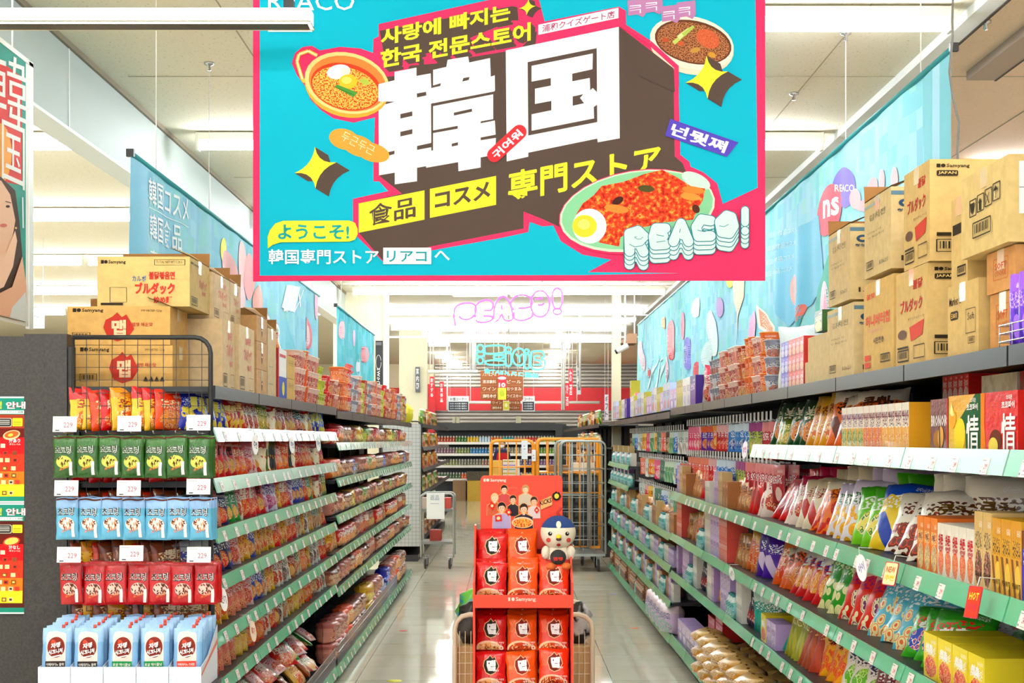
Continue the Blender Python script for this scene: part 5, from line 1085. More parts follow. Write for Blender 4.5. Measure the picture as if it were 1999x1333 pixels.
# ---- right rack, middle section
w_ = lambda a: a + ', middle right rack'
line_up('mag*2 rdf*2 bis*4 brw*2 tan*3 lil*3 bis*2 wht*3', w_('second shelf'), 1, RX, 1.208, 7.08, 10.5, 7.04, .88, 50, -18, 1.0)
line_up('vio*2 bis org2*2 bis*4 pbx*9 lav*3 wht*4 aqb*3', w_('third shelf'), 1, RX, .902, 7.08, 10.5, 7.04, .88, 50, -16, 1.0, layers=2)
line_up('jet*3 dkb*3 wht*3 aqb*3 lav*3 yel*3 lil*2 wht*3', w_('fourth shelf'), 1, RX, .625, 7.08, 10.5, 7.04, .88, 45, -10, 1.0, layers=2)
# ---- right rack, far section
w_ = lambda a: a + ', far right rack'
for z, s, nm, y0 in ((1.328, 'wht*3 aqb*2 tan*2 lav*2', 'second shelf', 14.3), (1.118, 'aqb*3 wht*2 lil*2 tan', 'third shelf', 14.3), (.888, 'brw*3 wht*4 aqb*4 bis*2 tan*2', 'fourth shelf', 10.65), (.648, 'lav*3 wht*5 aqb*3 brw*2', 'fifth shelf', 10.65), (.388, 'wht*3 lil*3 brw*2 aqb*4 brw*2', 'sixth shelf', 10.65)):
    line_up(s, w_(nm), 1, RX, z, y0, 16.95, 10.6, .92, 40, -5, 1.0)
# ---- hooks with pouches
def hook_proto():
    b = MB().tube([(0, 0, 0), (-0.40, 0, 0), (-0.425, 0, 0.012)], 0.0022, M_chrome, 5); h = b.build('peg_hook')
    MB().box(-0.432, -0.427, -0.016, 0.016, 0.004, 0.05, mat('price_fin_plastic', 'e9e6e2', 0.35)).build('price_fin', h); return h
hp = hook_proto(); hp_used = False
def pegs(rk, S, where, z, y0, y1, pitch, deep=2, y00=7.04, bw=.88):
    global hp_used
    L = []; [L.extend([k] * n) for k, n in seq(S)]
    y = y0; i = 0
    while y < y1:
        hk = hp if not hp_used else dup(hp); hp_used = True
        hk.parent = rk; hk.location = (0.53, y - rk.location.y, z)
        key = L[i % len(L)]; i += 1; d = D[key]; bay = min(int((y - y00) / bw), 8)
        lab = '%s on hooks, %s, %s bay' % (d['desc'], where, BAYW[max(bay, 0)])
        for q in range(deep): put(key, (RX + 0.14 + q * (0.05 + d['t']), y, z - d['h'] - 0.004), (R(rnd.uniform(-4, 2)), 0, R(-90 + rnd.uniform(15, 62))), lab, lab)
        y += pitch
w1, w2, w3 = 'upper hooks, middle right rack', 'lower hooks, middle right rack', ''
pegs(rackRB, 'pk13*3 pk12*3 pk6*5 pk6*2 pk7*3 pk11*2 pk2*4 pk7*2 pk1*4 pk9*4', 'upper row, middle right rack', 1.69, 7.1, 10.5, 0.118)
pegs(rackRB, 'pk13*7 pk12*4 pk6*3 pk6*3 pk7*3 pk4*12', 'lower row, middle right rack', 1.475, 7.1, 10.5, 0.118)
pegs(rackRC, 'pk9*3 pk6*2 pk3*2 pk10*2 pk4*3 pk5*2 pk8 pk3*2 pk1*2 pk8*3', 'top row, far right rack', 1.66, 10.65, 15.3, 0.155, 2, 10.6, .92)
pegs(rackRC, 'pk4*2 pk8 pk6 pk9*2 pk3*3 pk5*4 pk1*2 pk11*3 pk9*3', 'middle row, far right rack', 1.42, 10.65, 14.3, 0.155, 2, 10.6, .92)
pegs(rackRC, 'pk9*4 pk3*2 pk9*3 pk6*2 pk5*3 pk9*2 pk8*2 pk7*2', 'bottom row, far right rack', 1.17, 10.65, 14.3, 0.155, 1, 10.6, .92)
# ================================================================== FURTHER RACKS
rackLC = rack('shelf_rack', 'left shelf rack beyond the mesh panel far down the aisle', LX, -1.66, -1, 18.75, 9, 0.9, [(1.50, .05, 0, 9, M_black), (1.22, .05, 0, 9, M_black), (.92, .05, 0, 9, M_black), (.62, .05, 0, 9, M_black), (.32, .05, 0, 9, M_black)], 1.80)
rackRD = rack('shelf_rack', 'right shelf rack beyond the roll cages at the far end', RX + .02, 1.76, 1, 19.4, 10, 1.2, [(1.50, .05, 0, 10, M_black), (1.22, .05, 0, 10, M_black), (.92, .05, 0, 10, M_black), (.62, .05, 0, 10, M_black)], 1.80)
for z, s in ((1.801, 'cn2*3 can*3 wht*3 cn3*3 cn4*3 aqb*3 can*4 cn2*2'), (1.49, 'cn3*4 cn2*3 can*2 wht*2 cn4*3 can*3'), (1.21, 'cn4*3 can*3 cn3*3 brw*2'), (.91, 'cn2*3 can*3 tan*3 cn3*2 brw*2'), (.61, 'can*5 brw*3 wht*3'), (.31, 'brw*3 can*4')):
    nm = {1.801: 'on top', 1.49: 'top shelf', 1.21: 'second shelf', .91: 'third shelf', .61: 'fourth shelf', .31: 'fifth shelf'}[z]
    line_up(s, nm + ', rack beyond the mesh panel', -1, LX, z, 18.85, 22.9, 18.75, .9, gap=1.6)
    if z > .5: line_up(s.replace('can', 'can'), nm + ', rack beyond the roll cages', 1, RX + .02, z, 19.5, 25.5, 19.4, 1.2, gap=1.9)
# ================================================================== CARTONS ON THE TOP DECKS
TAPE = mat('clear_tape', 'e3cfa6', 0.15, coat=0.5)
def carton(label, x0, x1, y0, y1, z0, z1, side, front=(), sidei=(), tone='d2a765', flap=False, tape=True, group=None):
    m = mat('kraft_' + tone, tone, 0.75, speck=(35, '%02x%02x%02x' % tuple(int(int(tone[i:i + 2], 16) * .94) for i in (0, 2, 4)), 0.35, 0.65))
    ox, oy = (x0 + x1) / 2, (y0 + y1) / 2; b = MB()
    dx, dy, dz = (x1 - x0) / 2, (y1 - y0) / 2, z1 - z0
    b.box(-dx, dx, -dy, dy, 0, dz, m)
    A = Art()
    for it in front: (A.tb(*it) if isinstance(it[0], str) else it[0](A, *it[1:]))
    b.art(A, lambda x, y, k: (-dx + x * 2 * dx, -dy - 0.0006 - k, dz * (1 - y)), None, 0.0003)
    A = Art()
    for it in sidei: (A.tb(*it) if isinstance(it[0], str) else it[0](A, *it[1:]))
    if side < 0: b.art(A, lambda x, y, k: (dx + 0.0006 + k, -dy + x * 2 * dy, dz * (1 - y)), None, 0.0003)
    else: b.art(A, lambda x, y, k: (-dx - 0.0006 - k, dy - x * 2 * dy, dz * (1 - y)), None, 0.0003)
    o = b.build('carton'); o.location = (ox, oy, z0); tag(o, label, 'carton', group)
    if tape:
        t = MB(); t.box(-dx + 0.0, dx, -0.024, 0.024, dz, dz + 0.0008, TAPE)
        sx = dx if side < 0 else -dx
        t.box(min(sx, sx - side * 0.0012), max(sx, sx - side * 0.0012), -0.024, 0.024, dz - 0.05, dz + 0.0008, TAPE); t.build('tape', o)
    if flap:
        M_in = mat('kraft_inside', '9a6a34', 0.8)
        f = MB(); f.quad([(-dx, dy, dz + .001), (dx, dy, dz + .001), (dx, dy + .01, dz + .06), (-dx, dy + .01, dz + .06)], M_in)
        sx = dx if side < 0 else -dx
        q = [(sx, -dy, dz + .001), (sx, dy, dz + .001), (sx * .55, dy, dz + .055), (sx * .55, -dy, dz + .035)]
        f.quad(q, M_in); f.quad([(p[0], p[1], p[2] + .003) for p in q][::-1], m); f.build('flap', o)
    return o
K1, K2, K3 = 'd6b870', 'd3a458', 'd6ba8c'
BLK = '2f2618'
def logo(A, x, y, w, h, c=BLK): A.rect(x, y, w * .12, h * .8, c); A.ell(x + w * .2, y + h * .4, w * .07, h * .4, c); A.tb('Samyang', x + w * .3, y, w * .7, h, c, 0.02, 1)
def bars(A, x, y, w, h, c=BLK):
    A.line([(x, y), (x + w, y), (x + w, y + h), (x, y + h), (x, y)], w * .04, c)
    for i in range(9): A.rect(x + w * (.1 + i * .09), y + h * .15, w * (.03 + .03 * (i % 2)), h * .6, c, True)
def frame(A, x, y, w, h, c, t): A.line([(x, y), (x + w, y), (x + w, y + h), (x, y + h), (x, y)], t, c)
def flame(A, x, y, r, rx=1.0, c='b83224'):
    A.poly([(x - r * rx, y), (x - r * .85 * rx, y - r * .55), (x - r * .4 * rx, y - r * .8), (x - r * .1 * rx, y - r * 1.1), (x + r * .2 * rx, y - r * .75), (x + r * .5 * rx, y - r * .95), (x + r * .8 * rx, y - r * .35), (x + r * rx, y + r * .1), (x + r * .55 * rx, y + r * .8), (x - r * .1 * rx, y + r), (x - r * .7 * rx, y + r * .75)], c)
spicy = [(logo, .05, .05, .3, .12), (flame, .5, .55, .36, .42), ('맵', .43, .35, .14, .42, 'f0c89a', .04), ('맵탱 매운맛', .63, .42, .2, .1, 'b83224', .01, 1), (bars, .05, .68, .17, .18), ('IMPORTED 120g', .72, .08, .2, .07, BLK, 0, 1), ('▲▲▲▲', .7, .74, .22, .12, BLK, 0, 1)]
carton('orange kraft noodle carton with red flame, lowest behind the wire mesh', -1.69, -1.31, 5.60, 5.88, 1.803, 1.966, -1, spicy, (), K2)
carton('orange kraft noodle carton with red flame, second up behind the mesh frame', -1.72, -1.32, 5.60, 5.90, 1.968, 2.118, -1, spicy, (), K2, True)
bul = [(logo, .04, .07, .27, .09), (frame, .62, .06, .33, .11, BLK, .006), ('TOTAL NET WT 5.2KG', .64, .085, .28, .05, BLK, 0, 1), ('カルボ', .38, .38, .15, .12, '3a6a9a', .015), ('불닭볶음면', .56, .3, .28, .16, 'c8302a', .03), ('ブルダック', .41, .52, .43, .24, 'c8302a', .04), ('炒め麺', .61, .8, .2, .14, 'c8302a', .03), ((lambda A: A.rect(.04, .93, .24, .045, BLK)),), (frame, .14, .62, .18, .3, '4a3a28', .006)]
carton('upper kraft carton with red kana lettering on top of the left stack', -1.610, -1.248, 5.62, 5.99, 2.120, 2.315, -1, bul, [(logo, .06, .08, .4, .06), ('ブルダック', .45, .35, .4, .2, 'cf6a60', .03, 1), ('炒め麺', .6, .58, .2, .1, 'cf6a60', .02, 1), (bars, .06, .78, .3, .16)], K1, True)
sd = [('불닭볶음면', .4, .15, .35, .12, 'cf6a60', .02, 1), ('ブルダック', .3, .32, .5, .2, 'cf6a60', .03, 1), ('炒め麺', .55, .56, .25, .1, 'cf6a60', .02, 1), (bars, .06, .76, .28, .18), (frame, .6, .76, .3, .18, '8a6a48', .008)]
L = [(-1.55, -1.235, 6.00, 6.36, 2.105, 2.30, 'upper kraft carton, second along the left top deck'), (-1.55, -1.235, 6.37, 6.62, 2.105, 2.30, 'upper kraft carton, third along the left top deck'), (-1.52, -1.185, 5.95, 6.22, 1.803, 2.10, 'lower kraft carton with pink tape glare, second along the left deck'), (-1.50, -1.17, 6.235, 6.61, 1.803, 2.10, 'lower kraft carton, third along the left top deck')]
for x0, x1, y0, y1, z0, z1, lb in L: carton(lb, x0, x1, y0, y1, z0, z1, -1, (), sd, K3, z1 > 2.2)
for i, (z0, z1) in enumerate(((1.803, 1.925), (1.927, 2.055), (2.057, 2.175))): carton('small brown carton, %s of the three stacked mid left deck' % ['lowest', 'middle', 'topmost'][i], -1.45, -1.165, 6.64, 6.93, z0, z1, -1, (), [((lambda A: A.ell(.5, .5, .06, .3, '6a4a30')),), ((lambda A: A.rect(.44, .5, .12, .06, 'd2b08a')),), (frame, .12, .1, .3, .2, '8a6a48', .01)], 'c99a62', i == 2)
carton('pale kraft carton with open flaps beside the three small brown cartons', -1.45, -1.165, 6.95, 7.2, 1.803, 2.14, -1, (), [(frame, .1, .55, .5, .25, '8aa078', .01)], K3, True)
for z0, z1, lb in ((1.803, 1.92, 'lower yellow kraft case before the cups on the left deck'), (1.922, 2.04, 'upper yellow kraft case before the cups on the left deck')): carton(lb, -1.42, -1.16, 7.52, 7.80, z0, z1, -1, (), [(frame, .2, .2, .6, .2, '6a5a30', .01), ('品名 規格', .25, .25, .5, .1, '6a5a30', 0, 1)], 'd8aa4c', False, False)
o = carton('red white and blue display case on the left deck', -1.42, -1.16, 7.22, 7.50, 1.803, 2.06, -1, (), [((lambda A: (A.rect(0, 0, 1, .55, 'f0eee8'), A.rect(0, .55, 1, .45, '2f4fb0'), A.rect(0, 0, .12, 1, 'c8242a'), A.rect(.2, .1, .7, .06, 'c83a3a'), A.ell(.6, .78, .14, .14, 'e8d23a'))),)], 'c8242a', False, False)
for x, lb in ((7.30, 'nearer'), (7.58, 'further')):
    o = put('mrd', (-1.30, x, 2.063 if x < 7.5 else 2.045), (0, 0, R(70)), 'red five-pack of noodles, %s of two on the cases on the left deck' % lb, 'red five-packs on the left deck')
    o.scale = (1, 1, 1.35)
# cups stacked along the left deck and right deck
def cupwall(S, where, side, x, z, y0, y1, ly, y00, bw):
    y = y0; i = 0; L = []; [L.extend([k] * n) for k, n in seq(S)]
    while y < y1:
        key = L[i % len(L)]; i += 1; d = D[key]; bay = BAYW[min(int((y - y00) / bw), 8)]
        for q in range(ly if isinstance(ly, int) else ly(y)):
            lab = '%s stacked on the %s, above %s bay' % (d['desc'], where, bay); put(key, (x, y, z + .001 + q * (d['h'] + .001)), (0, 0, rnd.uniform(-3, 3)), lab, lab)
        y += 2.08 * d['w']
cupwall('cpk*3 cor cpk*4 cyl*3 crd*2 cwm*2 cpk*2 cwm*2 cor*3 crd*2 cwh*5 cpk*2 cyl*2 cwm*2 cwh*4', 'left top deck', -1, -1.20, 1.802, 7.90, 16.25, lambda y: 3 if y < 9 or y > 10 else 2, 5.45, 0.965)
cupwall('cwh cor cpk*2 cor*2 cwm*2 cpk*3 cwm cpk*2 cwh*3', 'right top deck', 1, 1.29, 1.822, 6.95, 8.9, 3, 7.04, .88)
w_ = lambda a: a + ' on the right top deck'
line_up('sml*4 smp*3', 'stacked on the right top deck beside plain cartons', 1, RX, 1.822, 6.02, 6.6, 2.53, .9, layers=3, loop=False, back=.04)
put('man', (1.33, 6.15, 2.06), (0, 0, R(-90)), 'green mango snack box on top of the small chocolate boxes', 'mango boxes')
line_up('tal*2', 'on the right top deck beside the cups', 1, RX, 1.822, 6.62, 6.93, 2.53, .9, 60, -4, loop=False)
line_up('rdf mag bxp bxw*2 bxg*3 bxl*2 bxb*2 bxl bxg*2 bxw bxb bxl*2 bxg*2 bxw bxb*2 bxl bxg bxw*2', 'right top deck beyond the cups', 1, RX, 1.822, 9.0, 16.9, 7.04, .88, 40, -5, loop=True)
put('bxg', (1.33, 15.6, 2.035), (0, 0, R(-90)), 'green box lying on top of pale gift boxes, right deck far end', 'green box on top')
b = MB(); b.ball((0, 0, .1), .08, .09, .12, mat('film_yellow', 'f0e03a', .3), 14)
for i, v in enumerate(b.v): k = 1 + .2 * math.sin(v[0] * 90 + v[2] * 60) + .15 * math.sin(v[1] * 120 + v[2] * 40); b.v[i] = (v[0] * k, v[1] * k, max(v[2] * (1 + .1 * math.sin(v[0] * 140)), 0))
o = b.build('plastic_bag'); o.location = (-1.17, 16.45, 1.782); tag(o, 'crumpled yellow bag at the far end of the left top deck', 'plastic bag')
# right deck cartons
K4, K5 = 'd2b06c', 'd6bc84'
def rc(label, n, f, x0, z0, z1, sidei=(), front=(), tone=K4, x1=None, flap=False, tape=True):
    return carton(label, x0, x1 or x0 + .40, n, f, z0, z1, 1, front, sidei, tone, flap, tape)
jp = [(logo, .04, .045, .2, .045), ((lambda A: A.rrect(.04, .11, .13, .055, .012, BLK)),), ('JAPAN', .05, .12, .11, .035, 'e0bc74', .02, 1), ((lambda A: A.rect(.04, .72, .2, .035, BLK)),), (bars, .04, .79, .19, .12)]
jside = [('불닭', .55, .12, .3, .1, 'b82a22', .03), ('ブルダック', .15, .3, .7, .14, 'b82a22', .03), ('オリジナルソース', .4, .5, .5, .03, '5a3a28', 0, 1), ((lambda A: A.poly([(.45, .6), (.9, .55), (.85, .7), (.5, .75)], 'c8402a')),), ((lambda A: A.ell(.22, .66, .14, .05, '6a4a38')),), (bars, .08, .83, .35, .11), (frame, .6, .8, .33, .13, '4a3a28', .01), ((lambda A: A.rect(.08, .79, .35, .02, BLK)),)]
rc('kraft carton marked JAPAN, upper of two with red kana', 4.15, 4.42, 1.22, 2.116, 2.41, jside, jp, K4, 1.70)
rc('kraft carton marked JAPAN, lower of two with red kana', 4.17, 4.51, 1.22, 1.822, 2.114, jside, jp, K4, 1.70)
bl = [((lambda A: A.rect(0, .05, 1, .05, '5a7a8a')),), ((lambda A: A.ell(.12, .2, .06, .05, '2f4f6a')),), ((lambda A: A.ell(.12, .2, .03, .02, 'd8b872')),), ('청정원', .05, .27, .14, .04, '2f4f6a', .02, 1), ('150', .08, .84, .16, .07, '4a3a20', .03, 1)]
bs = [((lambda A: A.rect(0, .06, .6, .04, '9aa8a0')),), ('김치전', .2, .2, .6, .08, '8a8060', .01, 1), ('1000g x 12', .15, .42, .5, .03, '6a6048', 0, 1), ('▽ 취급주의', .15, .48, .6, .03, '6a6048', 0, 1), (bars, .1, .8, .25, .1), ('B3x21', .6, .84, .3, .05, '8a8060', .01, 1)]
rc('kraft carton with blue band, upper one left of the JAPAN cartons', 4.57, 4.91, 1.22, 2.145, 2.405, bs, bl, K5, 1.62, True)
rc('kraft carton with red Korean honey chip writing', 4.54, 4.92, 1.22, 1.822, 2.125, [('꿀맛', .1, .12, .3, .06, 'd84a2a', .03, 1), ('허니버터칩', .08, .36, .8, .13, 'd84a2a', .03), ('해태제과', .15, .52, .5, .04, 'e0a890', .01, 1), ('시판전용', .35, .62, .35, .07, '3a3020', .01, 1), ((lambda A: (A.rect(.05, .8, .2, .06, 'd84a2a'), A.rect(.05, .88, .2, .06, 'd84a2a'))),), (bars, .6, .82, .3, .08)], (), 'd4ae62', 1.62)
rc('open kraft carton with blue band, upper one third from the camera', 5.12, 5.46, 1.22, 2.10, 2.37, bs, bl, K5, 1.60, True)
rc('kraft carton with blue band, lower one under the open carton', 5.06, 5.48, 1.22, 1.822, 2.085, bs, bl, K5, 1.60)
rc('plain kraft carton, lower of two at the end of the carton row', 5.52, 5.99, 1.24, 1.822, 1.918, (), (), K5, 1.58, False, False)
rc('plain kraft carton, upper of two at the end of the carton row', 5.54, 5.98, 1.25, 1.920, 2.02, (), (), K5, 1.58, False, False)
rc('kraft carton with small round black badge, right of the JAPAN cartons', 3.72, 3.98, 1.22, 1.822, 2.02, [('Market O', .06, .16, .4, .12, BLK, .01, 1), ((lambda A: A.rrect(.1, .36, .26, .12, .04, BLK)),), ('日本向', .13, .38, .2, .08, 'd8aa5c', .02, 1), (frame, .62, .38, .3, .32, BLK, .008), ('Soft', .68, .43, .2, .1, BLK, 0, 1), (bars, .7, .76, .2, .08)], (), K4, 1.60)
rc('slim kraft carton standing on the badge carton', 3.84, 3.98, 1.23, 2.022, 2.26, [((lambda A: A.rect(.1, .3, .8, .12, BLK)),), (bars, .4, .8, .5, .1)], (), K4, 1.60)
red_s = [(frame, .25, .2, .5, .5, 'c85a30', .012), ('SOFT', .3, .3, .4, .16, 'c85a30', .02, 1), ('COOKIE', .3, .5, .4, .12, 'c85a30', .01, 1)]
rc('orange kraft carton, lower of two at the right edge', 3.50, 3.69, 1.24, 1.822, 1.968, red_s, (), 'cf9250', 1.62)
rc('orange kraft carton, upper of two under the big labelled carton', 3.49, 3.70, 1.235, 1.970, 2.075, red_s, [('STRONG COOKIE', .1, .1, .6, .2, BLK, .01, 1)], 'cf9250', 1.62)
def ic(A):
    for i in range(4): frame(A, .2 + i * .17, .32 - i * .02, .14, .2, BLK, .012)
    A.poly([(.22, .36), (.32, .36), (.3, .46), (.27, .5), (.24, .46)], BLK); A.poly([(.4, .4), (.44, .34), (.48, .4), (.46, .4), (.46, .49), (.42, .49), (.42, .4)], BLK); A.line([(.57, .33), (.64, .46)], .012, BLK); A.line([(.64, .33), (.57, .46)], .012, BLK); A.line([(.78, .32), (.78, .44)], .01, BLK); A.poly([(.73, .35), (.78, .29), (.83, .35)], BLK)
rc('big kraft carton with handling symbols and white label at the right edge', 3.47, 3.83, 1.21, 2.078, 2.29, [(ic,), (bars, .3, .62, .38, .18)], [((lambda A: A.rect(.06, .08, .6, .6, 'f0efe9')),), ('241-', .1, .12, .3, .12, '2a2a2a', .01, 1), ((lambda A: A.line([(.06, .38), (.66, .38)], .01, '6a7a80')),), ('Made in Korea', .1, .28, .3, .03, '8a8a8a', 0, 1)], 'd8bc7a', 1.64)
# violet foil sticks in a wire basket at the right edge
D['vfo'] = dict(kind='s', desc='shiny violet foil stick pack', w=.06, h=.17, t=.02, c=['8a4ae0', 'b070f0', '5a2ac0', 'c090f8', 'e0c0ff'], st=1)
for i, (y, l) in enumerate(((3.44, 'nearest'), (3.38, 'second'), (3.32, 'third'), (3.26, 'last'))): put('vfo', (1.225, y, 1.826), (0, 0, R(-70)), 'shiny violet foil stick pack in the wire basket at right, %s' % ['furthest', 'second furthest', 'second nearest', 'nearest'][i], 'violet foil sticks')
b = MB()
for z in (1.835, 1.855, 1.875): b.tube([(1.30, 3.49, z), (1.195, 3.49, z), (1.195, 3.0, z)], 0.002, M_chrome, 5)
for y in (3.49, 3.4, 3.3, 3.2, 3.1): b.tube([(1.195, y, 1.823), (1.195, y, 1.878)], 0.0016, M_chrome, 5)
tag(b.build('wire_basket'), 'small chrome wire basket on the deck edge at right', 'basket')
# extra boxes on the right top shelf, behind the front row
put('obx', (1.46, 4.12, 1.72), (0, 0, R(-90)), 'flat orange carton lying on top behind the banana boxes', 'flat cartons')
line_up('rdk*5', 'top shelf, on the back boxes, near right rack', 1, RX, 1.715, 4.36, 4.7, 2.53, .9, loop=False, back=.2)
o = MB().box(1.40, 1.60, 3.6, 4.9, 1.565, 1.712, mat('kraft_d8b07a', 'd8b07a', .75)).build('carton'); tag(o, 'long kraft carton behind the boxes on the near right top shelf', 'carton')
for y0, y1, m_, l in ((3.72, 4.0, 'cfc0a0', 'grey patterned'), (3.42, 3.70, 'b81f24', 'red and brown')): tag(MB().box(1.32, 1.5, y0, y1, 1.722, 1.775, mat('flatbox_' + m_, m_, .5, speck=(30, 'e8dcc0' if m_[0] == 'c' else '7a2a1a', .4, .6))).build('snack_box'), l + ' flat box lying high on the near right top shelf', 'box')

# ================================================================== BOTTOM BASKETS
def basket(rk, side, x, y0, y1):
    b = MB(); ry = rk.location.y; rx = rk.location.x; X = x - rx
    for z in (.20, .25): b.tube([(X, y0 - ry, z), (X, y1 - ry, z)], 0.003, M_chrome, 5)
    y = y0
    while y <= y1: b.tube([(X, y - ry, .128), (X, y - ry, .25)], 0.0016, M_chrome, 4); y += 0.03
    b.build('basket_rail', rk)
basket(rackLA, -1, -1.115, 5.5, 9.25); basket(rackLB, -1, -1.115, 9.4, 14.4); basket(rackRB, 1, 1.205, 7.06, 9.7)
def jumble(keys, where, side, xf, z, y0, y1, n, rows=2, dz=.11):
    for i in range(n):
        for r in range(rows):
            key = keys[(i * 3 + r * 5) % len(keys)]; d = D[key]; y = y0 + (i + .5 + rnd.uniform(-.2, .2)) * (y1 - y0) / n
            x = xf + side * (.10 + r * .17); lab = '%s lying in the bottom basket, %s' % (d['desc'], where)
            put(key, (x, y, z + .02 + dz * r), (R(rnd.uniform(-62, -40)), R(rnd.uniform(-8, 8)), (R(-90) if side > 0 else R(90)) - side * R(rnd.uniform(-35, 40)) * -1), lab, lab)
jumble(['stri', 'blst', 'red', 'yel', 'org', 'gryg', 'drd', 'grn', 'pkw', 'brn', 'red2', 'pur'], 'near left rack', -1, LX, .13, 5.55, 9.2, 22, 3)
jumble(['red', 'yel', 'stri', 'grn', 'org', 'blst', 'pkw', 'yrd', 'brn'], 'upper layer, near left rack', -1, LX - .02, .30, 6.2, 9.2, 15, 3, .06)
line_up('mrd*2 mor myl*2 mrd mor*2 mpk', 'bottom shelf, at the back, near left rack', -1, LX - .32, .125, 6.0, 9.2, 5.45, .965, 5, 0, 1.0, layers=2)
line_up('mpk*3 mor*2 mbr*4 pur*2 myl*2 mpk*3 bxb bxl aqb*3 mbl*2', 'bottom shelf, far left rack', -1, LX, .10, 9.5, 16.4, 9.35, .9, 20, -5, 1.0, layers=2)
for i in range(8):
    for q in range(3):
        for c in range(2):
            if c and q == 2: continue
            put('cra', (1.22 + c * .24, 6.75 + i * .285, .16 + q * .095), (0, 0, R(-90 + rnd.uniform(-8, 8))), 'clear bag of golden crackers stacked in the bottom basket, %s' % ('outer pile' if c == 0 else 'inner pile'), 'golden crackers in the bottom basket, %s' % ('outer pile' if c == 0 else 'inner pile'))
line_up('bxl*6', 'bottom shelf, middle right rack', 1, RX, .155, 9.05, 10.5, 7.04, .88, layers=1, loop=True)
for i, (y, z) in enumerate(((9.25, .31), (9.6, .31), (9.25, .415))): put('rdx', (1.36, y, z), (0, 0, R(-90)), 'bright red flat box on the lavender boxes, %s' % ['nearer lower', 'further', 'nearer upper'][i], 'bright red flat boxes')
line_up('pst*6', 'bottom shelf, far right rack', 1, RX, .14, 10.65, 12.2, 10.6, .92, 20, -4, 1.0)
for i in range(3): put('pst', (1.42, 10.9 + i * .42, .34), (0, 0, R(-80)), 'pastel wrapped tissue pack on top of the others, far right rack', 'pastel packs on top')
line_up('wht*4 brw*3 can*8 aqb*3 can*6', 'bottom shelf, far right rack', 1, RX, .14, 12.3, 16.9, 10.6, .92, 20, -4, 1.0)
# ================================================================== WIRE MESH PANELS ON THE RACK ENDS
def mesh_panel(label, Y, xL, xR, z0, z1, r=0.009, light=False):
    rt = empty('mesh_panel', (0, Y, 0)); tag(rt, label, 'mesh panel'); m = M_black; b = MB()
    P = [(xL, 0, z1)] + [(xR - .06 + .06 * math.sin(R(a)), 0, z1 - .06 + .06 * math.cos(R(a))) for a in (0, 22, 45, 67, 90)] + [(xR, 0, z0)]
    b.tube(P, r, m, 8); b.tube([(xL, 0, z1), (xL, 0, z0)], r * .7, m, 6); b.build('frame', rt); w = MB()
    x = xL + .05
    while x < xR - .01: w.tube([(x, 0, z0), (x, 0, z1)], .0016, m, 4); x += .0485
    z = z0
    while z < z1 - .02: w.tube([(xL, 0.003, z), (xR, 0.003, z)], .0016, m, 4); z += .0485
    w.build('wire_grid', rt); return rt
mesh_panel('black wire mesh panel on the end of the near left rack, hung with packets', 5.425, -1.645, -1.125, 0.95, 1.985)
mesh_panel('wire mesh panel on the end of the rack far down the left side', 18.70, -1.64, -1.13, 0.2, 1.83)
MB().box(-1.65, -1.14, .025, .035, .2, 1.8, mat('pale_panel', 'b9bbb6', .6)).build('back_sheet', bpy.data.objects['mesh_panel.001'])
# dark end panel and post of the neighbouring rack
e = empty('end_panel', (0, 5.44, 0)); tag(e, 'grey black end panel of the rack at far left, carrying two posters', 'end panel')
MB().box(-3.2, -1.835, 0, .04, 0, 1.99, M_panel).build('panel', e)
b = MB().box(-1.832, -1.67, -.012, .05, 0, 1.998, M_panel)
for z in (1.93, 1.88, 1.83, 1.72, 1.45, 1.2, .95, .75): b.box(-1.757, -1.751, -.0125, -.0118, z - .006, z + .006, M_black)
b.build('post', e); MB().box(-1.668, -1.655, -.005, .05, 0, 1.95, M_black).build('side_rail', e)
# packets hung on the mesh
SW = ['green', 'pale blue', 'red']
def hangpack(c, seed, txt, tc):
    m = pack_mat(*c, seed, 5, 0.25); A = Art(); A.rect(.0, .0, 1, .06, '5a3024' if seed != 3 else 'a03a3a'); A.tb(txt, .1, .24, .75, .2, 'f6f3ee', .045, 1); A.tb(txt, .1, .24, .75, .2, tc, .012, 1); A.ell(.5, .62, .34, .15, c[2]); 
    for i in range(26): a = rnd.random() * 6.28; r_ = rnd.random() ** .5; A.ell(.5 + .3 * r_ * math.cos(a), .62 + .13 * r_ * math.sin(a), .045, .02, c[3] if i % 2 else '5a2a1c', rnd.uniform(0, 180), 8, True)
    A.ly += 1; A.rect(.74, .62, .13, .32, 'eceae6'); A.text('초코링', (.3, .84), (.72, .76), (.3, .78), 'f0803a', .02, 1)
    return bag_mesh('hanging_packet', .085, .155, .022, m, A, 3.5, seed)
HM = [hangpack(['3f6a34', '4a7a3a', 'c8cf5a', 'e0e07a', 'f3f6e8'], 1, '초코링', '2a4a20'), hangpack(['7fc0d8', 'a8c8e8', 'f0e4dc', 'c87a4a', 'ffffff'], 2, '초코링', '2a3a4a'), hangpack(['c8202c', 'b81c28', 'e8c8b8', '8a3a2a', 'ffffff'], 3, '초코링', '3a1a18')]
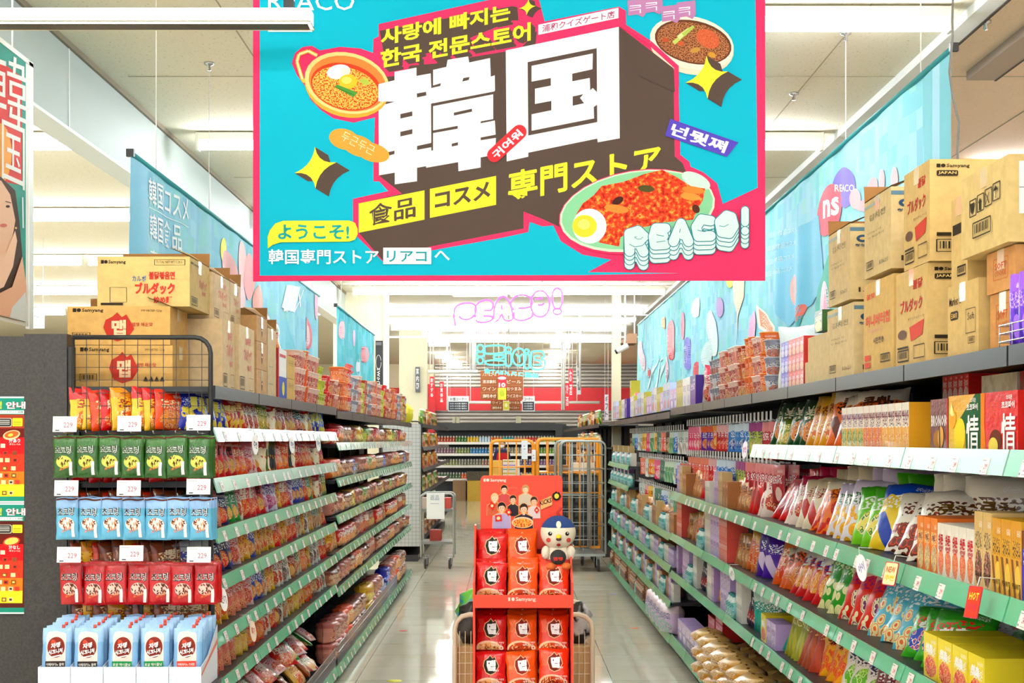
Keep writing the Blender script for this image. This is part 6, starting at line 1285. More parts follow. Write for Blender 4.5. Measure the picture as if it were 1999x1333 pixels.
for r_, (z, cnt) in enumerate(((1.615, 7), (1.385, 7), (1.145, 7))):
    for i in range(cnt):
        x = ax(126 + i * 43.5 + (2, 6, 14)[r_], 5.30)
        hk = MB().tube([(0, .09, .01), (0, -.05, .01), (0, -.058, .02)], .002, M_chrome, 5).build('peg_hook'); hk.location = (x, 5.33, z - .004); tag(hk, 'chrome hook holding the %s packets on the wire mesh' % SW[r_], 'hook', 'chrome hooks on the wire mesh, %s row' % SW[r_])
        for q in range(3):
            o = bpy.data.objects.new('hanging_packet', HM[r_]); col.objects.link(o); o.location = (x + rnd.uniform(-.002, .002) + q * .003, 5.30 + q * .030, z - .155 - rnd.uniform(0, .004)); o.rotation_euler = (R(rnd.uniform(-3, 2)), R(rnd.uniform(-2, 2)), R(rnd.uniform(-9, 9) + (q * 3)))
            lb = '%s ring snack packet on the wire mesh, %s column from left%s' % (SW[r_], ['first', 'second', 'third', 'fourth', 'fifth', 'sixth', 'seventh'][i], '' if q == 0 else ', behind')
            tag(o, lb, 'packet', '%s ring snack packets on the wire mesh%s' % (SW[r_], '' if q == 0 else ', column %s, behind' % BAYW[i]))
def card229():
    A = Art(); A.rect(0, 0, 46, 30, 'f6f4f0'); A.tb('229', 21, 12, 17, 9.5, 'a8405a', .0, 2); A.rect(3, 3.5, 17, 1, 'b0b0b0'); A.rect(5, 26, 8, 2.2, '555555', True); A.rect(10, 20, 8, .8, 'aaaaaa', True); A.rect(26, 26.5, 14, .8, 'bbbbbb', True)
    b = MB(); b.box(-.0435, .0435, 0, .0012, 0, .057, M_tag); b.art(A, lambda x, y, k: (-.0435 + x / 46 * .087, -.0003 - k, .057 - y / 30 * .057)); return b.mesh('price_card')
C2 = card229()
for i, (px, py) in enumerate(((126, 828), (252, 827), (387, 825), (129, 953), (251, 953), (387, 950), (134, 1083), (256, 1080), (388, 1083))):
    o = bpy.data.objects.new('price_card', C2); col.objects.link(o); p = at(px, py, 5.235); o.location = (p.x, 5.235, p.z - .028); o.rotation_euler = (R(-6), 0, 0)
    st = MB().tube([(0, .002, .03), (0, .185, .035)], .0018, M_chrome, 5).build('hook', o)
    tag(o, 'white price card reading 229, %s row, %s' % (['upper', 'middle', 'lower'][i // 3], ['left', 'centre', 'right'][i % 3]), 'price card', 'price cards on the wire mesh')
# coffee pouches in pale blue cardboard trays
M_tray = mat('pale_blue_tray', 'dde6f2', .5); M_trayo = mat('tray_orange', 'e8785a', .5)
def pouch_mesh(band):
    m = pack_mat('9cc4e4', 'b4d2ec', '8fbce0', 'a8cce8', 'a8cce8', 4, 5, .3); A = Art()
    A.rrect(.17, .08, .66, .62, .1, 'eadfd6'); A.ell(.5, .33, .3, .17, '8a2f24'); A.ell(.42, .27, .1, .06, 'c84a34', 20); A.ell(.6, .36, .09, .07, '5a1f1a'); A.ell(.5, .8, .3, .17, '5a2a24'); A.ell(.62, .76, .13, .08, 'd83a34')
    for i in range(22): A.ell(.5 + rnd.uniform(-.22, .22), .8 + rnd.uniform(-.11, .13), .03, .014, 'e0c8c0', rnd.uniform(0, 90), 7, True)
    A.ly += 1; A.rect(.16, .56, .68, .2, band); A.text('자뎅', (.34, .36), (.66, .33), (.34, .27), 'f6f3ee', .04, 1); A.text('시그니처', (.26, .46), (.74, .42), (.26, .38), 'f6f3ee', .04, 1); A.line([(.3, .5), (.7, .46)], .02, 'f6f3ee')
    A.tb('아메리카노 블랙' if band == '3a2f2a' else '로얄 헤이즐넛' if band == '1f8f4a' else '아메리카노 스위트', .2, .59, .6, .05, 'f6f3ee', .01, 1); A.tb('ROASTED COFFEE DRINK', .26, .67, .5, .03, 'f0e4d0', 0, 1)
    return bag_mesh('coffee_pouch', .105, .215, .028, m, A, 4, 5)
PB = {c: pouch_mesh(c) for c in ('3a2f2a', '1f8f4a', 'e0402e')}
tw = .1165
for i, (bc, cn) in enumerate((('3a2f2a', 'black'), ('3a2f2a', 'black'), ('1f8f4a', 'green'), ('1f8f4a', 'green'), ('e0402e', 'red'))):
    x0 = -1.672 + i * tw; x1 = x0 + tw - .002; y0, y1 = 5.10, 5.385; z = .705; tr = empty('cardboard_tray', ((x0 + x1) / 2, y0, z))
    tag(tr, 'pale blue cardboard tray of coffee pouches, %s from the left' % BAYW[i], 'tray', 'pale blue cardboard trays below the mesh'); hw = (x1 - x0) / 2; b = MB()
    b.box(-hw, hw, 0, y1 - y0, 0, .003, M_tray); b.box(-hw, hw, 0, .003, .003, .085, M_tray); b.box(-hw, -hw + .002, .003, y1 - y0, .003, .085, M_tray); b.build('tray_body', tr)
    s_ = MB(); D_ = y1 - y0; P = [(hw - .002, .003, .003), (hw - .002, D_, .003), (hw - .002, D_, .2), (hw - .002, .12, .11), (hw - .002, .003, .085)]; Q = [(hw, y, q) for _, y, q in P]; s_.quad(Q, M_tray); s_.quad(P[::-1], M_tray)
    for a in range(5): c_ = (a + 1) % 5; s_.quad([Q[a], P[a], P[c_], Q[c_]], M_tray)
    s_.quad([(hw + .0005, .003, .05), (hw + .0005, D_, .13), (hw + .0005, D_, .15), (hw + .0005, .003, .06)], M_trayo); s_.build('side_wall', tr)
    for q in range(6):
        o = bpy.data.objects.new('coffee_pouch', PB[bc]); col.objects.link(o); o.location = ((x0 + x1) / 2 + rnd.uniform(-.003, .003), y0 + .028 + q * .042, z + .006 + q * .004); o.rotation_euler = (R(-7 + rnd.uniform(-2, 2)), R(rnd.uniform(-2, 2)), R(rnd.uniform(-3, 3)))
        MB().lathe([(0, 0), (.006, 0), (.006, .012), (0, .012)], mat('spout', 'e8503a', .4), 8, Matrix.Translation((.02, 0, .212))).build('straw_tip', o)
        tag(o, 'pale blue coffee pouch with %s band, %s tray from the left%s' % (cn, BAYW[i], ', front one' if q == 0 else ', behind the front one'), 'pouch', 'coffee pouches, tray %s, %s' % (BAYW[i], 'front' if q == 0 else 'behind'))
b = MB().box(-1.68, -1.08, 5.09, 5.41, .685, .703, M_black)
for x in (-1.66, -1.39, -1.12): b.box(x, x + .012, 5.12, 5.42, .60, .685, M_black); b.box(x, x + .012, 5.405, 5.42, .3, 1.0, M_black)
tag(b.build('bracket_shelf'), 'black bracket shelf under the coffee pouch trays', 'shelf')
# packets of the end shelves seen through the mesh
for r_, (z, s) in enumerate(((1.633, 'obk yrd org red yel stri'), (1.439, 'red drd red2'), (1.243, 'brn org brn org'), (1.052, 'brn yel org brn'), (.841, 'brn yel brn'))):
    L = s.split(); n = 9
    for i in range(n):
        key = L[i % len(L)]
        if D[key]['h'] > .2: key = 'yrd'
        lab = '%s seen through the wire mesh, %s' % (D[key]['desc'], ['top shelf', 'second shelf', 'third shelf', 'fourth shelf', 'fifth shelf'][r_])
        put(key, (-1.60 + i * .038, 5.475 + .012 * (i % 2), z + .001), (R(-4), R(rnd.uniform(-5, 5)), R(rnd.uniform(48, 62))), lab, lab)
# ================================================================== RED DISPLAY STAND
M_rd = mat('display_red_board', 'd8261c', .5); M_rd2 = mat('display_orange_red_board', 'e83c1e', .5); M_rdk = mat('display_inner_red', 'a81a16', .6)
ds = empty('display_stand', (0.06, 5.6, 0)); tag(ds, 'tall red cardboard display stand of noodle packets in the middle of the aisle', 'display stand')
def L_(b, x0, x1, y0, y1, z0, z1, m): b.box(x0 - .06, x1 - .06, y0 - 5.6, y1 - 5.6, z0, z1, m)
def quadprism(b, pts, x0, x1, m):
    P = [(x0 - .06, y - 5.6, z) for y, z in pts]; Q = [(x1 - .06, y - 5.6, z) for y, z in pts]; n = len(pts)
    b.quad(P, m); b.quad(Q[::-1], m)
    for i in range(n): j = (i + 1) % n; b.quad([P[j], P[i], Q[i], Q[j]], m)
side = [(5.585, 0.0), (5.92, 0.0), (5.92, 1.25), (5.80, 1.25), (5.66, 1.06), (5.585, 1.04)]
for x0, x1 in ((-.137, -.129), (.246, .254)): b = MB(); quadprism(b, side, x0, x1, M_rd2); b.build('side_panel', ds)
b = MB(); L_(b, -.127, .244, 5.90, 5.915, 0, 1.22, M_rdk); b.build('back_board', ds)
for z in (.08, .615, .965, 1.075): b = MB(); L_(b, -.127, .244, 5.60 if z < 1 else 5.70, 5.898, z - .006, z, M_rdk); b.build('tray_shelf', ds)
for k, (z0, z1, y) in enumerate(((.944, .994, 5.575), (.56, .64, 5.58), (.1, .16, 5.58))):
    b = MB(); L_(b, -.137, .254, y, y + .004, z0, z1, M_rd2)
    if k == 0:
        A = Art(); A.rect(992, 1166, 4, 7, 'f9d2c0'); A.ell(1001.5, 1169.5, 3.2, 3.6, 'f9d2c0'); A.tb('Samyang', 1007, 1165.5, 39, 9.5, 'f9d2c0', .02)
        b.art(A, lambda x, yy, q: (ax(x, 5.575) - .06, 5.5745 - 5.6 - q, az(yy, 5.575)), None, .0002)
    b.build('front_strip', ds)
# header board with printed group
A = Art(); A.rect(944, 934, 4, 6, 'fbdccc'); A.ell(952, 937, 3, 3, 'fbdccc'); A.tb('Samyang', 957, 934, 31, 7.5, 'fbdccc', .02)
def zz(*p): return [(930 + p[i] / 4.76, 840 + p[i + 1] / 4.76) for i in range(0, len(p), 2)]
OUT = 'f6a25a'
def printed_person(cx, cy, hc, skin, cloth, r, sw):
    """small printed head and shoulders"""
    x, y = zz(cx, cy)[0]; A.ell(x, y, r * 1.12, r * 1.35, OUT); A.poly([(x - sw - 1, y + r * 5), (x - sw * .95 - 1, y + r * 2), (x - r * .5, y + r * 1.1), (x + r * .5, y + r * 1.1), (x + sw * .95 + 1, y + r * 2), (x + sw + 1, y + r * 5)], OUT)
    A.poly([(x - sw, y + r * 5), (x - sw * .95, y + r * 2.1), (x - r * .4, y + r * 1.3), (x + r * .4, y + r * 1.3), (x + sw * .95, y + r * 2.1), (x + sw, y + r * 5)], cloth); A.rect(x - r * .3, y + r * .6, r * .6, r, skin); A.ell(x, y - r * .15, r, r * 1.1, hc); A.ell(x, y + r * .15, r * .76, r * .92, skin)
    A.poly([(x - r * .8, y - r * .1), (x - r * .6, y - r * .8), (x + r * .5, y - r * .9), (x + r * .8, y - r * .1), (x + r * .3, y - r * .45), (x - r * .3, y - r * .35)], hc); A.rect(x - r * .4, y + r * .1, r * .22, r * .12, '3a2420', True); A.rect(x + r * .2, y + r * .1, r * .22, r * .12, '3a2420', True); A.rect(x - r * .2, y + r * .62, r * .4, r * .1, 'b85a50', True)
for a in ((258, 545, '2a1c18', 'e8b89a', 'c84a4a', 6.4, 13), (455, 545, 'b88a5a', 'f0c8a8', 'c8b8a0', 6.4, 13), (340, 640, '2a2422', 'e8b898', '2f2a30', 6.6, 11), (170, 625, 'd8b88a', 'f0c8a8', 'c85a3a', 7, 15), (535, 655, '3a2420', 'e8b898', 'd8c8c8', 6.8, 12), (235, 715, '241c20', 'e8b89c', 'b0a0c8', 8.2, 18), (440, 725, '30241f', 'f0c4a4', '2a2838', 8, 18)): printed_person(*a)
for x, y, w, h, rr in ((145, 700, 14, 18, -10), (300, 760, 12, 16, 5), (205, 815, 18, 18, 40), (560, 740, 10, 15, 0)): p = zz(x, y)[0]; A.poly(ell_pts(p[0], p[1], w / 2, h / 2, rr, 4), 'd82a20'); A.ell(p[0], p[1], w * .2, w * .2, 'f6d0a0')
p = zz(428, 855)[0]; A.ell(p[0], p[1], 21, 11, 'f3c8a8'); A.ell(p[0], p[1] + 1, 18, 9, art_mat('printed_red_noodles', [(0, 'b52408')], .3))
A.poly(zz(590, 655, 695, 605, 705, 690, 600, 735), 'f0b070'); A.text('KICKS', zz(590, 700)[0], zz(698, 668)[0], zz(588, 655)[0], '2a1f1c', .03)
p = zz(745, 610)[0]; flame(A, p[0], p[1], 9, 1, '2a1f18'); A.ell(p[0], p[1], 4.5, 5, 'f6d24a')
A.tb('맵탱', 990, 950, 20, 4, 'f06a50', .01, 1)
HY = 5.87; b = MB()
pts = [];  hx0, hx1, hz0, hz1 = ax(938, HY), ax(1098, HY), 1.15, az(928, HY)
for cx, cz, a0 in ((hx1 - .018, hz1 - .018, 0), (hx0 + .018, hz1 - .018, 90)):
    for k in range(6): a = R(a0 + k * 18); pts.append((cx + .018 * math.cos(a), cz + .018 * math.sin(a)))
pts += [(hx0, hz0), (hx1, hz0)]
P = [(x - .06, HY - 5.6, z) for x, z in pts]; Q = [(x, y + .006, z) for x, y, z in P]; b.quad(P[::-1], M_rd2); b.quad(Q, M_rd2)
for i in range(len(P)): j = (i + 1) % len(P); b.quad([P[i], P[j], Q[j], Q[i]], M_rd2)
b.art(A, lambda x, y, q: (ax(x, HY) - .06, HY - 5.6 - .0005 - q, max(az(y, HY), 1.16)), None, .0001); b.build('header_board', ds, 'red header board printed with a group of young people holding packets')
def mep(base, fl, seed):
    m = pack_mat(base, base, 'f0a050', 'd84a1c', base, seed, 5, .22); A = Art()
    for k in range(4): A.line([(.06 + .05 * k, .12), (.14 + .05 * k, .3), (.06 + .05 * k, .5)], .008, 'f06a50' if base[0] == 'd' else 'f9a04a', True)
    A.ly += 1; flame(A, .52, .4, .27, 1.0, 'f9c890'); flame(A, .52, .4, .245, 1.0, fl); A.tb('맵', .38, .25, .3, .3, 'ffffff', .05, 2); A.tb('SPICY', .6, .52, .2, .05, 'ffffff', .03, 1)
    A.ell(.42, .93, .42, .2, 'f6c8a0'); A.ell(.44, .95, .37, .165, 'c8401c' if base[0] != 'd' else 'e8b070')
    for i in range(26): A.ell(.44 + rnd.uniform(-.3, .3), .93 + rnd.uniform(-.09, .04), .05, .016, ('f3a050', '8a2a14', 'e8602a', 'f9d8a0')[i % 4], rnd.uniform(0, 180), 7, True)
    A.ly += 1; A.ell(.86, .93, .07, .06, 'f6e0c8'); A.ell(.86, .93, .03, .025, 'd8603a'); A.tb('매콤하고 시원한', .52, .76, .42, .05, 'fbeee0', .02, 1); A.tb('돼지고기 맛', .52, .83, .36, .05, 'fbeee0', .02, 1)
    return bag_mesh('noodle_packet', .122, .142, .042, m, A, 3.2, seed, 12, 14)
MP = {'red packet with black flame': mep('dc1c24', '2f2a22', 3), 'orange packet with dark red flame': mep('f07418', '8a2620', 4), 'deep orange packet with maroon flame': mep('ea5416', '7a2418', 6)}
rowsD = (('top row', 1.082, 5.775, 2), ('second row', .972, 5.665, 3), ('third row', .76, 5.70, 3), ('bottom row', .622, 5.645, 3))
for rn, z, y, cnt in rowsD:
    for i in range(cnt):
        kk = list(MP)[min(i, 2) if rn != 'top row' else i]
        o = bpy.data.objects.new('noodle_packet', MP[kk]); col.objects.link(o); o.location = (-.068 + i * .124, y, z + (.012 if (i == 2 and rn == 'bottom row') else 0)); o.rotation_euler = (R(-12 + rnd.uniform(-3, 3)), R(rnd.uniform(-3, 3)), R(rnd.uniform(-5, 5)))
        tag(o, 'noodle %s in the red display stand, %s, %s' % (kk, rn, ['left', 'centre', 'right'][i]), 'noodle packet', 'noodle packets in the red display stand')
        for q in (1, 2):
            if rn == 'top row' and q == 2: continue
            c_ = bpy.data.objects.new('noodle_packet', MP[kk]); col.objects.link(c_); c_.location = o.location + Vector((rnd.uniform(-.004, .004), .052 * q, .012 * q)); c_.rotation_euler = (R(-10), 0, R(rnd.uniform(-4, 4)))
            tag(c_, 'noodle %s in the stand, behind, %s, %s' % (kk, rn, ['left', 'centre', 'right'][i]), 'noodle packet', 'packets behind the front ones, %s, %s' % (rn, ['left', 'centre', 'right'][i]))
MB().box(-.125, .242, 5.66, 5.89, .622, .755, M_rdk)
# ================================================================== PLUSH BIRD
pl = empty('plush_bird', (.200, 5.74, 1.085)); tag(pl, 'round cream plush bird toy with a blue cap sitting in the red display', 'plush toy')
F_w = mat('cream_plush', 'efe2cb', .95, bump=(300, .5)); F_b = mat('blue_plush', '1f3d7a', .95, bump=(300, .5)); F_k = mat('charcoal_plush', '34312f', .95, bump=(300, .5)); F_o = mat('orange_plush', 'd86a2c', .95, bump=(300, .5)); F_r = mat('red_plush', 'c8352c', .9); F_y = mat('yellow_plush', 'f0d52c', .9); F_br = mat('brown_plush', '5a3624', .9)
b = MB(); b.ball((0, .01, .05), .052, .045, .055, F_w, 18); b.build('body', pl)
b = MB(); b.ball((0, 0, .142), .071, .062, .068, F_w, 28, lambda th, a: F_b if th < 1.30 else None); b.build('head', pl)
A = Art(); A.ell(0, .034, .010, .014, 'efe2cb')
for s_ in (-1, 1):
    A.ell(s_ * .034, -.002, .008, .008, '2a2422'); A.ell(s_ * .034 + .002, .001, .0025, .0025, 'f6f2ea'); A.ell(s_ * .04, -.028, .009, .0095, 'd8544a')
A.ell(0, -.047, .008, .006, 'c03028')
def headfn(x, y, k):
    # y is up here; wrap on the head's surface
    q = 1 - (x / .0712) ** 2 - (y / .0685) ** 2; return (x, -.0625 * math.sqrt(max(q, .02)) - .0006 - k, .142 + y)
b = MB(); b.art(A, headfn, .006, .0003); b.build('face', pl)
MB().ball((0, -.064, .128), .011, .015, .010, F_y, 12).ball((0, -.068, .119), .011, .012, .007, F_br, 12).build('beak', pl)
for s_ in (-1, 1):
    MB().ball((s_ * .050, -.012, .062), .018, .020, .028, F_w, 12).build('wing', pl); MB().ball((s_ * .030, -.060, .012), .022, .032, .014, F_o, 12).build('foot', pl)
b = MB(); b.ball((0, .002, .022), .056, .048, .022, F_r, 16); b.build('shorts', pl)
MB().tube([(0.004, -.005, .205), (-.002, 0, .222), (.010, .0, .236)], .006, F_r, 8).ball((.01, 0, .238), .007, .006, .008, F_r, 8).build('crest', pl)
b = MB(); b.ball((-.002, -.062, .048), .032, .022, .030, F_k, 18); A = Art(); A.tb('맵탱', -.022, -.002, .038, .014, 'd83428', .03, 1); A.tb('buldak', -.016, .014, .03, .005, 'd83428', .0, 1) if 0 else None
b.art(A, lambda x, y, k: (x - .0, -.0845 - k, .048 - y), None, .0002); b.build('cushion_pot', pl, 'charcoal stuffed pot with red lettering')

# ================================================================== CARTS BEHIND THE DISPLAY
M_crt = mat('cream_tube', 'e6d2b4', .35); M_gz = mat('zinc_tube', 'a9adaa', .3, .7); M_or = mat('orange_tube', 'ee9a24', .4); M_wheel = mat('rubber_wheel', '3a3835', .6)
def rtop(x0, x1, y, z0, z1, r=.05):
    return [(x0, y, z0)] + [(x0 + r - r * math.cos(R(a)), y, z1 - r + r * math.sin(R(a))) for a in (0, 30, 60, 90)] + [(x1 - r + r * math.sin(R(a)), y, z1 - r + r * math.cos(R(a))) for a in (0, 30, 60, 90)] + [(x1, y, z0)]
def wheels(root, pts, r=.055):
    for x, y in pts:
        b = MB().lathe([(0, -.015), (r * .8, -.015), (r, -.008), (r, .008), (r * .8, .015), (0, .015)], M_wheel, 16, Matrix.Translation((x, y, r)) @ Matrix.Rotation(R(90), 4, 'Y')); w = b.build('wheel', root)
        MB().box(x - .024, x - .018, y - .02, y + .02, r, r * 2.3, M_gz).box(x + .018, x + .024, y - .02, y + .02, r, r * 2.3, M_gz).box(x - .03, x + .03, y - .03, y + .03, r * 2.3, r * 2.3 + .006, M_gz).build('caster_fork', root)
ct = empty('wire_cart', (0, 6.05, 0)); tag(ct, 'cream wire basket cart half hidden behind the red display stand', 'cart')
for y in (0.0, .5): MB().tube(rtop(-.225, .355, y, .1, .86, .06), .011, M_crt, 8).build('frame', ct)
b = MB()
for y in (0.0, .5):
    for z in [.16 + .045 * i for i in range(13)]: b.tube([(-.225, y, z), (.355, y, z)], .002, M_crt, 4)
    for x in [-.205 + .024 * i for i in range(24)]: b.tube([(x, y, .13), (x, y, .79)], .002, M_crt, 4)
for x in (-.225, .355):
    for z in [.16 + .045 * i for i in range(13)]: b.tube([(x, 0, z), (x, .5, z)], .002, M_crt, 4)
    for y in [.025 + .024 * i for i in range(19)]: b.tube([(x, y, .13), (x, y, .79)], .002, M_crt, 4)
b.build('wire_basket', ct); MB().box(-.22, .35, .01, .49, .125, .135, M_crt).build('floor_tray', ct); wheels(ct, ((-.18, .06), (.31, .06), (-.18, .44), (.31, .44)), .05)
for nm, x, y, z, c, l in (('plastic_bag', -.165, 6.2, .80, '4a4644', 'crumpled black and white plastic bag on the left end of the cream cart'), ('plastic_bag', .30, 6.2, .80, 'd8d0d0', 'crumpled white and black plastic bag on the right end of the cream cart'), ('plastic_bag', -.17, 6.42, .83, '3aa8c8', 'blue green bag sticking out at the left of the display stand')):
    b = MB(); n0 = len(b.v); m = mat('film_' + c, c, .25, speck=(14, '2a2624' if c != '3aa8c8' else '6fc84a', .42, .5)); b.ball((0, 0, 0), .055, .06, .10, m, 14)
    for i, v in enumerate(b.v): k = 1 + .25 * math.sin(v[0] * 90 + v[2] * 60) + .15 * math.sin(v[1] * 120 + v[2] * 40); b.v[i] = (v[0] * k, v[1] * k, v[2] * (1 + .1 * math.sin(v[0] * 140)))
    o = b.build(nm); o.location = (x, y, z); tag(o, l, 'plastic bag')
MB()
for nm, x, l in (('noodle_packet', -.1, 'left'), ('noodle_packet', .05, 'middle'), ('noodle_packet', .2, 'right')): pass
b = MB().box(-.215, .345, 6.07, 6.53, .137, .72, mat('cart_carton', 'c9a06a', .7)); tag(b.build('carton'), 'brown carton load inside the cream wire cart', 'carton')
# ================================================================== ROLL CAGES AND TROLLEY
def cage(label, x0, x1, y0, y1, h, m, vw, hw, wh=True, nvert=3, deck=.2, shelf=None, r=.013):
    rt = empty('roll_cage', ((x0 + x1) / 2, y0, 0)); tag(rt, label, 'roll cage'); cx = (x0 + x1) / 2; a, c = x0 - cx, x1 - cx; d = y1 - y0
    for y in (0, d): MB().tube(rtop(a, c, y, deck, h, .07), r, m, 8).build('end_frame', rt)
    b = MB()
    for y in (0, d):
        for i in range(1, nvert + 1): x = a + (c - a) * i / (nvert + 1); b.tube([(x, y, deck), (x, y, h)], r * .4, m, 5)
        for i in range(1, hw + 1): z = deck + (h - deck) * i / (hw + 1); b.tube([(a, y, z), (c, y, z)], r * .4, m, 5)
    for x in (a, c):
        for i in range(1, hw + 1): z = deck + (h - deck) * i / (hw + 1); b.tube([(x, 0, z), (x, d, z)], r * .4, m, 5)
    b.build('wire_grid', rt); MB().box(a, c, 0, d, deck - .03, deck, m).build('deck', rt)
    if shelf: MB().box(a, c, .01, d - .01, shelf - .02, shelf, m).build('middle_shelf', rt)
    if wh: wheels(rt, ((a + .08, .08), (c - .08, .08), (a + .08, d - .08), (c - .08, d - .08)), .075)
    return rt
cage('grey roll cage with tall wire sides parked at the end of the right rack', .64, 1.17, 17.25, 17.9, 1.575, M_gz, 3, 7, True, 3, .22)
cage('second grey roll cage nested behind, a little to the left', .60, 1.02, 18.05, 18.35, 1.58, M_gz, 3, 1, True, 1, .22)
cage('orange roll cage at left, loaded with cartons, behind the display header', -.225, .33, 18.5, 19.15, 1.58, M_or, 3, 3, True, 4, .22, 1.0, .02)
cage('wide orange roll cage at right, loaded with black crates', .38, 1.19, 18.5, 19.15, 1.60, M_or, 3, 1, True, 5, .22, 1.18, .022)
M_cr = mat('black_crate', '23262a', .5)
for i in range(10):
    for j, x in enumerate((.50, .86)):
        b = MB(); z = .222 + i * .091; b.box(x, x + .30, 18.56, 19.08, z, z + .086, M_cr)
        for k in range(6): b.box(x + .01 + k * .048, x + .045 + k * .048, 18.555, 18.56, z + .02, z + .066, mat('crate_hole', '4a5052', .6))
        tag(b.build('crate'), 'black plastic crate in the orange cage, %s column' % ['left', 'right'][j], 'crate', 'black crates, %s column' % ['left', 'right'][j])
for x0, x1, z0, z1, c, l in ((-.20, -.08, 1.003, 1.32, 'e0b850', 'yellow carton standing in the left orange cage'), (-.07, .15, 1.003, 1.33, 'e9e4da', 'white carton with coloured print in the left orange cage'), (.17, .31, 1.003, 1.14, 'd8a050', 'small kraft carton in the left orange cage'), (-.2, .28, .223, .8, 'c8985a', 'brown carton at the bottom of the left orange cage'), (.52, .80, 1.183, 1.26, '9a6a3a', 'open brown carton on the upper shelf of the right orange cage'), (.84, 1.12, 1.183, 1.29, 'e6dcc6', 'cream tray on the upper shelf of the right orange cage')):
    tag(MB().box(x0, x1, 18.57, 19.0, z0, z1, mat('cartonc_' + c, c, .7)).build('carton'), l, 'carton')
for px, w_, y0, y1, l in ((1024, 6, 860, 896, 'white paper tag tied to the top of the left orange cage'), (1042, 4, 878, 900, 'pale tag beside the white paper tag on the orange cages')):
    A = Art(); A.rect(px - 2, y0 + 10, 3, 1.2, 'c8463a'); A.rect(px - 2, y0 + 16, 4, 1, '7a7a7a', True)
    flatsign('paper_tag', l, 'tag', px - w_, y0, px + w_, y1, 18.44, 'eceef2', A, .045, False)
b = MB(); A = Art()
for k, (c, y) in enumerate((('c8b83a', 8), ('8a7ac0', 16), ('7ab0a0', 24), ('c8b83a', 32))): A.rect(982, 897 + y - 6, 24, 2.2, c, True)
A.tb('冷凍食品', 984, 899, 18, 3, '6a6a8a', 0, 1)
b.art(A, lambda x, y, k: (ax(x, 18.56), 18.566 - k, az(y, 18.56)), None, .001); c_ = [o for o in bpy.data.objects if o.get('label', '').startswith('white carton with coloured print')][0]; b.build('print_sheet', c_)
tr = empty('trolley', (-.87, 17.6, 0)); tag(tr, 'two deck trolley parked before the far left rack with a white paper', 'trolley')
for y in (0, .5): MB().tube(rtop(-.2, .2, y, .15, .93, .05), .012, M_gz, 8).build('frame', tr)
for z in (.34, .74): MB().box(-.2, .2, 0, .5, z - .03, z, mat('trolley_deck', '7a7a74', .5)).build('deck', tr)
wheels(tr, ((-.15, .06), (.15, .06), (-.15, .44), (.15, .44)), .06)
b = MB().box(-.13, .09, -.022, -.019, .62, .94, M_white); b.art(Art().tb('返品', 20, 8, 50, 20, '8a90a0', 0, 1).rect(20, 40, 50, 2, 'b8bcc8'), lambda x, y, k: (-.13 + x * .0022, -.0225 - k, .94 - y * .0032), None, .0005); b.build('paper_sheet', tr, 'white paper sheet taped to the front')
for x, z, c, l in ((-1.0, .742, 'b8a898', 'grey brown carton on the upper deck of the trolley'), (-.78, .742, 'c84a3a', 'small red box on the upper deck of the trolley'), (-.9, .342, 'a83a2a', 'dark red box on the lower deck of the trolley')):
    tag(MB().box(x - .07, x + .07, 17.75, 18.0, z, z + .13, mat('tbox_' + c, c, .6)).build('box'), l, 'box')
# ================================================================== DRINK SHELVES AT THE VERY BACK
dc = empty('drink_shelving', (-.2, 37.6, 0)); tag(dc, 'wide drink shelving against the back wall, rows of coloured cans', 'shelving')
MB().box(-1.75, 1.75, .62, .68, 0, 2.0, mat('dark_cooler', '25282b', .5)).build('back_panel', dc); MB().box(1.44, 1.62, -.05, .6, 0, 2.0, mat('dark_cooler', '25282b', .5)).build('end_panel', dc)
MB().box(-1.75, 1.44, -.05, .6, 1.83, 2.02, mat('dark_cooler', '25282b', .5)).build('canopy', dc)
CAN = {}
def can(c):
    if c not in CAN: CAN[c] = MB().lathe([(0, 0), (.034, 0), (.036, .01), (.036, .13)], mat('can_' + c, c, .3, coat=.4, speck=(22, 'f3efe6', .36, .38)), 10).lathe([(.036, .13), (.028, .16), (.028, .165), (0, .165)], M_gz, 10).mesh('drink_can')
    return CAN[c]
cols_ = [['b8452a'] * 7 + ['3f7a34'] * 4 + ['e0b81c'] * 4 + ['bcd8ec'] * 4 + ['e8742a'] * 4 + ['1f9aa8'] * 4 + ['d88a6a'] * 4 + ['d8402a'] * 4 + ['a8b83a'] * 6, ['9a7a8a'] * 7 + ['8a9a5a'] * 5 + ['2f8ac8'] * 8 + ['6a6ab0'] * 5 + ['a8a08a'] * 5 + ['b86a5a'] * 5 + ['7ab04a'] * 6, ['9aa06a'] * 8 + ['8a8a7a'] * 8 + ['a87a6a'] * 8 + ['6a6a8a'] * 8 + ['8a6aa0'] * 9, ['5a7a5a'] * 9 + ['e8703a'] * 8 + ['c85a6a'] * 7 + ['8a8a9a'] * 17]
CW = {'b8452a': 'rust red', '3f7a34': 'dark green', 'e0b81c': 'yellow', 'bcd8ec': 'pale blue', 'e8742a': 'orange', '1f9aa8': 'teal', 'd88a6a': 'salmon', 'd8402a': 'red', 'a8b83a': 'lime', '9a7a8a': 'mauve', '8a9a5a': 'olive', '2f8ac8': 'bright blue', '6a6ab0': 'violet blue', 'a8a08a': 'beige', 'b86a5a': 'brick', '7ab04a': 'green', '9aa06a': 'khaki', '8a8a7a': 'grey', 'a87a6a': 'brown pink', '6a6a8a': 'slate', '8a6aa0': 'purple', '5a7a5a': 'grey green', 'c85a6a': 'rose', 'e8703a': 'bright orange', '8a8a9a': 'silver grey'}
